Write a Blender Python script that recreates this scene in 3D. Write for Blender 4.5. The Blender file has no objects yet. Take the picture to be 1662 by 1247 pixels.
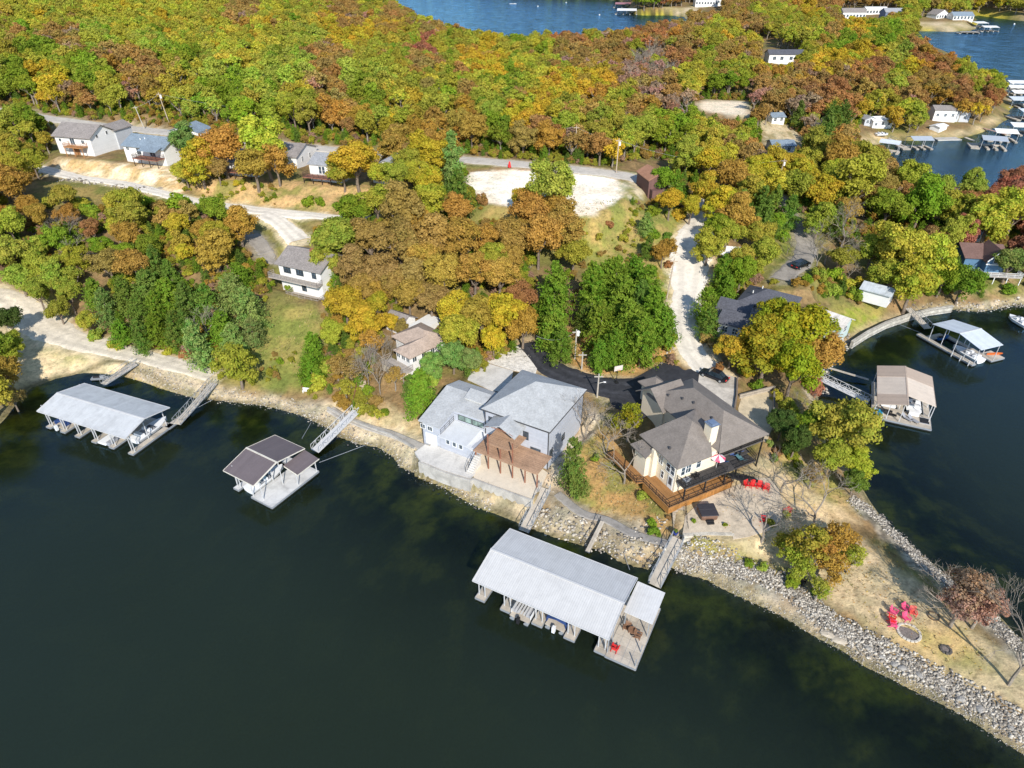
import bpy, math, random
import numpy as np
from math import radians, sin, cos, pi, hypot, atan2, degrees
from mathutils import Vector, Matrix
random.seed(7); rng = np.random.default_rng(11)
SC = bpy.context.scene; COL = SC.collection
# ------------------------------------------------------------------ camera maths (photo pixels 1662x1247 -> world)
F = 1075.0; TH = radians(33.5); CH = 65.0; S_, C_ = sin(TH), cos(TH)
def ray(px, py):
    u = (px-831)/F; v = (py-623.5)/F
    return (u, C_-v*S_, -S_-v*C_)
def U(px, py, z):
    d = ray(px, py); t = (z-CH)/d[2]
    return Vector((d[0]*t, d[1]*t, z))
def PJ(x, y, z):
    dz = y*C_+(CH-z)*S_; v = ((CH-z)*C_-y*S_)/dz
    return (831+F*x/dz, 623.5+F*v)
def htop(px, py, zg, topy):
    w = U(px, py, zg); lo, hi = zg, zg+40
    for _ in range(40):
        m = (lo+hi)/2
        if PJ(w.x, w.y, m)[1] > topy: lo = m
        else: hi = m
    return lo
def depth(x, y, z): return y*C_+(CH-z)*S_
cam = bpy.data.cameras.new("camera"); co = bpy.data.objects.new("camera", cam); COL.objects.link(co)
co.location = (0, 0, CH); co.rotation_euler = (pi/2-TH, 0, 0)
cam.sensor_width = 36; cam.lens = F/1662*36; cam.clip_start = 1; cam.clip_end = 6000
SC.camera = co
# ------------------------------------------------------------------ light
EL, AZ = radians(34), radians(11)          # light travels toward +Y and a little to -X
w = bpy.data.worlds.new("World"); SC.world = w; w.use_nodes = True
nt = w.node_tree; nt.nodes.clear()
sky = nt.nodes.new("ShaderNodeTexSky"); sky.sky_type = 'NISHITA'; sky.sun_disc = False
sky.sun_elevation = EL; sky.sun_rotation = pi-AZ; sky.altitude = 200; sky.air_density = 1.0; sky.dust_density = 0.1; sky.ozone_density = 1.3
bg = nt.nodes.new("ShaderNodeBackground"); bg.inputs[1].default_value = 0.15
ow = nt.nodes.new("ShaderNodeOutputWorld")
nt.links.new(sky.outputs[0], bg.inputs[0]); nt.links.new(bg.outputs[0], ow.inputs[0])
sl = bpy.data.lights.new("sun", 'SUN'); sl.energy = 4.6; sl.angle = radians(0.53); sl.color = (1.0, 0.935, 0.84)
so = bpy.data.objects.new("sun", sl); COL.objects.link(so)
Ld = Vector((-sin(AZ)*cos(EL), cos(AZ)*cos(EL), -sin(EL)))
so.rotation_euler = Ld.to_track_quat('-Z', 'Y').to_euler(); so.location = (60, -100, 120)
SC.view_settings.view_transform = 'Standard'; SC.view_settings.look = 'None'; SC.view_settings.exposure = 0.38; SC.view_settings.gamma = 1
SC.cycles.max_bounces = 6; SC.cycles.transparent_max_bounces = 12; SC.cycles.diffuse_bounces = 3; SC.cycles.glossy_bounces = 3
# ------------------------------------------------------------------ materials
MATS = {}
def newmat(name):
    m = bpy.data.materials.new(name); m.use_nodes = True; m.node_tree.nodes.clear()
    return m, m.node_tree.nodes, m.node_tree.links
def ramp(N, stops):
    r = N.new("ShaderNodeValToRGB"); e = r.color_ramp.elements
    while len(e) < len(stops): e.new(0.5)
    for i, (p, c) in enumerate(stops):
        e[i].position = p; e[i].color = c if len(c) == 4 else (*c, 1)
    return r
def mat(name, c, rough=0.7, var=0.15, scale=1.5, metal=0.0, bump=0.0, bscale=None, stripes=None, spec=0.3, c2=None, stain=0.0, coord='Object', track=0.0):
    """base colour c broken up by two noises; stripes=(axis, period, width, darkness) for boards, ribs and courses"""
    if name in MATS: return MATS[name]
    m, N, L = newmat(name)
    tc = N.new("ShaderNodeTexCoord"); out = N.new("ShaderNodeOutputMaterial"); b = N.new("ShaderNodeBsdfPrincipled")
    L.new(b.outputs[0], out.inputs[0])
    n1 = N.new("ShaderNodeTexNoise"); n1.inputs["Scale"].default_value = scale; n1.inputs["Detail"].default_value = 6; n1.inputs["Roughness"].default_value = .65
    L.new(tc.outputs[coord], n1.inputs["Vector"])
    n2 = N.new("ShaderNodeTexNoise"); n2.inputs["Scale"].default_value = scale*9; n2.inputs["Detail"].default_value = 4
    L.new(tc.outputs[coord], n2.inputs["Vector"])
    ad = N.new("ShaderNodeMath"); ad.operation = 'ADD'; L.new(n1.outputs[0], ad.inputs[0]); L.new(n2.outputs[0], ad.inputs[1])
    k = lambda f: tuple(max(0, min(1, x*f)) for x in c)
    lo = k(1-var*1.6); hi = tuple(c2) if c2 else k(1+var*1.3)
    r = ramp(N, [(0.36, lo), (0.5, c), (0.66, hi)])
    hf = N.new("ShaderNodeMath"); hf.operation = 'MULTIPLY'; hf.inputs[1].default_value = .5
    L.new(ad.outputs[0], hf.inputs[0]); L.new(hf.outputs[0], r.inputs[0])
    colout = r.outputs[0]; hsock = n2.outputs[0]
    if stripes:
        ax, per, wd, dk = stripes
        sp = N.new("ShaderNodeSeparateXYZ"); L.new(tc.outputs[coord], sp.inputs[0])
        mm = N.new("ShaderNodeMath"); mm.operation = 'DIVIDE'; mm.inputs[1].default_value = per; L.new(sp.outputs[ax], mm.inputs[0])
        fr = N.new("ShaderNodeMath"); fr.operation = 'FRACT'; L.new(mm.outputs[0], fr.inputs[0])
        lt = N.new("ShaderNodeMath"); lt.operation = 'LESS_THAN'; lt.inputs[1].default_value = wd; L.new(fr.outputs[0], lt.inputs[0])
        fl = N.new("ShaderNodeMath"); fl.operation = 'FLOOR'; L.new(mm.outputs[0], fl.inputs[0])
        wn = N.new("ShaderNodeTexWhiteNoise"); wn.noise_dimensions = '1D'; L.new(fl.outputs[0], wn.inputs["W"])
        mr = N.new("ShaderNodeMapRange"); mr.inputs[3].default_value = 1-var; mr.inputs[4].default_value = 1+var*.6; L.new(wn.outputs[0], mr.inputs[0])
        m1 = N.new("ShaderNodeMath"); m1.operation = 'MULTIPLY'; m1.inputs[1].default_value = dk; L.new(lt.outputs[0], m1.inputs[0])
        m2 = N.new("ShaderNodeMath"); m2.operation = 'SUBTRACT'; L.new(mr.outputs[0], m2.inputs[0]); L.new(m1.outputs[0], m2.inputs[1])
        vm = N.new("ShaderNodeVectorMath"); vm.operation = 'SCALE'; L.new(colout, vm.inputs[0]); L.new(m2.outputs[0], vm.inputs["Scale"])
        colout = vm.outputs[0]
    if stain > 0:
        n3 = N.new("ShaderNodeTexNoise"); n3.inputs["Scale"].default_value = .35; n3.inputs["Detail"].default_value = 8; n3.inputs["Distortion"].default_value = 1.5
        L.new(tc.outputs[coord], n3.inputs["Vector"])
        r3 = ramp(N, [(0.45, (1, 1, 1)), (0.7, (1-stain,)*3)]); L.new(n3.outputs[0], r3.inputs[0])
        mx = N.new("ShaderNodeVectorMath"); mx.operation = 'MULTIPLY'; L.new(colout, mx.inputs[0]); L.new(r3.outputs[0], mx.inputs[1]); colout = mx.outputs[0]
    if track:
        ta = N.new("ShaderNodeAttribute"); ta.attribute_name = "track"; t1 = N.new("ShaderNodeMath"); t1.operation = 'MULTIPLY'; L.new(ta.outputs["Fac"], t1.inputs[0]); L.new(n1.outputs[0], t1.inputs[1])
        t2 = N.new("ShaderNodeMath"); t2.operation = 'MULTIPLY_ADD'; t2.inputs[1].default_value = track*2; t2.inputs[2].default_value = 1; L.new(t1.outputs[0], t2.inputs[0])
        tv = N.new("ShaderNodeVectorMath"); tv.operation = 'SCALE'; L.new(colout, tv.inputs[0]); L.new(t2.outputs[0], tv.inputs["Scale"]); colout = tv.outputs[0]
    L.new(colout, b.inputs["Base Color"])
    b.inputs["Roughness"].default_value = rough; b.inputs["Metallic"].default_value = metal; b.inputs["Specular IOR Level"].default_value = spec
    if bump:
        bp = N.new("ShaderNodeBump"); bp.inputs["Strength"].default_value = bump; bp.inputs["Distance"].default_value = .05
        nb = N.new("ShaderNodeTexNoise"); nb.inputs["Scale"].default_value = bscale or 8; nb.inputs["Detail"].default_value = 5
        L.new(tc.outputs[coord], nb.inputs["Vector"]); L.new(nb.outputs[0], bp.inputs["Height"]); L.new(bp.outputs[0], b.inputs["Normal"])
    MATS[name] = m; return m
def shingle(name, c, var=.22):
    if name in MATS: return MATS[name]
    m, N, L = newmat(name)
    tc = N.new("ShaderNodeTexCoord"); out = N.new("ShaderNodeOutputMaterial"); b = N.new("ShaderNodeBsdfPrincipled"); L.new(b.outputs[0], out.inputs[0])
    mp = N.new("ShaderNodeMapping"); mp.inputs["Scale"].default_value = (3.2, 3.2, 7); L.new(tc.outputs["Object"], mp.inputs[0])
    v = N.new("ShaderNodeTexVoronoi"); v.inputs["Scale"].default_value = 1.6; v.inputs["Randomness"].default_value = .85; L.new(mp.outputs[0], v.inputs["Vector"])
    n = N.new("ShaderNodeTexNoise"); n.inputs["Scale"].default_value = .7; n.inputs["Detail"].default_value = 7; L.new(tc.outputs["Object"], n.inputs["Vector"])
    sp = N.new("ShaderNodeSeparateXYZ"); L.new(v.outputs["Color"], sp.inputs[0])
    mr = N.new("ShaderNodeMapRange"); mr.inputs[3].default_value = 1-var; mr.inputs[4].default_value = 1+var; L.new(sp.outputs[0], mr.inputs[0])
    m2 = N.new("ShaderNodeMapRange"); m2.inputs[1].default_value = .3; m2.inputs[2].default_value = .7; m2.inputs[3].default_value = .88; m2.inputs[4].default_value = 1.1; L.new(n.outputs[0], m2.inputs[0])
    mu = N.new("ShaderNodeMath"); mu.operation = 'MULTIPLY'; L.new(mr.outputs[0], mu.inputs[0]); L.new(m2.outputs[0], mu.inputs[1])
    vm = N.new("ShaderNodeVectorMath"); vm.operation = 'SCALE'; vm.inputs[0].default_value = c; L.new(mu.outputs[0], vm.inputs["Scale"])
    L.new(vm.outputs[0], b.inputs["Base Color"]); b.inputs["Roughness"].default_value = .9; b.inputs["Specular IOR Level"].default_value = .15
    bp = N.new("ShaderNodeBump"); bp.inputs["Strength"].default_value = .35; bp.inputs["Distance"].default_value = .03; L.new(v.outputs["Distance"], bp.inputs["Height"]); L.new(bp.outputs[0], b.inputs["Normal"])
    MATS[name] = m; return m
def glassmat(name="window_glass", c=(.03, .045, .06)):
    if name in MATS: return MATS[name]
    m, N, L = newmat(name); out = N.new("ShaderNodeOutputMaterial"); b = N.new("ShaderNodeBsdfPrincipled"); L.new(b.outputs[0], out.inputs[0])
    tc = N.new("ShaderNodeTexCoord"); n = N.new("ShaderNodeTexNoise"); n.inputs["Scale"].default_value = 1.1; L.new(tc.outputs["Object"], n.inputs["Vector"])
    r = ramp(N, [(.35, c), (.7, tuple(min(1, x*2.2+.01) for x in c))]); L.new(n.outputs[0], r.inputs[0]); L.new(r.outputs[0], b.inputs["Base Color"])
    b.inputs["Roughness"].default_value = .06; b.inputs["Specular IOR Level"].default_value = .7
    MATS[name] = m; return m
# ------------------------------------------------------------------ object helpers
def tag(o, label=None, cat=None, group=None, kind=None):
    if label: o["label"] = label
    if cat: o["category"] = cat
    if group: o["group"] = group
    if kind: o["kind"] = kind
    return o
def link(name, data, parent=None):
    o = bpy.data.objects.new(name, data); COL.objects.link(o)
    if parent is not None: o.parent = parent
    return o
def thing(name, label, cat, loc=(0, 0, 0), rz=0.0, group=None):
    o = link(name, None); o.empty_display_size = .3; o.location = loc; o.rotation_euler = (0, 0, radians(rz))
    return tag(o, label, cat, group)
class MB:
    def __init__(s): s.v = []; s.f = []; s.sm = False
    def add(s, vs, fs):
        n = len(s.v); s.v += [tuple(p) for p in vs]; s.f += [tuple(i+n for i in f) for f in fs]; return s
    def box(s, x0, x1, y0, y1, z0, z1):
        if x0 > x1: x0, x1 = x1, x0
        if y0 > y1: y0, y1 = y1, y0
        if z0 > z1: z0, z1 = z1, z0
        return s.add([(x0, y0, z0), (x1, y0, z0), (x1, y1, z0), (x0, y1, z0), (x0, y0, z1), (x1, y0, z1), (x1, y1, z1), (x0, y1, z1)],
                     [(0, 3, 2, 1), (4, 5, 6, 7), (0, 1, 5, 4), (1, 2, 6, 5), (2, 3, 7, 6), (3, 0, 4, 7)])
    def prism(s, pts, z0, z1):
        n = len(pts)
        a = sum(pts[i][0]*pts[(i+1) % n][1]-pts[(i+1) % n][0]*pts[i][1] for i in range(n))
        if a < 0: pts = pts[::-1]
        return s.add([(p[0], p[1], z0) for p in pts]+[(p[0], p[1], z1) for p in pts],
                     [tuple(range(n))[::-1], tuple(range(n, 2*n))]+[(i, (i+1) % n, n+(i+1) % n, n+i) for i in range(n)])
    def slab(s, pts, t=.14):
        """planar roof face given by its top outline, thickened downward"""
        n = len(pts); up = Vector((0, 0, 1))
        a = sum(pts[i][0]*pts[(i+1) % n][1]-pts[(i+1) % n][0]*pts[i][1] for i in range(n))
        if a < 0: pts = pts[::-1]
        return s.add(list(pts)+[(p[0], p[1], p[2]-t) for p in pts],
                     [tuple(range(n)), tuple(range(n, 2*n))[::-1]]+[(i, n+i, n+(i+1) % n, (i+1) % n) for i in range(n)])
    def quad(s, pts): return s.add(pts, [tuple(range(len(pts)))])
    def tube(s, p, q, r0, r1=None, n=6, caps=True):
        p, q = Vector(p), Vector(q); r1 = r0 if r1 is None else r1
        d = (q-p)
        if d.length < 1e-6: return s
        d.normalize(); a = d.orthogonal().normalized(); b = d.cross(a)
        vs = []
        for (c, r) in ((p, r0), (q, r1)):
            for i in range(n):
                t = 2*pi*i/n; vs.append(c+a*(cos(t)*r)+b*(sin(t)*r))
        fs = [(i, (i+1) % n, n+(i+1) % n, n+i) for i in range(n)]
        if caps: fs += [tuple(range(n))[::-1], tuple(range(n, 2*n))]
        return s.add(vs, fs)
    def bar(s, p, q, wd=.1, ht=.1):
        """rectangular bar between two points"""
        p, q = Vector(p), Vector(q); d = (q-p)
        if d.length < 1e-6: return s
        d.normalize()
        a = d.cross(Vector((0, 0, 1)))
        a = Vector((1, 0, 0)) if a.length < 1e-3 else a.normalized()
        b = a.cross(d).normalized(); a = a*(wd/2); b = b*(ht/2)
        vs = [c+x for c in (p, q) for x in (-a-b, a-b, a+b, -a+b)]
        return s.add(vs, [(0, 1, 2, 3), (7, 6, 5, 4), (0, 4, 5, 1), (1, 5, 6, 2), (2, 6, 7, 3), (3, 7, 4, 0)])
    def lathe(s, prof, c=(0, 0, 0), n=14):
        vs = []; k = len(prof)
        for (r, z) in prof:
            for i in range(n): t = 2*pi*i/n; vs.append((c[0]+r*cos(t), c[1]+r*sin(t), c[2]+z))
        fs = [(j*n+i, j*n+(i+1) % n, (j+1)*n+(i+1) % n, (j+1)*n+i) for j in range(k-1) for i in range(n)]
        fs += [tuple(range(n))[::-1], tuple(range((k-1)*n, k*n))]
        return s.add(vs, fs)
    def mesh(s, name, m=None, smooth=False):
        me = bpy.data.meshes.new(name); me.from_pydata(s.v, [], s.f); me.update()
        if m: me.materials.append(m)
        if smooth:
            me.polygons.foreach_set("use_smooth", [True]*len(me.polygons))
        return me
    def build(s, name, m, parent=None, smooth=False, bevel=0):
        if not s.f: return None
        o = link(name, s.mesh(name, m, smooth), parent)
        if bevel:
            b = o.modifiers.new("bevel", 'BEVEL'); b.width = bevel; b.segments = 2; b.limit_method = 'ANGLE'
        return o
def npmesh(name, V, FQ, m=None, attrs=None, smooth=False):
    """fast mesh from numpy: V (n,3), FQ (k,4) quads"""
    me = bpy.data.meshes.new(name); k = FQ.shape[1]
    me.vertices.add(len(V)); me.vertices.foreach_set("co", np.asarray(V, np.float32).ravel())
    me.loops.add(FQ.size); me.loops.foreach_set("vertex_index", FQ.astype(np.int32).ravel())
    me.polygons.add(len(FQ)); me.polygons.foreach_set("loop_start", np.arange(0, FQ.size, k, dtype=np.int32))
    me.polygons.foreach_set("loop_total", np.full(len(FQ), k, np.int32))
    if smooth: me.polygons.foreach_set("use_smooth", np.ones(len(FQ), bool))
    me.update(calc_edges=True)
    for (an, ty, dat) in (attrs or []):
        a = me.attributes.new(an, ty, 'POINT')
        a.data.foreach_set("color" if ty == 'FLOAT_COLOR' else "value", np.asarray(dat, np.float32).ravel())
    if m: me.materials.append(m)
    return me
# ------------------------------------------------------------------ shore polygons (photo pixels on the water plane)
WA = [(-700, 1500), (-500, 820), (-60, 735), (0, 688), (30, 652), (50, 630), (90, 615), (130, 606), (180, 599), (205, 600), (218, 606), (240, 614), (265, 628), (290, 636), (320, 645),
      (345, 648), (383, 653), (414, 656), (456, 664), (488, 673), (509, 683), (530, 694), (551, 709), (583, 720), (615, 726), (636, 738), (652, 758), (686, 772), (720, 790), (749, 807), (780, 824),
      (812, 837), (841, 848), (863, 856), (908, 874), (949, 887), (981, 893), (1005, 911), (1029, 918), (1060, 925), (1091, 919), (1118, 932), (1148, 940), (1169, 953), (1211, 972), (1242, 985),
      (1274, 1001), (1300, 1018), (1329, 1036), (1365, 1055), (1406, 1084), (1455, 1106), (1503, 1130), (1551, 1154), (1599, 1183), (1662, 1224), (1800, 1330), (2100, 1600), (800, 2600)]
WB = [(2600, 1500), (1900, 1260), (1720, 1110), (1652, 1034), (1636, 1018), (1600, 976), (1565, 952), (1525, 926), (1494, 900), (1459, 872), (1435, 848), (1411, 815), (1400, 795), (1385, 775), (1362, 745),
      (1342, 715), (1330, 685), (1326, 655), (1330, 625), (1337, 603), (1345, 580), (1355, 568), (1381, 558), (1404, 542), (1426, 532), (1465, 519), (1498, 507), (1537, 502), (1593, 506), (1642, 496), (1700, 490), (1800, 470), (2600, 470)]
WC = [(2200, 330), (1800, 325), (1700, 322), (1620, 335), (1560, 342), (1500, 340), (1452, 318), (1425, 280), (1412, 245), (1425, 232), (1439, 229), (1478, 228), (1522, 225), (1548, 225), (1570, 222), (1595, 214), (1617, 206), (1631, 189),
      (1640, 170), (1630, 150), (1600, 128), (1560, 105), (1520, 88), (1490, 74), (1470, 62), (1475, 52), (1500, 50), (1535, 52), (1570, 50), (1582, 43), (1578, 33), (1570, 26), (1581, 24), (1620, 29), (1662, 34), (1750, 40), (2200, 60)]
WD = [(300, -45), (560, 8), (640, 34), (690, 66), (770, 88), (850, 92), (950, 90), (1040, 78), (1090, 58), (1125, 40), (1110, 26), (1078, 25), (1050, 25), (1027, 23), (1018, 10), (1005, 1), (960, -3), (900, -5), (800, -14), (700, -22), (560, -36)]
WATER = []
for P in (WA, WB, WC, WD):
    q = []
    for (x, y) in P:
        t = U(x, y, 0) if y > -60 else U(x, -60, 0)
        q.append((t.x, t.y))
    WATER.append(np.array(q))
# below the frame the ray still hits the water in front of the camera; close polygon A well behind the camera
WATER[0] = np.vstack([WATER[0][1:-2], [[160, -10], [160, -60], [-260, -60], [-260, 60]]])
WATER[1][0] = (420, 10)
def sdist(P, X, Y):
    """signed distance to polygon, negative inside"""
    sh = X.shape; x = X.ravel(); y = Y.ravel(); d = np.full(x.shape, 1e18); ins = np.zeros(x.shape, bool); n = len(P)
    for i in range(n):
        ax, ay = P[i]; bx, by = P[(i+1) % n]; ex, ey = bx-ax, by-ay
        t = np.clip(((x-ax)*ex+(y-ay)*ey)/(ex*ex+ey*ey+1e-9), 0, 1)
        d = np.minimum(d, (x-ax-t*ex)**2+(y-ay-t*ey)**2)
        c = (ay > y) != (by > y)
        with np.errstate(divide='ignore', invalid='ignore'): xi = ax+(y-ay)*ex/(ey if ey != 0 else 1e-9)
        ins ^= c & (x < xi)
    d = np.sqrt(d); d[ins] *= -1
    return d.reshape(sh)
def vnoise(X, Y, sc, seed):
    """smooth value noise on arrays"""
    r = np.random.default_rng(seed); T = r.random((256, 256)); x = X/sc+1000.3; y = Y/sc+1000.7
    xi = np.floor(x).astype(int); yi = np.floor(y).astype(int); fx = x-xi; fy = y-yi; fx = fx*fx*(3-2*fx); fy = fy*fy*(3-2*fy)
    g = lambda a, b: T[a % 256, b % 256]
    return (g(xi, yi)*(1-fx)+g(xi+1, yi)*fx)*(1-fy)+(g(xi, yi+1)*(1-fx)+g(xi+1, yi+1)*fx)*fy
def fbm(X, Y, sc, seed, o=4):
    t = 0; a = 1; s = 0
    for i in range(o): t = t+a*vnoise(X, Y, sc/2**i, seed+i); s += a; a *= .55
    return t/s
# ------------------------------------------------------------------ terrain height
HP = [(60, 540, 2.2), (200, 578, 1.6), (300, 603, 1.9), (20, 500, 4), (0, 580, 2.5), (-80, 600, 4), (-150, 500, 8), (100, 440, 7), (250, 450, 9), (380, 510, 5.5), (300, 545, 3.5), (170, 500, 5), (330, 430, 11), (100, 360, 13), (200, 380, 12), (350, 370, 13.5),
      (430, 570, 3.6), (450, 520, 6), (500, 600, 2.6), (490, 482, 7.5), (400, 450, 9), (475, 380, 12.5), (410, 395, 12), (90, 280, 15.5), (200, 300, 15), (330, 330, 14.5), (425, 342, 14), (540, 352, 14), (40, 330, 15),
      (150, 250, 18), (240, 268, 18), (400, 290, 17.5), (520, 300, 17), (610, 305, 17), (60, 190, 20), (220, 208, 20), (460, 235, 19.8), (760, 261, 19), (900, 270, 18.5), (1030, 286, 18), (0, 240, 19), (-100, 250, 20), (-100, 400, 14),
      (800, 300, 17.8), (900, 320, 17.6), (980, 335, 17), (1050, 330, 16), (700, 320, 17), (1000, 400, 12), (950, 450, 9.5), (980, 540, 5.8), (960, 590, 5), (1080, 585, 5.2), (1050, 480, 8.5), (900, 400, 12.5), (700, 400, 13), (600, 400, 13), (560, 450, 10.5), (760, 480, 9),
      (830, 555, 5.6), (690, 520, 6.5), (650, 590, 4.4), (600, 630, 2.4), (700, 650, 3), (560, 560, 5), (620, 540, 5.5), (1112, 560, 5.8), (1110, 480, 8), (1125, 400, 11), (1140, 340, 13.5), (900, 570, 5.2), (940, 615, 5), (1100, 605, 5.2), (1160, 620, 5.1),
      (790, 620, 5), (720, 640, 3.4), (830, 780, 2.5), (1000, 730, 3.4), (960, 780, 2.6), (1000, 690, 4.4), (980, 660, 4.9), (1000, 840, 1.6), (920, 830, 1.5), (1040, 850, 2.2), (1150, 830, 3), (1240, 770, 3.3), (1225, 670, 4.4), (1300, 720, 3), (1290, 640, 3.4), (1340, 790, 1.8),
      (1100, 880, 2), (1200, 920, 1.6), (1350, 880, 1.9), (1500, 990, 1.6), (1600, 1080, 1.6), (1700, 1130, 1.6), (1200, 540, 6), (1290, 450, 7.5), (1295, 400, 8.5), (1250, 340, 11), (1400, 440, 5.5), (1350, 515, 3.2), (1300, 580, 2.6), (1480, 470, 3), (1600, 475, 2.6), (1620, 430, 3.6), (1700, 430, 4), (1560, 385, 5), (1400, 360, 8),
      (1300, 270, 10), (1250, 170, 12), (1150, 182, 13), (1200, 240, 12), (1350, 120, 10), (1450, 130, 6), (1550, 175, 4), (1600, 160, 2.5), (1500, 205, 2.5), (1430, 215, 3), (1350, 235, 5), (1265, 235, 8), (1430, 350, 3), (1530, 365, 3.5), (1650, 350, 3),
      (300, 110, 24), (200, 60, 24), (500, 60, 15), (650, 60, 8), (750, 110, 7), (900, 110, 7), (1050, 130, 9), (100, 150, 22), (300, 160, 22), (600, 160, 20), (850, 190, 17), (1000, 220, 16), (0, 100, 26), (0, 20, 26), (300, 20, 24), (500, 15, 16), (-200, 100, 26),
      (1380, 30, 4), (1380, 60, 8), (1530, 40, 3), (1160, 18, 5), (1230, 25, 8), (1300, 40, 9), (1300, 80, 12), (1450, 25, 6), (1200, 110, 13), (1120, 60, 4)]
HW = [(-600, 900, 26), (0, 1300, 14), (400, 1250, 14), (800, 1250, 14), (-300, 1300, 26), (-900, 500, 26), (500, 1000, 12), (900, 800, 10), (-400, 250, 22), (300, 1000, 10), (0, 2000, 30), (900, 2000, 30), (-900, 2000, 30), (600, 1600, 25)]
pts = np.array([[*U(a, b, c)] for a, b, c in HP]+[list(map(float, p)) for p in HW])
def kern(d): return d
PX = pts[:, :2]; Dm = np.sqrt(((PX[:, None]-PX[None])**2).sum(-1)); n_ = len(PX)
A_ = np.zeros((n_+1, n_+1)); A_[:n_, :n_] = -Dm-np.eye(n_)*0.6; A_[:n_, n_] = 1; A_[n_, :n_] = 1
WT = np.linalg.solve(A_, np.append(pts[:, 2], 0))
def rbf(X, Y):
    out = np.full(X.shape, WT[n_])
    for i in range(n_): out -= WT[i]*np.sqrt((X-PX[i, 0])**2+(Y-PX[i, 1])**2+.5)
    return out
def axis_pos(h0, step, far, g):
    a = [h0]; s = step
    while a[-1] < far: s *= g; a.append(a[-1]+s)
    return a
xp = list(np.arange(0, 88, .6)); xs = axis_pos(xp[-1], .6, 1500, 1.032)
xs = xp[:-1]+xs; GX = np.array([-v for v in xs[:0:-1]]+xs)
yp = list(np.arange(8, 150, .5)); GY = np.array(yp[:-1]+axis_pos(yp[-1], .5, 2300, 1.024)); GY = np.concatenate([[-60, -30, -10, 0, 4], GY])
X, Y = np.meshgrid(GX, GY)
jit = (fbm(X, Y, 6, 3, 3)-.5)*2.2
SD = np.full(X.shape, 1e9)
for P in WATER: SD = np.minimum(SD, sdist(P, X, Y))
SDj = SD+jit*np.clip(np.abs(SD), 0, 1)
R = np.maximum(rbf(X, Y), .9)+(fbm(X, Y, 22, 9, 4)-.5)*np.clip(SD/25, 0, 1)*3.0
RAW = np.where(SDj > 0, R*(1-np.exp(-np.maximum(SDj, 0)/3.2)), -(.13*np.minimum(-SDj, 7)+.30*np.clip(-SDj-7, 0, 40)))
RAW = np.maximum(RAW, -7)
Z = RAW.copy()
def hz(x, y, A=None):
    A = Z if A is None else A
    i = int(np.searchsorted(GX, x))-1; j = int(np.searchsorted(GY, y))-1
    i = min(max(i, 0), len(GX)-2); j = min(max(j, 0), len(GY)-2)
    fx = (x-GX[i])/(GX[i+1]-GX[i]); fy = (y-GY[j])/(GY[j+1]-GY[j])
    return float((A[j, i]*(1-fx)+A[j, i+1]*fx)*(1-fy)+(A[j+1, i]*(1-fx)+A[j+1, i+1]*fx)*fy)
def G(px, py, h=0.0):
    """first hit of the photo ray with the terrain (raised by h)"""
    d = Vector(ray(px, py)); o = Vector((0, 0, CH)); t = (max(CH-45-h, 3))/max(-d.z, .02)*.6; prev = t
    for _ in range(700):
        p = o+d*t
        if p.z <= max(hz(p.x, p.y), 0)+h:
            lo, hi = prev, t
            for _ in range(18):
                m = (lo+hi)/2; q = o+d*m
                if q.z <= max(hz(q.x, q.y), 0)+h: hi = m
                else: lo = m
            q = o+d*hi; q.z = hz(q.x, q.y); return q
        prev = t; t += max(.5, t*.008)
        if t > 3000: break
    q = U(px, py, h) if py > -80 else o+d*900
    q.z = hz(q.x, q.y); return q
# ---- building pads and flat yards: (polygon px, z, falloff m)
PADS = []
def pad(P, z, fall=2.0):
    q = np.array([tuple(U(x, y, z))[:2] for x, y in P]); PADS.append((q, z, fall)); return q
PADQ = {}
PADQ['sand'] = pad([(764, 735), (768, 777), (800, 789), (864, 811), (881, 790), (892, 765), (860, 740), (800, 700), (760, 700)], 2.5, .6)
PADQ['slab'] = pad([(673, 735), (690, 715), (775, 740), (770, 778), (682, 750)], 2.5, .6)
PADQ['house_gray'] = pad([(690, 716), (770, 745), (889, 768), (955, 705), (845, 668), (760, 655), (715, 668)], 2.5, 1.5)
PADQ['garage'] = pad([(752, 628), (781, 587), (838, 602), (870, 625), (850, 660), (790, 655)], 5.0, 2)
PADQ['white_gravel'] = pad([(778, 586), (770, 560), (850, 560), (872, 600), (850, 606)], 5.1, 2)
PADQ['asphalt'] = pad([(985, 632), (1010, 622), (1040, 608), (1072, 590), (1100, 586), (1137, 597), (1133, 630), (1110, 660), (1040, 682), (990, 662)], 5.0, 2.5)
PADQ['gravel_drive'] = pad([(1133, 600), (1150, 600), (1200, 612), (1197, 660), (1180, 700), (1120, 660)], 5.0, 1.0)
PADQ['walled_yard'] = pad([(1203, 640), (1257, 628), (1257, 690), (1246, 722), (1200, 690), (1196, 665)], 4.2, .8)
PADQ['house_beige'] = pad([(1060, 745), (1095, 800), (1150, 785), (1235, 745), (1200, 700), (1130, 660), (1075, 690)], 3.2, 1.0)
PADQ['patio'] = pad([(1100, 822), (1150, 800), (1240, 768), (1262, 790), (1272, 820), (1272, 850), (1240, 872), (1190, 880), (1105, 872)], 3.1, 1.2)
PADQ['gravel_lot'] = pad([(757, 280), (800, 276), (1000, 290), (1022, 305), (1005, 325), (960, 350), (900, 348), (790, 330), (760, 310)], 17.8, 5)
PADQ['far_lot'] = pad([(1130, 168), (1150, 163), (1210, 165), (1217, 188), (1190, 188), (1140, 180)], 13, 6)
PADQ['h1'] = pad([(85, 258), (165, 262), (205, 225), (190, 205), (100, 215)], 18, 3)
PADQ['h2'] = pad([(195, 270), (300, 275), (300, 230), (205, 228)], 17.6, 3)
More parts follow.
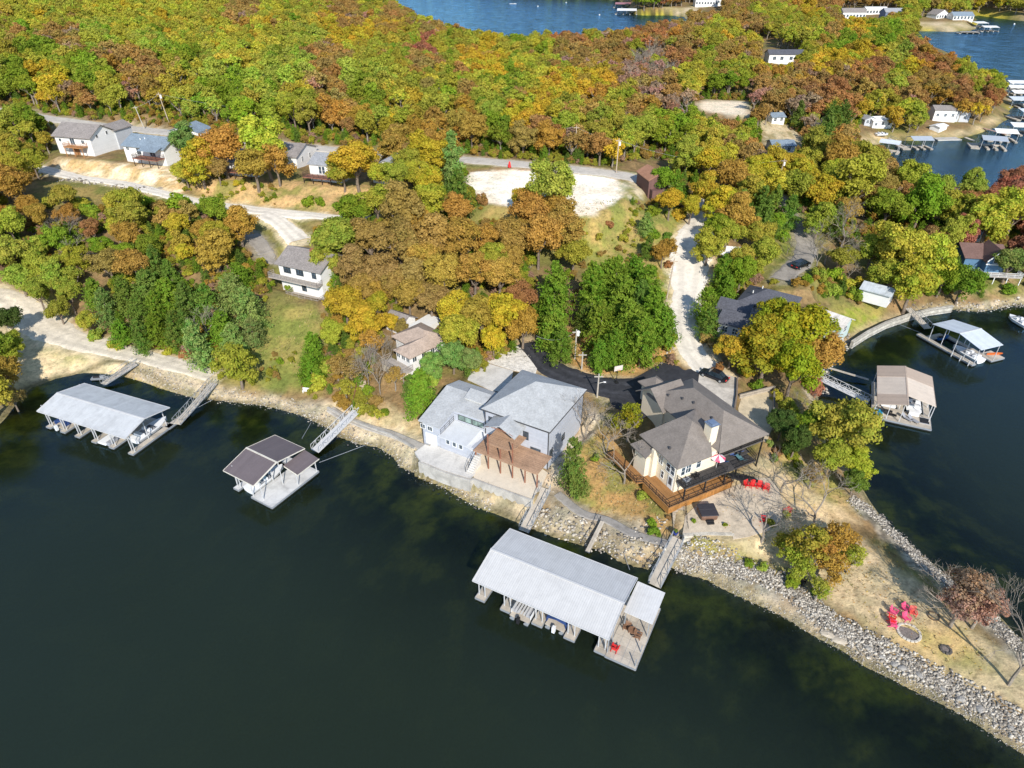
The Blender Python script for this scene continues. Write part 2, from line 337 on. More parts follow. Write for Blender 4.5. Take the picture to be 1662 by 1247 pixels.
PADQ['h3'] = pad([(300, 290), (420, 295), (420, 250), (310, 250)], 17.6, 3)
PADQ['h4'] = pad([(490, 300), (640, 308), (640, 262), (500, 255)], 17.2, 3)
PADQ['wh'] = pad([(452, 470), (530, 487), (540, 455), (455, 440)], 7.4, 2)
PADQ['cot'] = pad([(625, 600), (680, 625), (720, 590), (650, 560)], 4.2, 2)
PADQ['dark'] = pad([(1160, 550), (1190, 575), (1300, 560), (1330, 490), (1250, 480), (1160, 510)], 6.0, 2.5)
PADQ['upper_drive'] = pad([(1268, 452), (1262, 470), (1310, 470), (1330, 440), (1320, 420), (1280, 425)], 8.0, 2.5)
for q, z, fall in PADS:
    sd = sdist(q, X, Y); wgt = np.clip(1-sd/fall, 0, 1); wgt = wgt*wgt*(3-2*wgt)
    Z = Z*(1-wgt)+(z-.02)*wgt
ROADS = {}
def road(name, P, wid, fall=3.0, sm=9):
    global Z
    w3 = [G(x, y) for x, y in P]; a = []
    for i in range(len(w3)-1):
        m = max(2, int((w3[i+1]-w3[i]).length/1.0))
        for k in range(m):
            t = k/m
            p0 = w3[max(i-1, 0)]; p1 = w3[i]; p2 = w3[i+1]; p3 = w3[min(i+2, len(w3)-1)]
            a.append(0.5*((2*p1)+(p2-p0)*t+(2*p0-5*p1+4*p2-p3)*t*t+(3*p1-p0-3*p2+p3)*t**3))
    a.append(w3[-1]); zz = np.array([p.z for p in a]); k = min(sm, len(zz)//2*2-1)
    zp = np.pad(zz, k//2, mode='edge'); zz = np.convolve(zp, np.ones(k)/k, 'valid')
    wd = wid if isinstance(wid, (list, tuple)) else [wid]*len(P)
    ws = np.interp(np.linspace(0, len(P)-1, len(a)), range(len(P)), wd)
    x = X.ravel(); y = Y.ravel(); mnx = min(p.x for p in a)-12; mxx = max(p.x for p in a)+12; mny = min(p.y for p in a)-12; mxy = max(p.y for p in a)+12
    idx = np.where((x > mnx) & (x < mxx) & (y > mny) & (y < mxy))[0]
    best = np.full(len(idx), 1e9); bz = np.zeros(len(idx)); bw = np.zeros(len(idx))
    for p, h, q in zip(a, zz, ws):
        d = np.hypot(x[idx]-p.x, y[idx]-p.y); u = d < best; best[u] = d[u]; bz[u] = h; bw[u] = q
    wg = np.clip(1-(best-bw/2-.6)/fall, 0, 1); wg = wg*wg*(3-2*wg)
    zr = Z.ravel().copy(); zr[idx] = zr[idx]*(1-wg)+bz*wg; Z = zr.reshape(Z.shape)
    ROADS[name] = (a, zz, ws)
road('ridge_road', [(-60, 178), (20, 180), (60, 190), (120, 198), (200, 208), (330, 221), (480, 238), (620, 250), (760, 260), (900, 272), (1000, 283), (1040, 292), (1075, 300)], 6.0)
road('dirt_track', [(60, 272), (95, 281), (130, 289), (200, 299), (260, 313), (330, 330), (400, 340), (470, 346), (545, 354), (600, 356)], [4, 4, 3.6, 3.6, 3.6, 4, 5, 4.2, 3.5, 3])
road('side_track', [(430, 347), (450, 358), (468, 374), (486, 392)], [5, 4.5, 4.5, 5.5])
road('grey_driveway', [(408, 380), (420, 395), (437, 415), (450, 432)], [3.2, 3.6, 3.6, 3.2])
road('gravel_road', [(1148, 322), (1142, 345), (1128, 385), (1120, 420), (1116, 470), (1112, 520), (1118, 560), (1138, 590), (1160, 606)], [4, 4.5, 6, 8.5, 8.5, 6, 5, 5, 5])
road('beach_road', [(-40, 470), (15, 488), (50, 515), (100, 545), (170, 565), (240, 581), (300, 597), (345, 611)], [6, 7, 8, 6, 5, 4.2, 4, 3])
road('asphalt_road', [(858, 556), (872, 575), (890, 594), (915, 608), (950, 620), (990, 630), (1030, 632)], [4.5, 4.5, 5, 5, 5.4, 6, 6])
road('upper_driveway', [(1262, 318), (1285, 350), (1302, 380), (1308, 405), (1300, 425), (1282, 440), (1268, 455)], [3.2, 3.2, 3.4, 4, 4.6, 4.6, 4.4])
road('shore_path', [(536, 664), (560, 680), (600, 694), (640, 709), (690, 726)], 1.6, 1.0)
road('lake_footpath', [(905, 800), (945, 835), (985, 845), (1030, 868), (1060, 878), (1095, 884)], 1.4, 1.0)
# ------------------------------------------------------------------ ground colours (base colours of soil, grass, gravel)
def lin(*c): return np.array([((x/255+.055)/1.055)**2.4 if x > 10 else x/255/12.92 for x in c])
n1 = fbm(X, Y, 9, 21, 5); n2 = fbm(X, Y, 2.5, 31, 4); n3 = fbm(X, Y, 30, 41, 3)
LIT = lin(118, 100, 72); LIT2 = lin(146, 122, 88); GRS = lin(116, 118, 64)
def mixc(A, B, t): return A*(1-t[..., None])+B*t[..., None]
Cg = mixc(np.broadcast_to(LIT, X.shape+(3,)), LIT2, np.clip((n2-.4)*4, 0, 1))
Cg = mixc(Cg, GRS, np.clip((n1-.52)*6, 0, .8))
PAINT = []
def paint(P, c, soft=1.0, c2=None, ns=2.0, amt=1.0, zz=None, jitm=1.5):
    global Cg
    q = np.array([tuple((G(x, y) if zz is None else U(x, y, zz)))[:2] for x, y in P])
    sel = (X > q[:, 0].min()-5) & (X < q[:, 0].max()+5) & (Y > q[:, 1].min()-5) & (Y < q[:, 1].max()+5)
    if not sel.any(): return
    sd = sdist(q, X[sel], Y[sel])+(n2[sel]-.5)*2*jitm
    t = np.clip(.5-sd/(2*soft), 0, 1)*amt
    col = np.broadcast_to(np.array(c), sd.shape+(3,))
    if c2 is not None:
        v = np.clip((fbm(X[sel], Y[sel], ns, 77, 4)-.42)*5, 0, 1); col = mixc(col, np.array(c2), v)
    Cg[sel] = mixc(Cg[sel], col, t)
DG = lin(184, 156, 116); DG2 = lin(150, 140, 84); SANDC = lin(216, 198, 164); ROCKC = lin(190, 176, 152); ROCK2 = lin(150, 138, 118); GRN = lin(112, 124, 56); WHT = lin(226, 214, 192); ORG = lin(184, 140, 86)
paint([(355, 590), (372, 560), (470, 480), (520, 510), (535, 600), (520, 640), (430, 636), (350, 620)], lin(122, 128, 66), 1.5, lin(150, 140, 82), 3)      # meadow
paint([(66, 295), (300, 322), (330, 345), (300, 370), (140, 330), (66, 335)], lin(150, 132, 82), 2, lin(112, 118, 58), 2.5)
paint([(92, 258), (170, 262), (300, 272), (300, 318), (240, 308), (90, 276)], lin(236, 220, 192), 1, lin(196, 166, 120), 2)
paint([(300, 280), (660, 300), (660, 345), (420, 338), (320, 322)], lin(186, 156, 112), 2, lin(140, 134, 78), 3)
paint([(800, 330), (1090, 330), (1110, 360), (1090, 520), (1050, 440), (940, 430), (860, 400), (780, 350)], lin(132, 134, 72), 2, lin(164, 144, 92), 3)
paint([(870, 540), (1110, 540), (1120, 590), (1060, 590), (1000, 625), (930, 612), (880, 570)], lin(190, 150, 98), 1, lin(150, 132, 80), 2)
paint([(757, 280), (800, 276), (1000, 290), (1022, 305), (1005, 325), (960, 350), (900, 348), (790, 330), (760, 310)], lin(255, 246, 234), .8, lin(240, 226, 208), 5, jitm=1.2)
paint([(1000, 292), (1040, 296), (1050, 325), (1015, 328)], lin(150, 148, 96), .8, lin(216, 202, 176), 2, amt=.8)
paint([(1130, 168), (1150, 163), (1210, 165), (1217, 188), (1190, 188), (1140, 180)], lin(230, 216, 196), 2)
paint([(-60, 500), (60, 540), (200, 570), (345, 610), (345, 655), (200, 604), (60, 625), (-60, 650)], lin(214, 196, 160), 1.5, lin(188, 172, 140), 3)
paint([(70, 570), (140, 574), (135, 590), (85, 590)], lin(150, 150, 92), 1.5, lin(206, 190, 150), 1.5, amt=.7)
paint([(200, 588), (345, 622), (530, 655), (640, 700), (700, 745), (690, 775), (600, 725), (500, 685), (400, 660), (300, 642), (215, 612)], lin(196, 182, 158), 1, lin(158, 148, 130), 1.2)
paint([(590, 640), (700, 690), (690, 735), (560, 680)], lin(200, 178, 140), 1, lin(170, 150, 112), 2)
paint([(690, 770), (800, 800), (900, 830), (1060, 880), (1085, 920), (960, 892), (860, 860), (760, 824)], lin(192, 176, 150), .8, lin(140, 130, 112), 1.4)
paint([(900, 720), (960, 700), (1060, 780), (1090, 820), (1085, 872), (1000, 850), (920, 820), (900, 780)], lin(176, 142, 94), 1, lin(138, 132, 76), 2.2)
paint([(880, 810), (960, 825), (1040, 850), (1075, 872), (1080, 890), (980, 870), (890, 840)], lin(196, 182, 160), .6, lin(150, 142, 128), 1.3)
paint([(890, 745), (955, 660), (985, 670), (930, 740), (900, 800), (885, 790)], lin(212, 198, 178), .6, lin(180, 166, 146), 1)
paint([(1090, 800), (1250, 740), (1290, 770), (1330, 830), (1480, 940), (1680, 1100), (1720, 1180), (1640, 1150), (1400, 1010), (1300, 950), (1200, 900), (1100, 880)], lin(204, 184, 150), .8, lin(180, 164, 132), 1.6)
paint([(1470, 1010), (1560, 1020), (1600, 1080), (1540, 1090), (1450, 1050)], lin(172, 158, 104), 1.5, lin(198, 172, 124), 2)
paint([(1245, 700), (1290, 690), (1350, 760), (1400, 840), (1330, 810), (1270, 760)], lin(150, 146, 84), 1, lin(184, 158, 112), 2)
paint([(1280, 780), (1330, 800), (1400, 850), (1330, 845), (1275, 810)], lin(216, 192, 152), .8, lin(196, 172, 132), 1.4)
paint([(1105, 880), (1190, 888), (1260, 915), (1300, 950), (1240, 925), (1180, 900), (1110, 893)], lin(120, 132, 50), .6, lin(176, 150, 90), 1.2)
paint([(1090, 905), (1180, 935), (1300, 995), (1400, 1062), (1600, 1165), (1720, 1250), (1720, 1290), (1600, 1192), (1400, 1090), (1200, 972), (1090, 925)], lin(200, 184, 158), .5, lin(160, 146, 124), .9)
paint([(1098, 892), (1200, 925), (1300, 975), (1400, 1040), (1600, 1140), (1720, 1225), (1720, 1255), (1600, 1165), (1400, 1066), (1300, 1003), (1180, 940), (1090, 912)], lin(168, 160, 148), .5, lin(120, 112, 102), .8)
paint([(1375, 800), (1420, 830), (1470, 880), (1540, 945), (1640, 1040), (1700, 1100), (1640, 1060), (1560, 990), (1470, 905), (1390, 830)], lin(176, 166, 150), .5, lin(120, 112, 100), .8)
paint([(1330, 585), (1400, 540), (1500, 505), (1600, 495), (1700, 480), (1700, 500), (1500, 515), (1370, 575), (1340, 640), (1320, 680), (1310, 640)], lin(196, 184, 164), .8, lin(158, 146, 128), 1.2)
paint([(1350, 500), (1440, 485), (1430, 525), (1370, 545), (1340, 530)], lin(128, 138, 56), 1, lin(150, 140, 80), 2)
paint([(1260, 300), (1340, 300), (1330, 480), (1250, 480)], lin(140, 134, 78), 2, lin(112, 120, 58), 2)
paint([(1550, 385), (1600, 370), (1662, 400), (1662, 480), (1560, 480)], lin(168, 148, 110), 2, lin(120, 124, 66), 3)
paint([(1405, 215), (1480, 218), (1570, 212), (1640, 180), (1640, 200), (1600, 222), (1480, 236), (1400, 236)], lin(196, 176, 142), 1.5, lin(150, 136, 96), 3)
paint([(1230, 170), (1300, 190), (1300, 240), (1240, 235)], lin(206, 190, 160), 2, lin(160, 146, 110), 3)
paint([(1395, 225), (1430, 232), (1425, 285), (1390, 260)], lin(190, 170, 138), 2)
for (P) in ([(1078, 12), (1130, 12), (1150, 30), (1110, 32), (1060, 24)], [(1470, 36), (1580, 40), (1580, 52), (1480, 54)], [(1575, 18), (1680, 28), (1680, 38), (1575, 27)]):
    paint(P, lin(206, 188, 160), 3, lin(170, 156, 116), 6)
for k_, (a_, zz_, ws_) in ROADS.items():
    gc = {'ridge_road': lin(196, 184, 160), 'grey_driveway': lin(150, 142, 128), 'upper_driveway': lin(150, 142, 124), 'asphalt_road': lin(190, 172, 142), 'lake_footpath': lin(150, 140, 124)}.get(k_, lin(222, 206, 176))
    q_ = np.array([(p.x, p.y) for p in a_]); sel = (X > q_[:, 0].min()-6) & (X < q_[:, 0].max()+6) & (Y > q_[:, 1].min()-6) & (Y < q_[:, 1].max()+6); d_ = np.full(sel.sum(), 1e9)
    for (x_, y_), w_ in zip(q_, ws_): d_ = np.minimum(d_, np.hypot(X[sel]-x_, Y[sel]-y_)-w_/2)
    t_ = np.clip(1-(d_+(n2[sel]-.5)*3.0)/1.3, 0, 1)*.85; Cg[sel] = mixc(Cg[sel], np.broadcast_to(gc, t_.shape+(3,)), t_)
# beach and bare rim just above the water everywhere
rim = np.clip(1-(SDj-.2)/1.7, 0, 1)*(SDj > -.4)*.75
Cg = mixc(Cg, lin(178, 164, 136)*1.0, rim)
wet = np.clip(1-np.abs(SDj-.15)/.55, 0, 1)*.8; Cg = mixc(Cg, lin(84, 80, 52), wet)
# lake bed: stones, then olive weed, then mud
dep = np.maximum(-Z, 0); bedn = fbm(X, Y, 3.0, 55, 5)
dark_ = np.clip((.46-bedn)*8, 0, .7)
bed = mixc(np.broadcast_to(lin(160, 148, 100), X.shape+(3,)), lin(104, 106, 40), np.clip(dep/0.5+(bedn-.5)*2.5, 0, 1))
bed = mixc(bed, lin(84, 90, 34), np.clip(dep/2.5-.3, 0, 1))
bed = mixc(bed, lin(196, 180, 66), np.clip((bedn-.52)*6, 0, .85))
bed = mixc(bed, lin(46, 48, 26), dark_)
ub = np.clip(dep/.12, 0, 1); Cg = mixc(Cg, bed, ub)
ny, nx = X.shape
V = np.stack([X.ravel(), Y.ravel(), Z.ravel()], 1)
jj, ii = np.meshgrid(np.arange(ny-1), np.arange(nx-1), indexing='ij'); a0 = (jj*nx+ii).ravel()
FQ = np.stack([a0, a0+1, a0+nx+1, a0+nx], 1)
m, N, L = newmat("ground_soil")
tc = N.new("ShaderNodeTexCoord"); out = N.new("ShaderNodeOutputMaterial"); b = N.new("ShaderNodeBsdfPrincipled"); L.new(b.outputs[0], out.inputs[0])
at = N.new("ShaderNodeAttribute"); at.attribute_name = "soil"
na = N.new("ShaderNodeTexNoise"); na.inputs["Scale"].default_value = 1.3; na.inputs["Detail"].default_value = 9; na.inputs["Roughness"].default_value = .72; L.new(tc.outputs["Object"], na.inputs["Vector"])
nb = N.new("ShaderNodeTexVoronoi"); nb.inputs["Scale"].default_value = 3.2; L.new(tc.outputs["Object"], nb.inputs["Vector"])
nc = N.new("ShaderNodeTexNoise"); nc.inputs["Scale"].default_value = .35; nc.inputs["Detail"].default_value = 5; L.new(tc.outputs["Object"], nc.inputs["Vector"])
r1 = ramp(N, [(.3, (.5, .49, .47)), (.48, (.95, .95, .95)), (.7, (1.3, 1.28, 1.22))]); L.new(na.outputs[0], r1.inputs[0])
r2 = ramp(N, [(0, (.72, .72, .72)), (.25, (1, 1, 1)), (1, (1.1, 1.1, 1.1))]); L.new(nb.outputs[0], r2.inputs[0])
r3 = ramp(N, [(.35, (.82, .86, .8)), (.65, (1.12, 1.06, 1.0))]); L.new(nc.outputs[0], r3.inputs[0])
c1 = at.outputs["Color"]
for r in (r1, r2, r3):
    vm = N.new("ShaderNodeVectorMath"); vm.operation = 'MULTIPLY'; L.new(c1, vm.inputs[0]); L.new(r.outputs[0], vm.inputs[1]); c1 = vm.outputs[0]
L.new(c1, b.inputs["Base Color"]); b.inputs["Roughness"].default_value = .95; b.inputs["Specular IOR Level"].default_value = .1
bp = N.new("ShaderNodeBump"); bp.inputs["Strength"].default_value = .9; bp.inputs["Distance"].default_value = .22; L.new(na.outputs[0], bp.inputs["Height"]); L.new(bp.outputs[0], b.inputs["Normal"])
ground = link("ground", npmesh("ground", V, FQ, m, [("soil", 'FLOAT_COLOR', np.concatenate([Cg.reshape(-1, 3), np.ones((nx*ny, 1))], 1))], True)); tag(ground, kind="structure")
# ------------------------------------------------------------------ water: own mesh, murkier with depth
m, N, L = newmat("lake_water")
tc = N.new("ShaderNodeTexCoord"); out = N.new("ShaderNodeOutputMaterial")
at = N.new("ShaderNodeAttribute"); at.attribute_name = "depth"
def noise(sc, det, vec, rough=.5):
    n = N.new("ShaderNodeTexNoise"); n.inputs["Scale"].default_value = sc; n.inputs["Detail"].default_value = det; n.inputs["Roughness"].default_value = rough; L.new(vec, n.inputs["Vector"]); return n
mp = N.new("ShaderNodeMapping"); mp.inputs["Scale"].default_value = (1, 1.8, 1); mp.inputs["Rotation"].default_value = (0, 0, .35); L.new(tc.outputs["Object"], mp.inputs[0])
w1 = noise(1.1, 6, mp.outputs[0], .6); w2 = noise(.02, 3, tc.outputs["Object"]); w3 = noise(.09, 4, tc.outputs["Object"])
bp = N.new("ShaderNodeBump"); bp.inputs["Distance"].default_value = .28
sx_ = N.new("ShaderNodeSeparateXYZ"); L.new(tc.outputs["Object"], sx_.inputs[0]); wr_ = N.new("ShaderNodeMapRange"); wr_.inputs[1].default_value = 110; wr_.inputs[2].default_value = 300; wr_.inputs[3].default_value = .07; wr_.inputs[4].default_value = 1.0; L.new(sx_.outputs[1], wr_.inputs[0])
ws_ = N.new("ShaderNodeMapRange"); ws_.inputs[1].default_value = .35; ws_.inputs[2].default_value = .65; ws_.inputs[3].default_value = .55; ws_.inputs[4].default_value = 1.5; L.new(w3.outputs[0], ws_.inputs[0]); wm_ = N.new("ShaderNodeMath"); wm_.operation = 'MULTIPLY'; L.new(wr_.outputs[0], wm_.inputs[0]); L.new(ws_.outputs[0], wm_.inputs[1]); L.new(wm_.outputs[0], bp.inputs["Strength"])
L.new(w1.outputs[0], bp.inputs["Height"])
# light absorbed by murky water: transmission = exp(-k depth)
ng = N.new("ShaderNodeMath"); ng.operation = 'MULTIPLY'; ng.inputs[1].default_value = -.26; L.new(at.outputs["Fac"], ng.inputs[0])
ex = N.new("ShaderNodeMath"); ex.operation = 'EXPONENT'; L.new(ng.outputs[0], ex.inputs[0])
tr = N.new("ShaderNodeBsdfTransparent"); tr.inputs[0].default_value = (.90, .90, .68, 1)
df = N.new("ShaderNodeBsdfDiffuse"); r = ramp(N, [(.35, (.0175, .0260, .0145)), (.65, (.0190, .0290, .0185))]); L.new(w2.outputs[0], r.inputs[0]); L.new(r.outputs[0], df.inputs[0])
mx = N.new("ShaderNodeMixShader"); L.new(ex.outputs[0], mx.inputs[0]); L.new(df.outputs[0], mx.inputs[1]); L.new(tr.outputs[0], mx.inputs[2])
gl = N.new("ShaderNodeBsdfGlossy"); gl.inputs["Roughness"].default_value = .12; gl.inputs[0].default_value = (.32, .62, 1, 1); L.new(bp.outputs[0], gl.inputs["Normal"])  # sky blue put into the reflection colour so the lake mirrors a bluer sky
fr = N.new("ShaderNodeFresnel"); fr.inputs[0].default_value = 1.33; L.new(bp.outputs[0], fr.inputs["Normal"])
m2 = N.new("ShaderNodeMixShader"); L.new(fr.outputs[0], m2.inputs[0]); L.new(mx.outputs[0], m2.inputs[1]); L.new(gl.outputs[0], m2.inputs[2]); L.new(m2.outputs[0], out.inputs[0])
DP = dep.ravel(); fd = (Z.ravel()[FQ] < .25).any(1); FW = FQ[fd]; used = np.unique(FW); remap = np.full(nx*ny, -1); remap[used] = np.arange(len(used))
VW = V[used].copy(); VW[:, 2] = 0
water = link("water", npmesh("water", VW, remap[FW], m, [("depth", 'FLOAT', DP[used])], True)); tag(water, kind="structure")
# ------------------------------------------------------------------ roads and yards as sheets
M_conc = mat("concrete_pale", (.60, .575, .53), .85, .10, .5, bump=.1, stain=.25)
M_road = mat("chip_seal_road", (.52, .48, .42), .9, .12, .4, bump=.2, stain=.2)
M_grav = mat("white_gravel", (.74, .68, .58), .95, .14, 1.2, bump=.25, bscale=5, stain=.15, track=-.13)
M_asph = mat("fresh_asphalt", (.038, .039, .045), .75, .25, 1.2, bump=.2, stain=.2, track=.35)
M_gryd = mat("worn_asphalt", (.31, .28, .24), .9, .15, .5, bump=.2, stain=.3)
def ribbon(name, key, m, lift=.05, name2=None):
    a, zz, ws = ROADS[key]; K = 13; Vs = []; TA = []; n = len(a)
    for i in range(n):
        t = (a[min(i+1, n-1)]-a[max(i-1, 0)]); t.z = 0
        t = t.normalized(); s = Vector((-t.y, t.x, 0))
        for k in range(K):
            e = 1+(.07*sin(i*.7+k*2.1)+.05*sin(i*1.9+k))*(k in (0, K-1)); o = (k/(K-1)-.5)*ws[i]*e; p = a[i]+s*o
            Vs.append((p.x, p.y, hz(p.x, p.y)+lift+.06-(.12 if k in (0, K-1) else 0))); TA.append(1.0 if k in (3, 4, 8, 9) else .0)
    Fs = np.array([(i*K+k, i*K+k+1, (i+1)*K+k+1, (i+1)*K+k) for i in range(n-1) for k in range(K-1)])[:, ::-1]
    o = link(name, npmesh(name, np.array(Vs), Fs, m, [('track', 'FLOAT', TA)], smooth=True)); tag(o, kind="structure"); return o
ribbon("road", "ridge_road", M_road); ribbon("dirt_track", "dirt_track", M_grav, .06); ribbon("dirt_track", "side_track", M_grav, .075)
ribbon("driveway", "grey_driveway", M_gryd, .05); ribbon("gravel_road", "gravel_road", M_grav, .06); ribbon("beach_road", "beach_road", mat("beach_gravel", (.70, .62, .49), .95, .2, 1.0, bump=.5, stain=.15, track=-.13), .06)
ribbon("asphalt_road", "asphalt_road", M_asph, .07); ribbon("driveway", "upper_driveway", M_gryd, .06)
ribbon("path", "shore_path", mat("old_concrete", (.47, .43, .37), .9, .15, .6, stain=.3), .12); ribbon("path", "lake_footpath", mat("path_gravel", (.30, .28, .255), .95, .2, 1.5, stain=.3), .05)
def sheet(name, P, z, m, lift):
    q = [U(x, y, z) for x, y in P]; mb = MB().prism([(p.x, p.y) for p in q], z-.3, z+lift); o = mb.build(name, m); tag(o, kind="structure"); return o
sheet("driveway", [(985, 634), (1010, 623), (1040, 609), (1072, 591), (1086, 588), (1100, 587), (1120, 591), (1136, 598), (1132, 630), (1110, 658), (1040, 680), (992, 660)], 5.0, M_asph, .09)
sheet("driveway", [(1134, 599), (1150, 600), (1170, 606), (1195, 613), (1192, 660), (1178, 690), (1125, 655), (1131, 628)], 5.0, mat("drive_gravel", (.56, .51, .44), .95, .2, 1.5, bump=.5, stain=.35), .04)
sheet("yard", [(1205, 640), (1255, 629), (1255, 690), (1244, 719), (1205, 694), (1198, 664)], 4.2, mat("yard_sand", (.60, .50, .34), .95, .15, 1.0, bump=.4, stain=.25), .03)
sheet("yard", [(765, 736), (769, 776), (800, 788), (863, 810), (879, 790), (889, 768), (850, 740), (800, 715)], 2.5, mat("beige_sand", (.66, .58, .46), .95, .08, 1.2, bump=.3), .05)
sheet("patio_slab", [(682, 749.5), (700, 722), (770, 747), (772, 769), (764, 778.5), (720, 765)], 2.5, M_conc, .16)
sheet("patio", [(1108, 866), (1112, 838), (1140, 812), (1190, 790), (1225, 776), (1248, 776), (1264, 795), (1271, 820), (1268, 845), (1246, 862), (1215, 872), (1190, 876), (1188, 866)], 3.1, mat("patio_flagstone", (.60, .50, .37), .9, .16, 1.4, bump=.3, stain=.3), .04)
sheet("patio_slab", [(673, 735), (690, 722), (712, 730), (684, 752)], 2.5, M_conc, .12)
sheet("concrete_pad", [(759, 617), (765, 603), (781, 587.5), (833, 603), (826, 640), (796, 634)], 5.0, M_conc, .10)
sheet("gravel_bed", [(783, 586), (774, 562), (850, 562), (862, 576), (872, 598), (869, 608), (834, 602)], 5.1, mat("limestone_chips", (.68, .64, .57), .95, .35, 2.2, bump=1, bscale=4), .05)
# ------------------------------------------------------------------ trees
def leafmat(name, src):
    m, N, L = newmat(name); out = N.new("ShaderNodeOutputMaterial")
    if src == 'obj':
        oi = N.new("ShaderNodeObjectInfo"); base, alpha = oi.outputs["Color"], oi.outputs["Alpha"]
    else:
        a = N.new("ShaderNodeAttribute"); a.attribute_type = 'INSTANCER'; a.attribute_name = "treecol"; base, alpha = a.outputs["Color"], a.outputs["Alpha"]
    ac = N.new("ShaderNodeAttribute"); ac.attribute_name = "clump"; al = N.new("ShaderNodeAttribute"); al.attribute_name = "leaf"
    g = N.new("ShaderNodeVectorMath"); g.operation = 'MULTIPLY'; g.inputs[1].default_value = (.62, .98, .8); L.new(base, g.inputs[0])
    o = N.new("ShaderNodeVectorMath"); o.operation = 'MULTIPLY'; o.inputs[1].default_value = (1.22, .80, .7); L.new(base, o.inputs[0])
    mo = N.new("ShaderNodeMix"); mo.data_type = 'RGBA'; L.new(alpha, mo.inputs[0]); L.new(g.outputs[0], mo.inputs[6]); L.new(o.outputs[0], mo.inputs[7])
    mr = N.new("ShaderNodeMapRange"); mr.inputs[1].default_value = .35; mr.inputs[2].default_value = .9; L.new(ac.outputs["Fac"], mr.inputs[0])
    mm = N.new("ShaderNodeMix"); mm.data_type = 'RGBA'; L.new(mr.outputs[0], mm.inputs[0]); L.new(base, mm.inputs[6]); L.new(mo.outputs[2], mm.inputs[7])
    lv = N.new("ShaderNodeMapRange"); lv.inputs[3].default_value = .74; lv.inputs[4].default_value = 1.24; L.new(al.outputs["Fac"], lv.inputs[0])
    sc = N.new("ShaderNodeVectorMath"); sc.operation = 'SCALE'; L.new(mm.outputs[2], sc.inputs[0]); L.new(lv.outputs[0], sc.inputs["Scale"])
    d = N.new("ShaderNodeBsdfDiffuse"); L.new(sc.outputs[0], d.inputs[0]); t = N.new("ShaderNodeBsdfTranslucent"); L.new(sc.outputs[0], t.inputs[0])
    x = N.new("ShaderNodeMixShader"); x.inputs[0].default_value = .38; L.new(d.outputs[0], x.inputs[1]); L.new(t.outputs[0], x.inputs[2]); L.new(x.outputs[0], out.inputs[0])
    return m
M_leaf = leafmat("foliage", 'obj'); M_leafi = leafmat("foliage_far", 'inst')
M_bark = mat("bark", (.19, .15, .115), .9, .3, 3, bump=.5); M_barkp = mat("pale_bark", (.25, .215, .175), .9, .25, 3, bump=.4)
def leaves(cent, nrm, size, aspect, tintc, seed):
    """quads at cent (n,3) with normals nrm"""
    r = np.random.default_rng(seed); n = len(cent)
    nrm = nrm/np.linalg.norm(nrm, axis=1, keepdims=True)
    up = r.normal(size=(n, 3)); a = np.cross(nrm, up); a /= np.linalg.norm(a, axis=1, keepdims=True)+1e-9; b_ = np.cross(nrm, a)
    s = size*(.6+.8*r.random((n, 1))); a = a*s*aspect; b_ = b_*s
    sk = (r.random((n, 1))-.5)*.8
    V = np.stack([cent-a-b_*(1+sk), cent+a*(1+sk)-b_, cent+a+b_*(1-sk), cent-a*(1-sk)+b_], 1).reshape(-1, 3)
    lf = np.repeat(r.random(n), 4); cl = np.repeat(tintc, 4)
    return V, lf, cl
def crown_mesh(name, seed, nc=46, nl=95, leaf=.055, vr=.85, spread=1.0, low=-.55, cr=(.17, .32), sparse=0.0, mat_=None):
    """broadleaf crown, radius 1 at height 0 centre"""
    r = np.random.default_rng(seed); C = []; LB = []
    nlobe = r.integers(5, 9)
    for i in range(nlobe):
        a = 2*pi*i/nlobe+r.uniform(-.5, .5); d = r.uniform(.25, .60); LB.append((cos(a)*d, sin(a)*d, r.uniform(-.40, .45)*vr, r.uniform(.30, .50)))
    LB.append((r.uniform(-.15, .15), r.uniform(-.15, .15), .42*vr, .46)); LB.append((0, 0, .0, .5))
    for k in range(nc):
        lb = LB[r.integers(len(LB))]; p = r.normal(size=3); p /= np.linalg.norm(p); p[2] = abs(p[2]) if r.random() < .62 else p[2]
        q = lb[3]*r.uniform(.55, 1.0); C.append((lb[0]*spread+p[0]*q, lb[1]*spread+p[1]*q, lb[2]+p[2]*q*vr))
    C = np.array(C); P = []; Nn = []; T = []
    for i, c in enumerate(C):
        k = int(nl*r.uniform(.6, 1.4)*(1-sparse)); d = r.normal(size=(k, 3)); d /= np.linalg.norm(d, axis=1, keepdims=True)
        d[:, 2] = np.where(r.random(k) < .6, np.abs(d[:, 2]), d[:, 2])
        rad = r.uniform(*cr); rr = rad*(.55+.5*r.random((k, 1)))
        rr[r.random(k) < .08] *= 1.3
        P.append(c+d*rr*np.array([1, 1, .8])); Nn.append(d*.9+r.normal(size=(k, 3))*.45+np.array([0, 0, .35])); T.append(np.full(k, r.random()*.6)+r.random(k)*.4)
    P = np.concatenate(P); Nn = np.concatenate(Nn); T = np.concatenate(T)
    V, lf, cl = leaves(P, Nn, leaf, .8, T, seed+1)
    F_ = np.arange(len(V)).reshape(-1, 4)
    return npmesh(name, V, F_, mat_ or M_leaf, [("leaf", 'FLOAT', lf), ("clump", 'FLOAT', cl)]), C
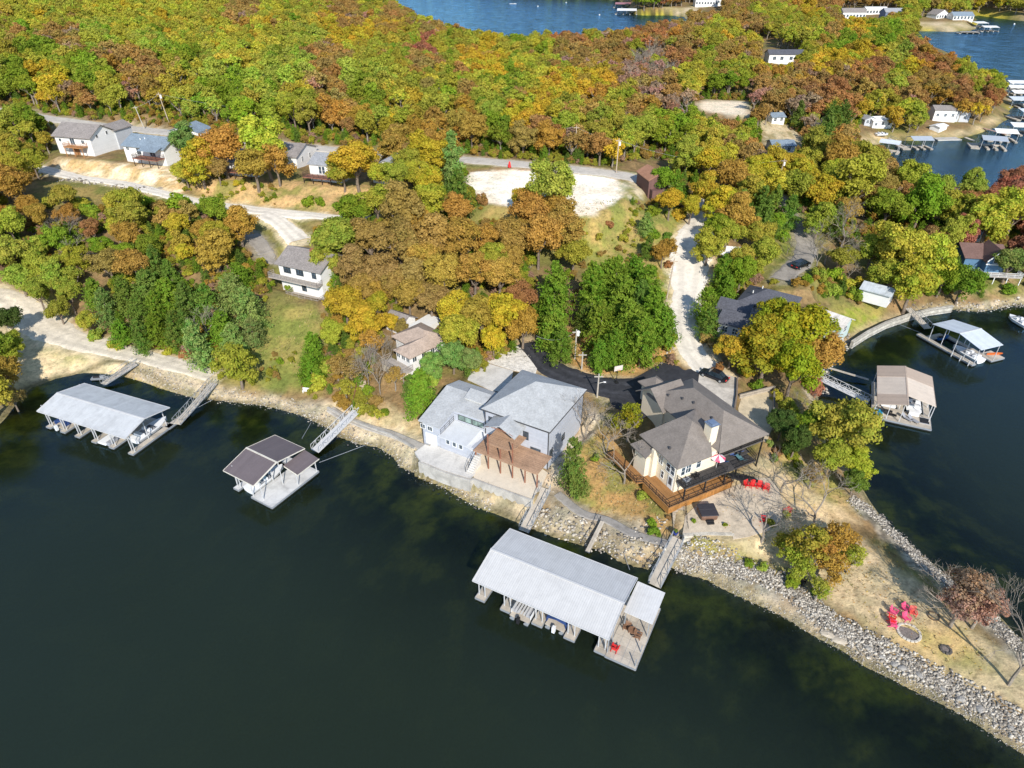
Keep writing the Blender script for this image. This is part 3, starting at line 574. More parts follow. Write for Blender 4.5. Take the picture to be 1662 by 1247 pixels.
def cedar_mesh(name, seed, n=4200, leaf=.05, mat_=None, pine=False):
    """conifer, base radius 1, height 3.1, base at z=0.25"""
    r = np.random.default_rng(seed); H = 2.9 if pine else (1.9, 2.25, 2.6)[seed % 3]; ns = 170; S = []; lean_ = r.uniform(-.18, .18)
    for i in range(ns):
        h = r.random()**1.15; a = r.random()*2*pi; rad = (1-h)**.5*(.72+.4*r.random())*(1+.2*sin(2*a+seed)+.12*sin(5*a+h*9))
        if pine: rad *= .75+.35*sin(h*22)
        S.append((cos(a)*rad+lean_*h, sin(a)*rad, .25+h*H, h))
    S = np.array(S); k = n//ns; P = []; Nn = []; T = []
    for s in S:
        t = r.random((k, 1))**.6; c = np.array([0, 0, s[2]-.12])*(1-t)+np.array([s[0], s[1], s[2]+.10])*t
        c = c+r.normal(size=(k, 3))*.07*(1.3-s[3]); P.append(c)
        o = np.array([s[0], s[1], .35]); Nn.append(np.tile(o, (k, 1))+r.normal(size=(k, 3))*.5); T.append(np.full(k, r.random()*.7)+r.random(k)*.3)
    P = np.concatenate(P); Nn = np.concatenate(Nn); T = np.concatenate(T)
    V, lf, cl = leaves(P, Nn, leaf, .45, T, seed+1)
    return npmesh(name, V, np.arange(len(V)).reshape(-1, 4), mat_ or M_leaf, [("leaf", 'FLOAT', lf), ("clump", 'FLOAT', cl)])
def tube_chain(mb, p, q, r0, r1, r, seg=3, wob=.06, n=5):
    p = Vector(p); q = Vector(q); prev = p
    for i in range(1, seg+1):
        t = i/seg; c = p.lerp(q, t)
        if i < seg: c = c+Vector((r.uniform(-1, 1), r.uniform(-1, 1), r.uniform(-.5, .5)))*wob*(q-p).length
        mb.tube(prev, c, r0+(r1-r0)*(t-1/seg), r0+(r1-r0)*t, n, caps=False); prev = c
def trunk_mesh(name, seed, C, hc=1.75, m=None):
    """trunk with limbs reaching the clumps C (given about crown centre)"""
    r = random.Random(seed); mb = MB(); fork = Vector((r.uniform(-.05, .05), r.uniform(-.05, .05), hc*.52))
    tube_chain(mb, (0, 0, -.25), fork, .085, .055, r, 3, .03, 7)
    idx = list(range(len(C))); r.shuffle(idx)
    mains = []
    for i in range(5):
        a = i*2*pi/5+r.uniform(-.4, .4); e = Vector((cos(a)*.42, sin(a)*.42, hc*r.uniform(.85, 1.12))); tube_chain(mb, fork, e, .05, .028, r, 3, .07); mains.append(e)
    top = Vector((0, 0, hc*1.25)); tube_chain(mb, fork, top, .05, .02, r, 3, .06); mains.append(top)
    for i in idx[:26]:
        c = Vector(C[i]); c.z += hc; b_ = min(mains, key=lambda q: (q-c).length); tube_chain(mb, b_, c, .022, .007, r, 3, .1, 4)
    return mb.mesh(name, m or M_bark, True)
def bare_mesh(name, seed, H=2.6, m=None, lean=0.0, twig=5, wide=.75):
    r = random.Random(seed); mb = MB()
    def grow(p, d, ln, rad, lv):
        q = p+d*ln; tube_chain(mb, p, q, rad, rad*.68, r, 2, .07, 6 if lv < 2 else 3)
        if lv >= twig: return
        k = 3 if lv < 2 else r.choice((3, 4))
        for i in range(k):
            ax = d.orthogonal().normalized(); ax.rotate(__import__('mathutils').Quaternion(d, r.uniform(0, 2*pi)))
            nd = (d*r.uniform(.55, 1)+ax*r.uniform(.45, wide)+Vector((0, 0, .10))).normalized()
            grow(q if i else p.lerp(q, r.uniform(.6, 1)), nd, ln*r.uniform(.62, .84), rad*.56, lv+1)
    grow(Vector((0, 0, -.2)), Vector((lean, r.uniform(-.05, .05), 1)).normalized(), H*.34, .05, 0)
    return mb.mesh(name, m or M_barkp, False)
HC = 1.28
DEC = []; DECI = []
for i in range(9):
    me, C = crown_mesh("crown", 100+i, nc=88, nl=190, leaf=.029, vr=.82+.09*(i % 4)); DEC.append((me, trunk_mesh("trunk", 200+i, C, HC)))
SPA = []
for i in range(2):
    me, C = crown_mesh("crown", 300+i, nc=60, nl=58, leaf=.030, cr=(.13, .26), sparse=.2); SPA.append((me, trunk_mesh("trunk", 400+i, C, HC, M_barkp)))
SHR = [crown_mesh("crown", 500+i, nc=26, nl=90, leaf=.065, vr=.8, low=-.2, cr=(.28, .42))[0] for i in range(2)]
CED = [cedar_mesh("crown", 600+i, n=6000, leaf=.045) for i in range(6)]; PIN = [cedar_mesh("crown", 650, pine=True, leaf=.06)]
def ctr(name):
    mb = MB(); mb.tube((0, 0, -.3), (0, 0, 1.6), .07, .03, 7); mb.tube((0, 0, 1.6), (0, 0, 2.0), .03, .006, 5); return mb.mesh(name, M_bark, True)
CTR = ctr("trunk")
BAR = [bare_mesh("branches", 700), bare_mesh("branches", 701, wide=.9), bare_mesh("branches", 702, wide=.55)]
PAL = {'y': ((.50, .45, .06), .12), 'l': ((.39, .41, .065), .15), 'g': ((.25, .32, .035), .15), 'v': ((.40, .37, .055), .25), 'o': ((.46, .29, .065), .4), 'b': ((.40, .265, .085), .4), 'k': ((.55, .40, .045), .2),
       'r': ((.41, .21, .085), .3), 'p': ((.42, .18, .11), .5), 'D': ((.17, .24, .045), .1), 'C': ((.26, .32, .09), .05), 'G': ((.20, .295, .035), .15), 'M': ((.30, .34, .03), 1.0), 'x': ((.30, .26, .21), .5), 'u': ((.42, .27, .19), .45), 'd': ((.09, .13, .03), .2)}
CNAME = {'y': 'yellow-green', 'l': 'bright green', 'g': 'green', 'v': 'olive', 'o': 'orange-brown', 'b': 'dull brown', 'k': 'golden yellow', 'r': 'rust-red', 'p': 'dusky red', 'D': 'dark green', 'C': 'grey-green', 'G': 'fresh green', 'M': 'green and orange', 'x': 'bare grey', 'u': 'thin pinkish-brown', 'd': 'deep green'}
TREES = []   # records for labels
def add_tree(px, py, rpx, key, kind='d', base=False, sz=1.0, wr=None):
    """crown centred at photo pixel (px,py) with radius rpx px; base=True when (px,py) is the foot of the trunk"""
    col, al = PAL[key]
    conif = kind in 'cn'
    r_ = 4.0
    for _ in range(4):
        rpx_ = rpx*(1.0 if px < 425 and 300 < py < 600 else 1.13 if kind == 'd' and rpx >= 18 and not base else 1.18 if kind in 'tc' and not base else 1)
        hc = 0 if base else (1.5 if conif else (.35 if kind == 's' else HC*sz))*r_
        p = G(px, py, hc); dd = depth(p.x, p.y, p.z+hc); r_ = max(.4, rpx_*dd/F)
    if SDF(p.x, p.y) < -1.0 and not base and kind != 's':
        pass
    bv = random.uniform(.88, 1.1); al = min(1, max(0, al+random.uniform(-.15, .12))); jit = [max(.004, c*bv*random.uniform(.90, 1.1)) for c in col]
    nm = {'d': 'broadleaf_tree', 's': 'shrub', 'c': 'cedar_tree', 'n': 'pine_tree', 'x': 'bare_tree', 't': 'broadleaf_tree'}[kind]
    rt = link(nm, None); rt.empty_display_size = .3; rt.location = p; rt.rotation_euler = (0, 0, random.uniform(0, 2*pi))
    s = r_; rt.scale = (s*random.uniform(.9, 1.12), s*random.uniform(.9, 1.12), s*sz*random.uniform(.95, 1.15))
    if kind == 'd': me, tr = random.choice(DEC)
    elif kind == 't': me, tr = random.choice(SPA)
    elif kind == 's': me, tr = random.choice(SHR), None
    elif kind == 'c': me, tr = random.choice(CED), CTR
    elif kind == 'n': me, tr = PIN[0], CTR
    else: me, tr = None, random.choice(BAR)
    if me:
        o = link("crown", me, rt); o.color = (*jit, al)
        if kind in 'dt': o.location = (0, 0, HC)
        if kind == 's': o.location = (0, 0, .35)
    if tr: link("trunk" if kind != 'x' else "branches", tr, rt)
    TREES.append([rt, px, py, rpx, key, kind, p.copy(), r_])
    return rt
_sx, _sy = GX, GY
def SDF(x, y): return hz(x, y, SD)
HAND = """
15 240 25 v d|45 190 22 g d|20 300 28 o d|52 262 20 v d|45 335 20 o d|8 350 22 o d|10 415 32 l d|30 452 26 l d|62 478 24 l d|92 450 28 l d|60 400 22 l d|14 520 24 d d|12 565 28 v d|8 605 26 o d|18 645 20 b d|-30 560 40 g d|-35 640 40 v d
132 332 18 v s|182 328 16 v s|150 345 18 g s|235 332 18 g s|292 330 20 g s|262 345 14 v s|110 352 18 o d|62 352 20 o d|100 395 24 g d|150 375 18 r d|188 372 18 y d|206 386 24 o d|286 366 22 k d|330 372 22 o d|348 402 34 o d|386 366 30 o d|240 398 22 g d|300 412 18 k d|216 430 30 o d|176 430 28 b d|125 420 22 v d|262 340 16 b s|312 345 16 x s|80 330 14 v s|210 345 16 g s|165 400 18 g d
150 470 24 G c|172 500 24 C c|202 472 26 D c|236 462 30 D c|270 470 28 G c|302 482 28 D c|336 492 26 D c|372 470 30 C c|402 492 30 C c|356 522 28 G c|320 558 30 C c|282 532 22 D c|252 535 22 G c|226 542 22 D c|192 532 22 G c|408 535 22 C c|375 545 24 C c|250 425 20 D c|275 440 20 D c|225 500 22 D c|300 525 20 D c|255 500 22 G c|385 440 22 G c|205 420 20 g d
112 482 24 v d|95 505 20 v d|142 522 18 y d|188 560 14 y s|120 450 20 v t|210 552 12 r s|335 528 24 x x|345 505 18 o t|155 545 14 l s|300 575 12 r s|395 440 12 y s|408 460 10 v s|275 572 10 y s|110 375 20 x x|130 405 22 x x
505 560 20 G c|503 590 20 G c|520 622 20 y s|497 625 10 g s|455 588 8 g s|440 462 8 g s|470 470 9 g s|500 330 14 g s
545 385 38 l d|532 430 28 l d|572 342 30 g d|612 330 26 v d|650 340 38 b d|700 332 30 y d|742 342 24 o d|600 392 32 b d|650 402 36 b d|700 392 36 b d|750 396 34 o d|790 392 26 o d|572 432 30 b d|620 442 32 b d|670 442 30 b d|720 446 34 o d|772 444 34 o d|812 452 30 o d|560 492 34 k d|590 522 32 k d|612 496 22 k d|640 468 24 b d|700 482 26 b d|742 502 34 k d|780 512 36 o d|820 512 36 k d|846 482 26 r d|850 532 28 o d|800 556 22 k d|540 542 20 v d|545 592 20 b t|570 600 24 b t|640 612 18 b t|605 560 22 o t|560 630 18 v t|590 590 24 x x|625 580 26 x x|618 470 22 o d|634 524 17 k d|654 532 15 b d|530 600 16 l s|690 430 26 o d|830 425 22 o d|800 420 24 v d
735 578 24 C d|764 582 20 C d|704 592 22 C d|684 638 24 G c|708 548 16 C d|668 630 16 D c|700 615 20 l s
322 262 30 k d|360 240 34 o d|300 226 26 C d|430 238 38 y d|412 268 30 o d|448 268 24 o d|577 262 36 k d|555 280 22 y d|640 240 26 o d|665 262 26 v d|697 252 30 k d|735 272 28 C n|745 312 24 D c|642 292 22 v d|700 300 24 k d|352 275 18 b d|300 280 20 y d|385 298 8 k s|615 285 18 y d|520 330 10 g s|680 285 22 y d|640 222 20 b t
783 327 14 r s|897 305 36 l d|864 345 34 o d|915 372 34 o d|875 392 34 o d|932 412 24 v d|852 318 20 k d|900 345 26 o d|845 380 20 o d|800 370 9 g s|865 425 12 g s|818 380 14 o s
900 470 34 G c|897 520 30 G c|912 560 20 G c|985 440 26 G c|1032 440 24 G c|962 480 28 G c|1010 482 32 G c|1052 472 28 G c|976 522 30 G c|1022 522 32 G c|1062 512 28 G c|1000 560 24 G c|1042 555 28 G c|1080 525 24 G c|975 572 20 G c|1085 550 16 y s|950 520 18 D c|1000 450 24 G c|955 552 12 r t|924 540 8 r s|1040 500 24 D c
1050 360 14 C c|1060 382 14 g s|1052 402 12 D c|1076 412 18 o d|1082 385 10 D s|1088 330 20 k d|1100 318 18 g s|1012 388 10 y s|1078 292 22 G d|1098 300 18 G c|1060 345 14 g s|1100 350 14 k s|1085 430 10 r s|990 365 9 r s|940 540 8 y s|972 385 8 v s
1150 402 22 v d|1180 380 24 v d|1200 350 30 o d|1170 330 26 k d|1232 380 22 v d|1212 322 28 v d|1148 308 26 k d|1190 290 28 o d|1150 262 26 k d|1242 300 26 y d|1290 300 30 v d|1332 310 30 k d|1282 340 20 D c|1372 340 26 o d|1332 352 26 v d|1392 300 40 v d|1442 332 30 g d|1496 330 36 g d|1552 342 30 v d|1612 352 36 y d|1580 305 24 l d|1646 352 30 y d|1652 290 24 p d|1480 292 24 v d|1520 310 26 l d|1400 262 30 v d|1360 262 30 o d|1330 240 28 v d|1122 340 18 k d|1270 385 14 g s|1262 360 16 g d|1165 370 22 g d
1145 492 20 G c|1150 525 18 D c|1175 442 20 G c|1200 424 22 v d|1202 446 24 g d|1225 420 14 y s|1238 405 14 g s|1147 552 16 b s|1160 572 12 x x|1182 462 18 G c|1255 400 10 y s|1280 400 12 o x|1345 470 20 l s|1330 448 16 v s|1368 462 18 y s|1350 450 20 g s|1390 480 16 g s|1310 455 12 g s|1395 460 14 y s
1285 535 52 M d|1245 572 42 M d|1330 575 40 o d|1290 600 42 M d|1255 520 32 M d|1190 566 25 k d|1208 602 16 l s|1168 600 12 r s|1230 628 14 g s|1262 645 14 v s|1325 530 28 M d
1350 390 34 x x|1375 372 30 x x|1330 415 24 x x|1370 420 22 v d|1455 410 40 y d|1505 422 42 y d|1480 462 36 y d|1420 402 26 v d|1440 450 24 v d|1532 448 26 g d|1566 458 28 G d|1640 472 14 G s|1642 425 26 C d|1600 360 22 g d|1545 385 24 v d|1380 440 14 x x
1365 700 44 v d|1330 678 24 v t|1392 748 26 y d|1388 782 20 D d|1352 742 26 v d|1300 655 24 b x|1320 630 20 p s|1270 690 22 d d|1290 720 24 d d|1320 770 20 b t|1262 735 10 r s|1285 740 12 g s|1295 755 10 g s|1280 665 18 v d|1305 690 24 g d|1250 720 8 C s|1258 745 9 C s
1040 805 12 l s|1060 862 12 G s|1058 850 10 g s|968 745 9 g s|1022 680 30 M t|1085 840 6 r s|1126 846 5 g s|1177 852 5 g s|1275 835 9 l s|1250 848 9 v s
1315 885 38 v t|1358 878 34 o t|1350 925 26 o t|1290 902 28 v t|1300 925 22 v t|1335 905 30 o t|1272 882 20 v t|1384 906 24 v t|1330 955 20 v t|1378 878 22 o t|1330 960 16 g s|1285 945 14 g s|1215 915 9 g s|1240 922 10 l s
"""
for row in HAND.strip().split('\n'):
    for t in row.strip().split('|'):
        a = t.split()
        if len(a) == 5: add_tree(float(a[0]), float(a[1]), float(a[2]), a[3], a[4])
        elif len(a) == 4: add_tree(float(a[0]), float(a[1]), float(a[2]), a[3][0], 'd')
# trees set by the foot of their trunk: (foot px, radius px, colour, kind)
for (x, y, r_, k, kd, sz) in [(930, 806, 27, 'D', 'c', 1.5), (1012, 785, 40, 'x', 'x', 1.0), (950, 712, 34, 'x', 'x', 1.0), (985, 735, 34, 'x', 'x', .9), (1316, 858, 54, 'x', 'x', .95), (1637, 1113, 70, 'x', 'x', 1.1), (1268, 800, 40, 'x', 'x', .9), (1540, 1016, 52, 'u', 'x', .85), (618, 640, 26, 'x', 'x', 1.2), (600, 630, 24, 'x', 'x', 1.1), (1235, 880, 44, 'x', 'x', .8)]:
    add_tree(x, y, r_, k, kd, base=True, sz=sz)
add_tree(1572, 958, 46, 'u', 't'); add_tree(1598, 985, 36, 'u', 't'); add_tree(1560, 985, 34, 'u', 't')
# ------------------------------------------------------------------ woods: nearest ones as trees, the far mass as one object
EXCL = [[(757, 262), (1030, 285), (1055, 330), (1100, 340), (1130, 560), (1110, 600), (1000, 640), (880, 600), (850, 560), (870, 440), (840, 400), (760, 345), (740, 300)],
        [(60, 262), (300, 275), (640, 300), (660, 345), (560, 362), (500, 400), (395, 372), (300, 335), (60, 330), (50, 290)], [(400, 380), (540, 380), (540, 490), (500, 640), (350, 620), (372, 560), (440, 470)],
        [(-60, 480), (30, 478), (110, 530), (350, 590), (360, 660), (-60, 700)], [(580, 620), (700, 590), (760, 600), (860, 560), (1000, 620), (1150, 590), (1330, 560), (1420, 800), (1720, 1060), (1760, 1300), (400, 700)],
        [(1150, 545), (1160, 500), (1240, 460), (1340, 490), (1440, 480), (1440, 530), (1330, 590), (1150, 600)], [(1100, 330), (1160, 320), (1140, 600), (1090, 600)], [(1105, 375), (1200, 405), (1190, 440), (1120, 470)], [(1270, 370), (1330, 370), (1330, 440), (1260, 460)],
        [(1550, 415), (1620, 405), (1662, 440), (1662, 500), (1550, 490)], [(1128, 160), (1218, 160), (1222, 192), (1130, 192)], [(1400, 212), (1480, 222), (1570, 212), (1645, 170), (1645, 210), (1480, 240), (1390, 240)],
        [(1495, 195), (1560, 200), (1600, 215), (1500, 225)], [(1232, 215), (1268, 190), (1300, 225), (1290, 245), (1240, 240)], [(1400, 470), (1420, 445), (1450, 470), (1430, 500)], [(1130, 6), (1172, 6), (1172, 34), (1070, 30), (1070, 18)],
        [(1360, 16), (1450, 16), (1455, 44), (1360, 44)], [(1490, 28), (1590, 28), (1590, 56), (1480, 56)], [(-60, 168), (60, 178), (480, 222), (1040, 278), (1040, 292), (480, 250), (-60, 205)],
        [(85, 190), (640, 245), (640, 310), (85, 270)], [(1425, 205), (1400, 195), (1400, 225), (1440, 225)], [(1030, 250), (1110, 250), (1110, 330), (1020, 320)], [(350, 480), (420, 480), (430, 560), (350, 600), (200, 560), (140, 520), (150, 440)],
        [(1340, 395), (1480, 380), (1500, 500), (1330, 500)], [(1230, 84), (1300, 84), (1300, 106), (1230, 106)], [(1190, 60), (1262, 68), (1262, 84), (1190, 80)]]
EX = [np.array(p, float) for p in EXCL]
def inpoly(P, x, y):
    ins = np.zeros(x.shape, bool); n = len(P)
    for i in range(n):
        ax, ay = P[i]; bx, by = P[(i+1) % n]; c = (ay > y) != (by > y)
        xi = ax+(y-ay)*(bx-ax)/((by-ay) if by != ay else 1e-9); ins ^= c & (x < xi)
    return ins
VIS = [[(665, -5), (700, 22), (766, 24), (784, 50), (880, 48), (950, 45), (1012, 45), (1030, 32), (1110, 28), (1110, 14), (1022, 6), (1010, -5)], [(1475, 52), (1506, 58), (1520, 75), (1560, 85), (1600, 105), (1634, 122), (1640, 190), (1662, 190), (1662, 35), (1581, 24), (1581, 50)],
       [(1440, 232), (1570, 225), (1662, 195), (1662, 262), (1604, 290), (1570, 280), (1528, 281), (1512, 265), (1470, 245)], [(757, 280), (1000, 292), (1015, 320), (960, 350), (945, 350), (940, 300), (860, 285), (820, 340), (780, 320)], [(1130, 0), (1170, 0), (1165, 14), (1130, 16)], [(1365, 16), (1440, 16), (1436, 27), (1365, 25)],
       [(1505, 18), (1570, 22), (1560, 45), (1490, 50)], [(1242, 84), (1292, 86), (1290, 94), (1240, 97)], [(1130, 162), (1215, 165), (1217, 188), (1140, 182)], [(1242, 190), (1262, 190), (1300, 222), (1300, 230), (1235, 235)], [(1506, 165), (1537, 165), (1560, 210), (1508, 205)], [(1395, 195), (1428, 195), (1440, 225), (1400, 228)], [(1480, 220), (1620, 203), (1600, 222), (1480, 236)],
       [(110, 190), (330, 213), (340, 222), (110, 203)], [(750, 253), (1035, 278), (1035, 292), (750, 266)], [(85, 198), (205, 198), (215, 250), (85, 255)], [(200, 212), (250, 212), (252, 270), (200, 262)], [(465, 222), (540, 240), (540, 290), (500, 295), (470, 255)], [(70, 255), (280, 272), (300, 322), (80, 288)], [(400, 338), (545, 345), (545, 358), (490, 365), (500, 395), (430, 390)],
       [(445, 388), (513, 388), (522, 488), (445, 475)], [(636, 520), (722, 520), (700, 560), (665, 600), (640, 612), (625, 580)], [(1110, 400), (1140, 335), (1162, 390), (1145, 600), (1105, 560), (1098, 470)], [(1285, 370), (1320, 380), (1318, 440), (1268, 450)], [(1160, 472), (1200, 480), (1240, 456), (1300, 462), (1310, 480), (1250, 500), (1165, 560)],
       [(1555, 398), (1625, 400), (1625, 460), (1555, 440)], [(1395, 455), (1440, 460), (1440, 495), (1400, 490)], [(1160, 400), (1200, 400), (1200, 430), (1160, 432)], [(1037, 253), (1090, 257), (1075, 310), (1038, 312)], [(1350, 495), (1385, 510), (1385, 530), (1355, 535)]]
VS = [np.array(p, float) for p in VIS]
def hides(x, y, rr):
    """does a crown at pixel (x,y) of radius rr cover a place the photo shows open"""
    h = np.zeros(x.shape, bool)
    for dx, dy in ((0, 0), (.8, 0), (-.8, 0), (0, -.95), (0, .5), (.6, -.6), (-.6, -.6)):
        for P in VS: h |= inpoly(P, x+dx*rr, y+dy*rr)
    return h
SEED = """
20 30 v|60 20 y|110 20 v|170 10 y|240 30 y|300 20 y|20 80 v|70 90 g|110 70 b|120 100 g|160 60 l|210 50 y|250 70 l|300 60 y|30 130 g|60 120 y|90 128 k|120 135 b|150 120 g|190 100 b|180 140 v|215 145 b|240 110 b|215 175 b|260 100 v|270 150 v|300 90 g|300 130 v|330 110 l|360 140 g|330 160 l|390 90 y|350 60 y|340 20 v|390 20 b|430 30 y|420 70 y|460 60 v|480 30 v|440 110 l|430 150 l|470 120 l|400 170 g|480 160 v
500 60 l|525 42 k|500 20 v|555 65 k|540 90 b|530 120 b|525 150 b|570 40 b|585 60 k|600 90 v|580 120 l|610 130 l|640 150 v|600 160 g|560 180 b|640 110 v|620 70 v|640 50 o|650 30 b|670 60 v|690 68 p|700 50 b|720 70 v|740 40 v|700 30 y|760 60 v|765 100 k|790 110 k|740 110 v|690 110 b|700 140 v|660 160 y|690 170 v|720 190 o|760 150 v|760 190 o|800 180 g|800 60 k|830 70 v|825 45 p|880 45 r|870 70 v|905 90 b|925 55 r|890 100 v|860 120 y|830 130 g|820 160 v|850 180 k|870 190 k|890 215 r|910 140 k|925 150 k|950 150 k|960 160 o|920 180 v|1000 170 v|980 190 l|1000 210 v|950 200 v|940 230 b|1035 250 k|1000 70 b|970 90 b|960 50 v|1010 60 b|1030 40 k|1050 55 r|1060 90 x|1070 110 x|1050 120 u|1085 140 b|1080 160 u|1100 90 r|1110 70 b|1130 100 v|1120 130 y|1150 120 v|1150 60 v|1130 40 b|1180 50 y|1200 30 b|1180 90 b|1200 110 v|1170 150 g|1080 200 g|1100 220 g|1060 190 v|1040 180 b|1140 220 y|1120 240 v|1170 250 y|1160 270 k|1200 220 v|1220 250 b|1250 130 b|1230 160 u|1240 200 b|1265 110 k|1270 160 b
1290 60 v|1290 90 v|1325 50 v|1310 20 k|1290 30 v|1350 60 b|1370 70 g|1400 50 k|1415 55 g|1380 90 k|1345 110 k|1330 150 r|1345 140 r|1340 170 r|1300 150 b|1300 170 u|1290 120 b|1405 120 r|1430 115 r|1380 130 b|1460 100 l|1450 120 l|1475 110 k|1500 90 r|1510 70 r|1530 80 b|1480 150 b|1460 160 b|1440 170 v|1430 180 k|1410 200 b|1490 180 v|1560 150 r|1580 165 r|1600 140 v|1610 160 r|1630 150 l|1600 190 k|1540 120 r|1570 110 v|1640 190 g|1500 130 b|1520 160 o|1540 140 b|1380 220 b|1350 200 D|1300 205 x|1330 190 x|1280 180 D|1270 230 v|1310 230 v
1180 200 b|1200 180 u|1240 270 k|1100 300 g|1240 340 D|1210 400 v|1620 30 r|1600 10 o|1650 20 v|1560 20 v|1520 20 v|1480 20 v|1420 5 b|1340 10 b|1250 10 v|1500 60 v|1050 8 g|1060 15 k|1030 8 v|1100 5 r|900 -10 b|1000 -8 v|700 -12 b|600 0 v|560 10 b|-40 200 v|-40 400 v|1700 300 p|1700 200 v|580 -5 r
"""
sd_ = [t.split() for row in SEED.strip().split('\n') for t in row.split('|')]
sx = np.array([float(t[0]) for t in sd_]); sy = np.array([float(t[1]) for t in sd_]); sk = [t[2] for t in sd_]
hand = np.array([(t[6].x, t[6].y, t[7]) for t in TREES])
cand = []
def scatter(y0, y1, sp, r0, r1):
    ys_ = np.arange(y0, y1, sp*.88)
    for j, yy in enumerate(ys_):
        half = yy*.84+40
        for xx in np.arange(-half, half, sp):
            x = xx+rng.uniform(-.38, .38)*sp+(j % 2)*sp*.5; y = yy+rng.uniform(-.38, .38)*sp
            cand.append((x, y, rng.uniform(r0, r1)))
scatter(75, 235, 5.6, 2.6, 4.2); scatter(235, 420, 6.6, 3.2, 4.8); scatter(420, 760, 8.6, 4.2, 6.0); scatter(760, 1500, 12, 5.5, 8)
cand = np.array(cand); cx, cy, cr_ = cand.T
cz = np.array([hz(a, b) for a, b in zip(cx, cy)]); cs = np.array([hz(a, b, SD) for a, b in zip(cx, cy)])
pp = np.array([PJ(a, b, c) for a, b, c in zip(cx, cy, cz)]); ppc = np.array([PJ(a, b, c+r*1.4) for a, b, c, r in zip(cx, cy, cz, cr_)])
ok = (cs > 2.0) & (pp[:, 0] > -70) & (pp[:, 0] < 1735) & (ppc[:, 1] > -45) & (pp[:, 1] < 700)
for P in EX: ok &= ~inpoly(P, pp[:, 0], pp[:, 1])
for k, (a, zz, ws) in ROADS.items():
    q = np.array([(p.x, p.y) for p in a[::2]])
    for (x, y), w_ in zip(q, ws[::2]): ok &= np.hypot(cx-x, cy-y) > (w_/2+(2.8 if k == 'ridge_road' else 1.8))
for (x, y, r) in hand: ok &= np.hypot(cx-x, cy-y) > .55*r+.5*cr_
rpa = cr_*F/np.array([depth(a, b, c) for a, b, c in zip(cx, cy, cz)]); ok &= ~hides(ppc[:, 0], ppc[:, 1], rpa)
sel = np.where(ok)[0]; print("scatter trees", len(sel))
ki = [sk[int(np.argmin((sx-u)**2+((sy-v)*1.6)**2))] for u, v in ppc[sel]]
rp = np.array([cr_[i]*F/depth(cx[i], cy[i], cz[i]) for i in sel])
inf = (ppc[sel][:, 0] > 5) & (ppc[sel][:, 0] < 1657) & (ppc[sel][:, 1] > 0)
order = np.argsort(-(rp*inf)); NIND = 62
near = set(order[:NIND].tolist())
VAR = {'v': 'vvybg', 'b': 'bobvu', 'y': 'yyvlk', 'g': 'gglv', 'l': 'llgy', 'k': 'kkyo', 'r': 'rrob', 'o': 'oobk', 'p': 'ppr', 'x': 'xxuv', 'u': 'uubx', 'D': 'DDG', 'G': 'GD', 'd': 'dg'}
stuff = []
for n, i in enumerate(sel):
    key = ki[n]
    if random.random() < .38: key = random.choice(VAR[key])
    if n in near and key not in 'xD':
        col, al = PAL[key]; x, y, r = cx[i], cy[i], cr_[i]
        rt = link("broadleaf_tree", None); rt.empty_display_size = .3; rt.location = (x, y, cz[i]); rt.rotation_euler = (0, 0, random.uniform(0, 6.28)); rt.scale = (r, r, r*random.uniform(.95, 1.15))
        me, tr = random.choice(DEC); o = link("crown", me, rt); o.location = (0, 0, HC); o.color = (*[c*random.uniform(.88, 1.12) for c in col], al); link("trunk", tr, rt)
        TREES.append([rt, ppc[i][0], ppc[i][1], rp[n], key, 'd', Vector((x, y, cz[i])), r])
    else: stuff.append((i, key))
TC = bpy.data.collections.new("forest_kinds")
def tmpl(name, cm, tmesh, hc):
    o = bpy.data.objects.new(name, cm); TC.objects.link(o); return o
def joined(name, cm_V, tr_me, hc):
    pass
def kindmesh(name, seed, **kw):
    me, C = crown_mesh(name, seed, nc=60, nl=72, leaf=.043, mat_=M_leafi, **kw)
    k = len(me.vertices); co_ = np.empty(k*3, np.float32); me.vertices.foreach_get("co", co_); co_ = co_.reshape(-1, 3); co_[:, 2] += HC; me.vertices.foreach_set("co", co_.ravel())
    return me, C
from bpy import data as D_
def merge(name, mA, mB, matB):
    """crown mesh + trunk mesh in one data block with two materials"""
    nA = len(mA.vertices); a = np.empty(nA*3, np.float32); mA.vertices.foreach_get("co", a); nB = len(mB.vertices); b_ = np.empty(nB*3, np.float32); mB.vertices.foreach_get("co", b_)
    lf = np.empty(nA, np.float32); mA.attributes["leaf"].data.foreach_get("value", lf); cl = np.empty(nA, np.float32); mA.attributes["clump"].data.foreach_get("value", cl)
    Vv = np.concatenate([a.reshape(-1, 3), b_.reshape(-1, 3)]); FA = np.arange(nA).reshape(-1, 4)
    FB = np.array([list(p.vertices) for p in mB.polygons if len(p.vertices) == 4])+nA
    z = np.zeros(nB); me = npmesh(name, Vv, np.concatenate([FA, FB]), M_leafi, [("leaf", 'FLOAT', np.concatenate([lf, z])), ("clump", 'FLOAT', np.concatenate([cl, z]))])
    me.materials.append(matB); me.polygons.foreach_set("material_index", np.concatenate([np.zeros(len(FA), np.int32), np.ones(len(FB), np.int32)])); return me
for i in range(8):
    me, C = kindmesh("far_crown", 800+i, vr=.9+.12*(i % 3)); t = trunk_mesh("far_trunk", 820+i, C[:12], HC, M_barkp); o = bpy.data.objects.new("far_tree_%d" % i, merge("far_tree", me, t, M_barkp)); TC.objects.link(o)
me = cedar_mesh("far_cedar", 830, n=2400, leaf=.06, mat_=M_leafi); TC.objects.link(bpy.data.objects.new("far_treec", me))
TC.objects.link(bpy.data.objects.new("far_treeb", bare_mesh("far_bare", 831, twig=4)))
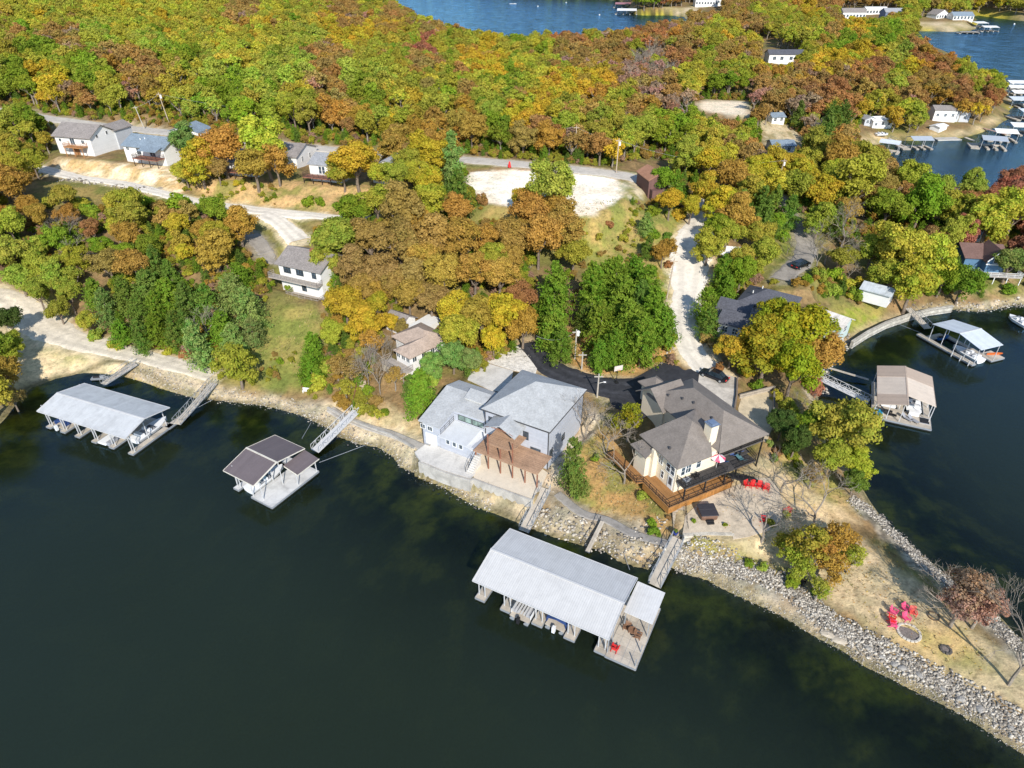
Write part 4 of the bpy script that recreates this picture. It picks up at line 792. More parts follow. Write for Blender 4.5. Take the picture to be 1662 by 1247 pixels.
me, C = crown_mesh("far_thin", 840, nc=34, nl=30, leaf=.05, cr=(.14, .28), mat_=M_leafi)
k = len(me.vertices); co_ = np.empty(k*3, np.float32); me.vertices.foreach_get("co", co_); co_ = co_.reshape(-1, 3); co_[:, 2] += HC; me.vertices.foreach_set("co", co_.ravel())
TC.objects.link(bpy.data.objects.new("far_treee", merge("far_thin_tree", me, trunk_mesh("far_trunk", 841, C, HC, M_barkp), M_barkp)))
PV = []; PC = []; PS = []; PR = []; PI = []
for i, key in stuff:
    col, al = PAL[key]; v = random.uniform(.8, 1.2); c = [max(.004, q*v*random.uniform(.90, 1.1)) for q in col]; al = min(1, max(0, al+random.uniform(-.2, .4)))
    PV.append((cx[i], cy[i], cz[i]-.1)); PC.append((*c, al)); PS.append(cr_[i]); PR.append(random.uniform(0, 6.28))
    PI.append(8 if key == 'x' else 9 if key in 'DGC' else 10 if key == 'u' or (key == 'b' and random.random() < .25) or random.random() < .10 else random.randrange(8))
npts = len(PV)
me = bpy.data.meshes.new("distant_forest"); me.vertices.add(npts); me.vertices.foreach_set("co", np.array(PV, np.float32).ravel())
for an, ty, dat, f in (("treecol", 'FLOAT_COLOR', PC, "color"), ("scl", 'FLOAT', PS, "value"), ("rot", 'FLOAT', PR, "value"), ("kidx", 'INT', PI, "value")):
    a = me.attributes.new(an, ty, 'POINT'); a.data.foreach_set(f, np.array(dat, np.int32 if ty == 'INT' else np.float32).ravel())
forest = link("distant_forest", me); tag(forest, kind="stuff", label="dense autumn woods of yellow, orange and green trees covering the hills beyond the road", cat="woods")
ng = bpy.data.node_groups.new("woods", 'GeometryNodeTree')
ng.interface.new_socket("Geometry", in_out='INPUT', socket_type='NodeSocketGeometry'); ng.interface.new_socket("Geometry", in_out='OUTPUT', socket_type='NodeSocketGeometry')
gi = ng.nodes.new("NodeGroupInput"); go = ng.nodes.new("NodeGroupOutput"); ip = ng.nodes.new("GeometryNodeInstanceOnPoints"); ci = ng.nodes.new("GeometryNodeCollectionInfo")
ci.inputs[0].default_value = TC; ci.inputs[1].default_value = True; ci.inputs[2].default_value = True
def nattr(n, ty):
    a = ng.nodes.new("GeometryNodeInputNamedAttribute"); a.data_type = ty; a.inputs[0].default_value = n; return a
ai = nattr("kidx", 'INT'); as_ = nattr("scl", 'FLOAT'); ar = nattr("rot", 'FLOAT'); cv = ng.nodes.new("ShaderNodeCombineXYZ"); ng.links.new(ar.outputs[0], cv.inputs[2])
ng.links.new(gi.outputs[0], ip.inputs["Points"]); ng.links.new(ci.outputs[0], ip.inputs["Instance"]); ip.inputs["Pick Instance"].default_value = True
ng.links.new(ai.outputs[0], ip.inputs["Instance Index"]); ng.links.new(cv.outputs[0], ip.inputs["Rotation"]); ng.links.new(as_.outputs[0], ip.inputs["Scale"]); ng.links.new(ip.outputs[0], go.inputs[0])
md = forest.modifiers.new("woods", 'NODES'); md.node_group = ng

# ---- undergrowth: brush and saplings under and beside the woods
UX = [[(757, 272), (1030, 285), (1050, 300), (1020, 335), (960, 355), (780, 338)], [(85, 190), (640, 250), (640, 300), (500, 300), (85, 262)], [(440, 380), (540, 395), (540, 490), (430, 470)], [(-60, 480), (30, 478), (110, 530), (350, 590), (360, 660), (-60, 700)],
      [(620, 520), (720, 500), (760, 610), (860, 555), (900, 585), (1000, 620), (1150, 580), (1210, 600), (1260, 625), (1260, 700), (1290, 780), (1400, 800), (1760, 1100), (1760, 1300), (1080, 940), (600, 780), (660, 690), (600, 640)],
      [(1150, 545), (1160, 500), (1240, 460), (1330, 480), (1400, 500), (1400, 540), (1330, 590), (1150, 600)], [(1268, 400), (1330, 400), (1330, 440), (1260, 470)], [(1550, 405), (1662, 400), (1662, 480), (1550, 480)], [(1128, 163), (1218, 163), (1222, 190), (1130, 190)], [(1490, 190), (1640, 180), (1570, 232), (1400, 240), (1400, 205)],
      [(350, 590), (350, 612), (536, 660), (690, 726), (690, 780), (340, 660)]]
UXa = [np.array(p, float) for p in UX]
ua = rng.uniform(60, 300, 42000)**1.0; ux = rng.uniform(-1, 1, 42000)*(ua*.84+30); uy = ua
dens = np.array([vnoise(np.array([a]), np.array([b]), 12, 91)[0] for a, b in zip(ux, uy)])
uz = np.array([hz(a, b) for a, b in zip(ux, uy)]); us = np.array([hz(a, b, SD) for a, b in zip(ux, uy)]); up_ = np.array([PJ(a, b, c) for a, b, c in zip(ux, uy, uz)])
ok = (us > 3.2) & (up_[:, 0] > -40) & (up_[:, 0] < 1700) & ((dens > .42) | (up_[:, 1] < 270))
mead = [np.array(p, float) for p in ([(355, 590), (372, 560), (440, 480), (530, 480), (535, 660), (350, 620)], [(860, 400), (780, 345), (1090, 335), (1100, 420), (1080, 600), (880, 590)], [(60, 262), (660, 300), (660, 350), (60, 340)])]
thin = np.zeros(len(ux), bool)
for P in mead: thin |= inpoly(P, up_[:, 0], up_[:, 1])
ok &= (~thin) | (rng.random(len(ux)) < .55)
for P in UXa: ok &= ~inpoly(P, up_[:, 0], up_[:, 1])
for k, (a, zz, ws) in ROADS.items():
    q = np.array([(p.x, p.y) for p in a[::2]])
    for (x, y), w_ in zip(q, ws[::2]): ok &= np.hypot(ux-x, uy-y) > (w_/2+1.0)
ok &= ~hides(up_[:, 0], up_[:, 1]-8, np.full(len(ux), 7.0))
ui = np.where(ok)[0][:13000]; print("undergrowth", len(ui))
me = bpy.data.meshes.new("undergrowth"); me.vertices.add(len(ui)); us_ = []; uc = []; uk = []; ur = []; upos = []
for i in ui:
    key = random.choice('vvvbbgyoDGu' if not thin[i] else 'vvvgybb'); col, al = PAL[key]; v = random.uniform(.75, 1.1); s = random.uniform(.45, 1.5)*(.6 if thin[i] else 1)
    uc.append((*[c*v for c in col], al)); us_.append(s); uk.append(9 if key in 'DG' and s > .6 else random.choice((0, 1, 2, 3, 4, 5, 10))); ur.append(random.uniform(0, 6.28)); upos.append((ux[i], uy[i], uz[i]-(.75*s if uk[-1] != 9 else .3)))
me.vertices.foreach_set("co", np.array(upos, np.float32).ravel())
for an, ty, dat, f in (("treecol", 'FLOAT_COLOR', uc, "color"), ("scl", 'FLOAT', us_, "value"), ("rot", 'FLOAT', ur, "value"), ("kidx", 'INT', uk, "value")):
    a = me.attributes.new(an, ty, 'POINT'); a.data.foreach_set(f, np.array(dat, np.int32 if ty == 'INT' else np.float32).ravel())
und = link("undergrowth", me); tag(und, kind="stuff", label="mixed olive and brown brush and saplings filling the banks and forest floor", cat="brush"); md = und.modifiers.new("woods", 'NODES'); md.node_group = ng

# ---- dry grass tufts and fallen leaves on the open ground
def clutter(name, label, cat, areas, n, kind):
    r = np.random.default_rng(17 if kind == 'g' else 23); Vv = []; cc = []
    P_ = [(np.array(p, float), dn, cols) for p, dn, cols in areas]; tot = 0
    for P, dn, cols in P_:
        q = np.array([tuple(G(x, y))[:2] for x, y in P]); x0, y0 = q.min(0); x1, y1 = q.max(0); m = int((x1-x0)*(y1-y0)*dn)
        xx = r.uniform(x0, x1, m); yy = r.uniform(y0, y1, m); k = inpoly(q, xx, yy)
        if kind == 'g': k &= vnoise(xx, yy, 2.2, 12) > .42
        for x, y in zip(xx[k], yy[k]):
            z = hz(x, y)
            if z < .3: continue
            c = np.array(cols[r.integers(len(cols))])*r.uniform(.75, 1.2)
            if kind == 'g':
                h = r.uniform(.12, .42)
                for b in range(4):
                    a = r.random()*6.28; w_ = .05; dx, dy = cos(a), sin(a); Vv += [(x-dy*w_, y+dx*w_, z-.02), (x+dy*w_, y-dx*w_, z-.02), (x+dx*h*.6, y+dy*h*.6, z+h)]; cc += [c]*3
            else:
                a = r.random()*6.28; s = r.uniform(.05, .12); dx, dy = cos(a)*s, sin(a)*s; zz = z+.06+r.uniform(0, .03); Vv += [(x-dx, y-dy, zz), (x+dy, y-dx, zz+.02), (x-dy+dx, y+dx+dy, zz)]; cc += [c]*3
    m_, N, L = newmat(name+"_blades"); at = N.new("ShaderNodeAttribute"); at.attribute_name = "tone"; d = N.new("ShaderNodeBsdfDiffuse"); L.new(at.outputs["Color"], d.inputs[0]); o = N.new("ShaderNodeOutputMaterial"); L.new(d.outputs[0], o.inputs[0])
    cc = np.concatenate([np.array(cc), np.ones((len(cc), 1))], 1); ob = link(name, npmesh(name, np.array(Vv), np.arange(len(Vv)).reshape(-1, 3), m_, [("tone", 'FLOAT_COLOR', cc)])); tag(ob, label, cat, kind="stuff"); print(name, len(Vv)//3)
TAN = [(.42, .33, .17), (.36, .29, .14), (.30, .27, .10)]; OLV = [(.22, .23, .07), (.28, .26, .09), (.36, .30, .13), (.17, .20, .05)]
clutter("dry_grass", "dry tan and olive grass tufts over the meadow, slopes and lawns", "grass", [([(355, 590), (372, 560), (470, 480), (520, 510), (535, 620), (430, 636), (350, 615)], 3.2, OLV+TAN), ([(830, 345), (1085, 335), (1100, 420), (1085, 470), (1050, 440), (940, 430), (860, 400)], 1.6, OLV+TAN), ([(870, 545), (1105, 545), (1095, 585), (1000, 618), (940, 606)], 2.5, TAN),
    ([(930, 740), (985, 680), (1060, 780), (1085, 820), (1080, 850), (960, 825)], 3.0, TAN+OLV[:1]), ([(66, 295), (300, 322), (330, 345), (300, 370), (140, 330), (66, 335)], 1.2, OLV+TAN), ([(300, 285), (650, 305), (650, 340), (430, 336)], 1.0, TAN), ([(1245, 705), (1290, 690), (1350, 760), (1400, 840), (1330, 800), (1270, 760)], 3, OLV), ([(1290, 850), (1400, 880), (1480, 960), (1600, 1060), (1600, 1120), (1400, 1010)], 1.2, TAN), ([(1105, 880), (1190, 888), (1260, 915), (1240, 925), (1110, 893)], 5, OLV)], 0, 'g')
LEAFC = [(.42, .20, .05), (.36, .22, .08), (.5, .33, .06), (.28, .16, .07)]
clutter("fallen_leaves", "scattered fallen orange and brown leaves on the lawns and yards", "leaves", [([(930, 740), (960, 670), (1040, 700), (1085, 800), (1080, 860), (960, 830)], 2.2, LEAFC), ([(1200, 880), (1290, 800), (1420, 870), (1560, 1000), (1640, 1110), (1400, 1010), (1300, 950)], 1.6, LEAFC), ([(870, 545), (1105, 545), (1095, 585), (1000, 618), (940, 606)], 2.0, LEAFC), ([(600, 600), (700, 610), (700, 690), (590, 660)], 2, LEAFC), ([(1105, 830), (1250, 780), (1265, 850), (1200, 872)], .8, LEAFC)], 0, 'l')
# ------------------------------------------------------------------ building helpers
class Fr:
    """local frame at (x,y,zb) turned by rz degrees, able to read wall positions off photo pixels"""
    def __init__(s, x, y, rz, zb): s.x, s.y, s.rz, s.zb = x, y, rz, zb; s.c, s.s = cos(radians(rz)), sin(radians(rz))
    @classmethod
    def px(cls, A, B, z):
        a = U(*A, z); b = U(*B, z); f = cls(a.x, a.y, degrees(atan2(b.y-a.y, b.x-a.x)), z); f.L = hypot(b.x-a.x, b.y-a.y); return f
    def loc(s, p): dx, dy = p[0]-s.x, p[1]-s.y; return (dx*s.c+dy*s.s, -dx*s.s+dy*s.c, p[2]-s.zb)
    def wall(s, ax, c, px, py):
        """pixel -> (u, z) on the vertical local plane y=c (ax 'y') or x=c (ax 'x')"""
        d = ray(px, py); o = s.loc((0, 0, CH)); e = s.loc((d[0], d[1], CH+d[2])); v = [e[i]-o[i] for i in range(3)]
        i = 1 if ax == 'y' else 0; t = (c-o[i])/v[i]; return (o[1-i]+v[1-i]*t, o[2]+v[2]*t)
    def w(s, x, y, z): return Vector((s.x+x*s.c-y*s.s, s.y+x*s.s+y*s.c, s.zb+z))
M_glass = glassmat(); M_white = mat("white_paint", (.74, .74, .72), .5, .05, 1, stain=.08); M_black = mat("black_metal", (.02, .02, .022), .5, .2, 3)
M_trim = mat("dark_trim", (.06, .06, .065), .6, .1, 2)
def window(rt, face, c, u, z, w_, h, fm=None, sgn=-1, mull=True, name='window', gm=None):
    """window centred at (u,z) on plane; face 'y': plane y=c facing sgn*y ; face 'x' likewise"""
    f = MB(); g = MB(); d0, d1 = c-.02*sgn*-1, c+.05*sgn
    def bx(mb, u0, u1, z0, z1, da, db):
        if face == 'y': mb.box(u0, u1, da, db, z0, z1)
        else: mb.box(da, db, u0, u1, z0, z1)
    t = .07
    bx(f, u-w_/2-t, u+w_/2+t, z+h/2, z+h/2+t, c, d1); bx(f, u-w_/2-t, u+w_/2+t, z-h/2-t, z-h/2, c, c+.08*sgn)
    bx(f, u-w_/2-t, u-w_/2, z-h/2, z+h/2, c, d1); bx(f, u+w_/2, u+w_/2+t, z-h/2, z+h/2, c, d1)
    if mull and w_ > .7: bx(f, u-.025, u+.025, z-h/2, z+h/2, c, d1)
    if mull and h > .9 and w_ < 1.4: bx(f, u-w_/2, u-.027, z-.02, z+.02, c, c+.045*sgn); bx(f, u+.027, u+w_/2, z-.02, z+.02, c, c+.045*sgn)
    bx(g, u-w_/2, u+w_/2, z-h/2, z+h/2, c, c+.02*sgn)
    o = f.build(name, fm or M_white, rt); g.build("pane", gm or M_glass, o); return o
def railing(mb, pts, h=1.0, post=1.5, r=.03, bal=.0, zoff=0):
    """handrail with posts and middle rails along local points"""
    for i in range(len(pts)-1):
        p, q = Vector(pts[i]), Vector(pts[i+1]); n = max(1, round((q-p).length/post))
        for k in range(n+1):
            c = p.lerp(q, k/n); mb.bar(c+Vector((0, 0, zoff)), c+Vector((0, 0, h)), r*1.6, r*1.6)
        for hh in (h, h*.55, h*.15): mb.bar(p+Vector((0, 0, hh)), q+Vector((0, 0, hh)), r*1.5, r*1.5)
        if bal:
            m = int((q-p).length/bal)
            for k in range(1, m): c = p.lerp(q, k/m); mb.bar(c+Vector((0, 0, h*.15)), c+Vector((0, 0, h)), .02, .02)
    return mb
def place(name, label, cat, fr, group=None): return thing(name, label, cat, (fr.x, fr.y, fr.zb), fr.rz, group)
def gable_roof(mb, x0, x1, y0, y1, z, rise, ax='x', ov=.4, t=.16, back=None):
    """eaves at height z over the box; ridge along ax"""
    s = rise/((y1-y0)/2 if ax == 'x' else (x1-x0)/2)
    if ax == 'x':
        m = (y0+y1)/2; zl = z-ov*s; a, b = x0-ov, x1+ov
        mb.slab([(a, y0-ov, zl), (b, y0-ov, zl), (b, m, z+rise), (a, m, z+rise)], t); mb.slab([(a, m, z+rise), (b, m, z+rise), (b, y1+ov, zl), (a, y1+ov, zl)], t)
    else:
        m = (x0+x1)/2; zl = z-ov*s; a, b = y0-ov, y1+ov
        mb.slab([(x0-ov, a, zl), (m, a, z+rise), (m, b, z+rise), (x0-ov, b, zl)], t); mb.slab([(m, a, z+rise), (x1+ov, a, zl), (x1+ov, b, zl), (m, b, z+rise)], t)
def hip_roof(mb, x0, x1, y0, y1, z, rise, ov=.4, t=.16, ins=None):
    a, b, c, d = x0-ov, x1+ov, y0-ov, y1+ov; zl = z-.1
    if b-a >= d-c:
        k = (d-c)/2 if ins is None else ins; m = (c+d)/2; p, q = (a+k, m, z+rise), (b-k, m, z+rise)
        mb.slab([(a, c, zl), (b, c, zl), q, p], t); mb.slab([(b, d, zl), (a, d, zl), p, q], t); mb.slab([(a, d, zl), (a, c, zl), p], t); mb.slab([(b, c, zl), (b, d, zl), q], t)
    else:
        k = (b-a)/2 if ins is None else ins; m = (a+b)/2; p, q = (m, c+k, z+rise), (m, d-k, z+rise)
        mb.slab([(a, c, zl), p, q, (a, d, zl)], t); mb.slab([(b, d, zl), q, p, (b, c, zl)], t); mb.slab([(a, c, zl), (b, c, zl), p], t); mb.slab([(b, d, zl), (a, d, zl), q], t)
def gwalls(mb, x0, x1, y0, y1, z0, z, rise=0, ax='x'):
    if not rise: return mb.box(x0, x1, y0, y1, z0, z)
    if ax == 'x':
        m = (y0+y1)/2; v = [(x, y, zz) for x in (x0, x1) for (y, zz) in ((y0, z0), (y1, z0), (y1, z), (m, z+rise), (y0, z))]
        return mb.add(v, [(0, 1, 2, 3, 4), (9, 8, 7, 6, 5), (0, 4, 9, 5), (4, 3, 8, 9), (3, 2, 7, 8), (2, 1, 6, 7), (1, 0, 5, 6)])
    m = (x0+x1)/2; v = [(x, y, zz) for y in (y0, y1) for (x, zz) in ((x0, z0), (x1, z0), (x1, z), (m, z+rise), (x0, z))]
    return mb.add(v, [(4, 3, 2, 1, 0), (5, 6, 7, 8, 9), (5, 9, 4, 0), (9, 8, 3, 4), (8, 7, 2, 3), (7, 6, 1, 2), (6, 5, 0, 1)])
# =================================================================== grey waterfront house
S_grey = shingle("grey_shingles", (.385, .395, .40), .10); W_grey = mat("pale_blue_grey_siding", (.42, .445, .50), .6, .05, .4, stripes=(2, .2, .12, .10), stain=.06)
f = Fr(-4.45, 77.3, -30, 2.5)
gh = place("lake_house", "large pale grey house with square hip roof and brown timber deck above the sand yard", "house", f)
mb = MB(); mb.box(.4, 10.75, .4, 11.7, -.6, 7.15); mb.build("wall", W_grey, gh)
mb = MB(); mb.box(-8.4, -5.1, -3.2, 7.0, -.6, 4.15); mb.box(-5.1, .38, .45, 7.0, 2.3, 4.15); mb.box(-5.098, .9, -3.35, 7.0, -.6, 2.45); mb.build("wall", W_grey, gh)
mb = MB(); mb.box(.4-.02, .4+.10, .3, .42, -.3, 7.1); mb.box(10.68, 10.79, .34, .46, -.4, 7.1); mb.box(10.70, 10.80, 11.6, 11.72, -.2, 7.1); mb.box(-8.46, -8.36, -3.26, -3.16, -.3, 4.1); mb.box(.86, .94, -3.4, -3.3, -.3, 2.4); mb.build("corner_trim", M_trim, gh)
mb = MB(); A = [(0, 0, 7.12), (11.1, 0, 7.12), (11.1, 12.1, 7.12), (0, 12.1, 7.12)]; ap = (5.4, 6.4, 9.9)
for i in range(4): mb.slab([A[i], A[(i+1) % 4], ap], .14)
rf = mb.build("roof", S_grey, gh)
mb = MB()
for i in range(4):
    p, q = Vector(A[i]), Vector(A[(i+1) % 4]); mb.bar(p+Vector((0, 0, -.13)), q+Vector((0, 0, -.13)), .08, .2)
mb.build("fascia", M_trim, rf)
mb = MB(); x0 = -8.8
mb.slab([(-8.8, -3.6, 4.05), (-5.0, -3.6, 4.05), (-5.0, 4.0, 5.95), (-8.8, 4.0, 5.95)], .14); mb.slab([(-5.0, .15, 4.98), (.38, .15, 4.98), (.38, 4.0, 5.95), (-5.0, 4.0, 5.95)], .14)
mb.slab([(-8.8, 4.0, 5.95), (.38, 4.0, 5.95), (.38, 7.3, 5.0), (-8.8, 7.3, 5.0)], .14); rw = mb.build("wing_roof", S_grey, gh)
mb = MB(); mb.add([(-8.35, -3.1, 4.1), (-8.35, 7, 4.1), (-8.35, 7, 4.95), (-8.35, 4, 5.85), (-5.1, -3.1, 4.1), (-5.1, 7, 4.1), (-5.1, 7, 4.95), (-5.1, 4, 5.85)], [(0, 3, 2, 1), (4, 5, 6, 7), (0, 4, 7, 3), (3, 7, 6, 2), (1, 2, 6, 5)])
mb.add([(-5.1, .45, 4.1), (.36, .45, 4.1), (.36, .45, 4.93), (-5.1, .45, 4.93)], [(0, 1, 2, 3)]); mb.build("gable_wall", W_grey, gh)
mb = MB(); mb.slab([(-4.6, 2.6, 5.85), (-1.0, 2.6, 5.85), (-1.0, 4.3, 6.5), (-4.6, 4.3, 6.5)], .1); mb.box(-4.5, -1.1, 2.72, 4.2, 5.2, 5.72); mb.build("roof_dormer", M_white, gh)
mb = MB(); mb.slab([(-4.65, 2.5, 5.92), (-.95, 2.5, 5.92), (-.95, 4.4, 6.55), (-4.65, 4.4, 6.55)], .05); mb.build("dormer_roof", S_grey, gh)
mb = MB(); mb.slab([(-5.3, -3.75, 2.62), (-.3, -3.75, 2.62), (-.3, .4, 2.95), (-5.3, .4, 2.95)], .12); mb.slab([(-.3, -3.75, 2.62), (1.15, -3.75, 2.2), (1.15, .4, 2.2), (-.3, .4, 2.95)], .12); mb.build("lower_roof", mat("pale_membrane_roof", (.56, .58, .60), .5, .06, .8, stain=.08), gh)
mb = MB(); railing(mb, [(-5.05, -3.3, 2.62), (-5.05, .2, 2.9)], .9, 1.2, .025); mb.build("railing", M_trim, gh)
for (u, w_) in ((-3.2, 2.3), (-.9, 1.9)): window(gh, 'y', .45, u, 3.72, w_, .85, M_trim, gm=glassmat("greenish_glass", (.12, .17, .15)))
for (px, py) in ((686.5, 691.5), (698, 696)):
    u, z = f.wall('y', -3.2, px, py); window(gh, 'y', -3.2, u, z, .75, .7, M_white)
for (px, py) in ((727, 717), (737.5, 721), (748, 725)):
    u, z = f.wall('y', -3.35, px, py); window(gh, 'y', -3.35, u, z, .55, .85, M_white)
mb = MB(); mb.box(-7.9, -5.9, -3.26, -3.19, -.05, 2.0); mb.build("garage_door", M_white, gh)
for (ax, c, sg, px, py, w_, h) in (('y', .4, -1, 853.5, 707, .75, 1.25), ('y', .4, -1, 869, 737, 1.5, 2.0), ('y', .4, -1, 841, 722, .6, 1.1), ('y', .4, -1, 797, 682, .7, 1.0), ('x', 10.75, 1, 914, 709, .8, 1.0), ('x', 10.75, 1, 894, 736, .9, 1.4), ('y', .4, -1, 820, 715, 1.6, 2.0)):
    u, z = f.wall(ax, c, px, py); window(gh, ax, c, u, z, w_, h, M_trim, sgn=sg)
M_deckb = mat("brown_deck_boards", (.42, .265, .17), .7, .18, .6, stripes=(1, .14, .12, .35)); M_post = mat("rust_brown_timber", (.27, .12, .075), .65, .2, 2)
mb = MB(); mb.box(1.1, 11.4, -4.0, .35, 2.55, 2.72); mb.build("deck", M_deckb, gh)
mb = MB(); mb.prism([(2.6, .35), (2.6, -2.6), (3.3, -3.5), (6.4, -3.5), (7.3, -2.3), (7.3, .35)], 4.35, 4.47); mb.build("upper_deck", M_deckb, gh)
for x, zt in ((1.3, 2.5), (3.38, 6.2), (5.39, 4.33), (7.35, 6.2), (9.35, 2.5), (11.25, 2.5)):
    mb = MB(); mb.box(x-.08, x+.08, -3.77, -3.61, -.4, zt); mb.build("post", M_post, gh)
mb = MB(); mb.slab([(2.0, -2.9, 6.35), (4.6, -2.6, 7.4), (4.6, .4, 7.4), (2.0, .4, 6.35)], .14); mb.slab([(4.6, -2.6, 7.4), (7.2, -2.9, 6.35), (7.2, .4, 6.35), (4.6, .4, 7.4)], .14); mb.build("porch_roof", S_grey, gh)
mb = MB()
for i in range(8):
    a, b = pi*i/8, pi*(i+1)/8; mb.bar((4.6-2.4*cos(a), -2.7, 6.2+.7*sin(a)), (4.6-2.4*cos(b), -2.7, 6.2+.7*sin(b)), .08, .10)
mb.build("arch_beam", M_post, gh)
# stairs and seawall below the grey house
f2 = Fr(-4.45, 77.3, -30, 2.5)
st = place("concrete_stairs", "pale concrete steps beside the grey house, dropping from the deck to the slab", "stairs", Fr(*f2.w(1.15, -3.6, 0)[:2], -30, 2.5))
mb = MB()
for i in range(9): mb.box(0, .95, -i*.28-.28, -i*.28, -.2, 1.75-i*.19)
mb.build("steps", M_conc, st); mb = MB(); mb.bar((-.05, 0, 2.7), (-.05, -2.6, 1.0), .05, .05); [mb.bar((-.05, -k*.85, .3), (-.05, -k*.85, 2.7-k*.56), .04, .04) for k in range(4)]; mb.build("handrail", M_black, st)
def wallrun(name, label, P, z, h, t, m, cat="wall", base=None, group=None):
    q = [U(x, y, z) for x, y in P] if base is None else [G(x, y) for x, y in P]
    o0 = q[0]; rt = thing(name, label, cat, (o0.x, o0.y, 0), 0, group); mb = MB()
    for i in range(len(q)-1):
        a, b = q[i]-Vector((o0.x, o0.y, 0)), q[i+1]-Vector((o0.x, o0.y, 0)); zt0 = z if base is None else a.z+base; zt1 = z if base is None else b.z+base
        d = (b-a); d.z = 0; d.normalize(); s = Vector((-d.y, d.x, 0))*t/2; e = d*(t/2-.004*(i % 2))
        a2, b2 = a-e, b+e; v = []
        for (p, zt) in ((a2, zt0), (b2, zt1)):
            for sg in (-1, 1): v += [(p.x+s.x*sg, p.y+s.y*sg, zt-h), (p.x+s.x*sg, p.y+s.y*sg, zt-.003*(i % 2))]
        mb.add(v, [(0, 1, 3, 2), (4, 6, 7, 5), (0, 4, 5, 1), (2, 3, 7, 6), (1, 5, 7, 3), (0, 2, 6, 4)])
    mb.build("masonry", m, rt); return rt
M_oldc = mat("weathered_concrete", (.48, .455, .41), .9, .12, .8, stain=.35, bump=.2)
wallrun("retaining_wall", "long pale concrete retaining wall holding the slab and sand yard above the lake", [(681, 750), (720, 766), (763, 779.5), (768, 777), (800, 789), (863, 811.5)], 2.72, 2.2, .28, M_oldc)
wallrun("retaining_wall", "low curved concrete wall along the stony shore left of the grey house", [(533, 664), (560, 680), (600, 695), (640, 710), (672, 728)], 1.9, 1.2, .35, M_oldc, base=.35)
# =================================================================== beige house on the point
M_stuc = mat("cream_stucco", (.72, .63, .48), .85, .04, .6, stain=.05); S_tau = shingle("taupe_shingles", (.20, .175, .155), .10); M_ordeck = mat("orange_deck_boards", (.33, .165, .06), .6, .15, .8, stripes=(0, .15, .12, .4)); M_dkrail = mat("dark_brown_rail", (.05, .035, .03), .6, .2, 2)
f = Fr(21.30, 65.02, 27.5, 3.2)
bh = place("hip_roof_house", "cream stucco house with brown hip roof, tall chimney and dark railed decks", "house", f)
mb = MB(); mb.box(.5, 7.3, .5, 7.5, -.3, 5.75); mb.box(7.3, 13.0, 3.3, 15.1, -.3, 5.75); gwalls(mb, 7.1, 10.9, 11.7, 16.7, 1, 5.68, 1.8, 'x'); mb.box(9.0, 11.6, 16.4, 19.4, 1.2, 5.1); mb.box(-1.1, .5, 4.9, 7.3, -.3, 4.9); mb.box(-.35, .5, 4.35, 4.9, -.3, 5.6); mb.build("wall", M_stuc, bh)
E_ = 5.8; R_ = 8.8
mb = MB(); mb.slab([(-.15, -.15, E_), (5.3, 4.1, R_), (5.3, 5.6, R_), (-.15, 8.0, E_)]); mb.slab([(-.15, -.15, E_), (5.6, -.15, E_), (5.3, 4.1, R_)])
mb.slab([(5.3, 4.1, R_), (5.6, -.15, E_), (7.5, 2.6, 7.0)]); mb.slab([(5.3, 4.1, R_), (7.5, 2.6, 7.0), (9.3, 7.6, 7.4)]); mb.slab([(5.3, 4.1, R_), (9.3, 7.6, 7.4), (5.3, 5.6, R_)]); mb.slab([(-.15, 8.0, E_), (5.3, 5.6, R_), (7.4, 8.0, E_)]); mb.slab([(7.4, 8.0, E_), (5.3, 5.6, R_), (9.3, 7.6, 7.4)])
mb.build("roof", S_tau, bh)
mb = MB(); a, b, c, d = 6.8, 15.8, -.15, 15.7; p, q = (10.7, 4.0, R_+.05), (10.7, 10.2, R_+.05)
mb.slab([(a, c, E_), (b, c, E_), p]); mb.slab([(b, c, E_), (b, d, E_), q, p]); mb.slab([(b, d, E_), (a, d, E_), q]); mb.slab([(a, d, E_), (a, c+2.4, E_+.02), p, q]); mb.slab([(a, c+2.4, E_+.02), (a+.2, c, E_), p])
mb.build("porch_side_roof", S_tau, bh)
mb = MB(); gable_roof(mb, 6.7, 11.4, 11.4, 17.0, 5.75, 2.0, 'x', .45); mb.build("garage_roof", S_tau, bh)
mb = MB(); hip_roof(mb, 8.9, 11.7, 16.3, 19.5, 5.15, 1.2, .4); mb.build("entry_roof", S_tau, bh)
mb = MB(); mb.slab([(-1.6, 4.4, 4.75), (0.1, 4.9, 5.3), (.1, 7.4, 5.3), (-1.6, 7.9, 4.75)]); mb.build("side_roof", S_tau, bh)
mb = MB(); mb.box(6.35, 7.6, 1.5, 2.8, -.2, 9.1); ch = mb.build("chimney", M_stuc, bh); mb = MB(); mb.box(6.25, 7.7, 1.4, 2.9, 9.1, 9.2); mb.box(6.5, 7.45, 1.65, 2.65, 9.2, 9.4); mb.build("chimney_cap", mat("galvanised_steel", (.35, .42, .52), .3, .1, 3, metal=.7), ch)
mb = MB()
for (x, y) in ((1.0, 3.0), (9.2, 4.4), (9.3, 8.3), (8.9, 10.2), (8.2, 12.4)):
    s = (x-(-.15))/(5.45)*3 if x < 5 else 0; z = E_+s if x < 5 else E_+(x-6.8)/3.9*3; mb.lathe([(.16, 0), (.16, .32), (.05, .36)], (x, y, z), 10)
mb.build("roof_vent", M_trim, bh)
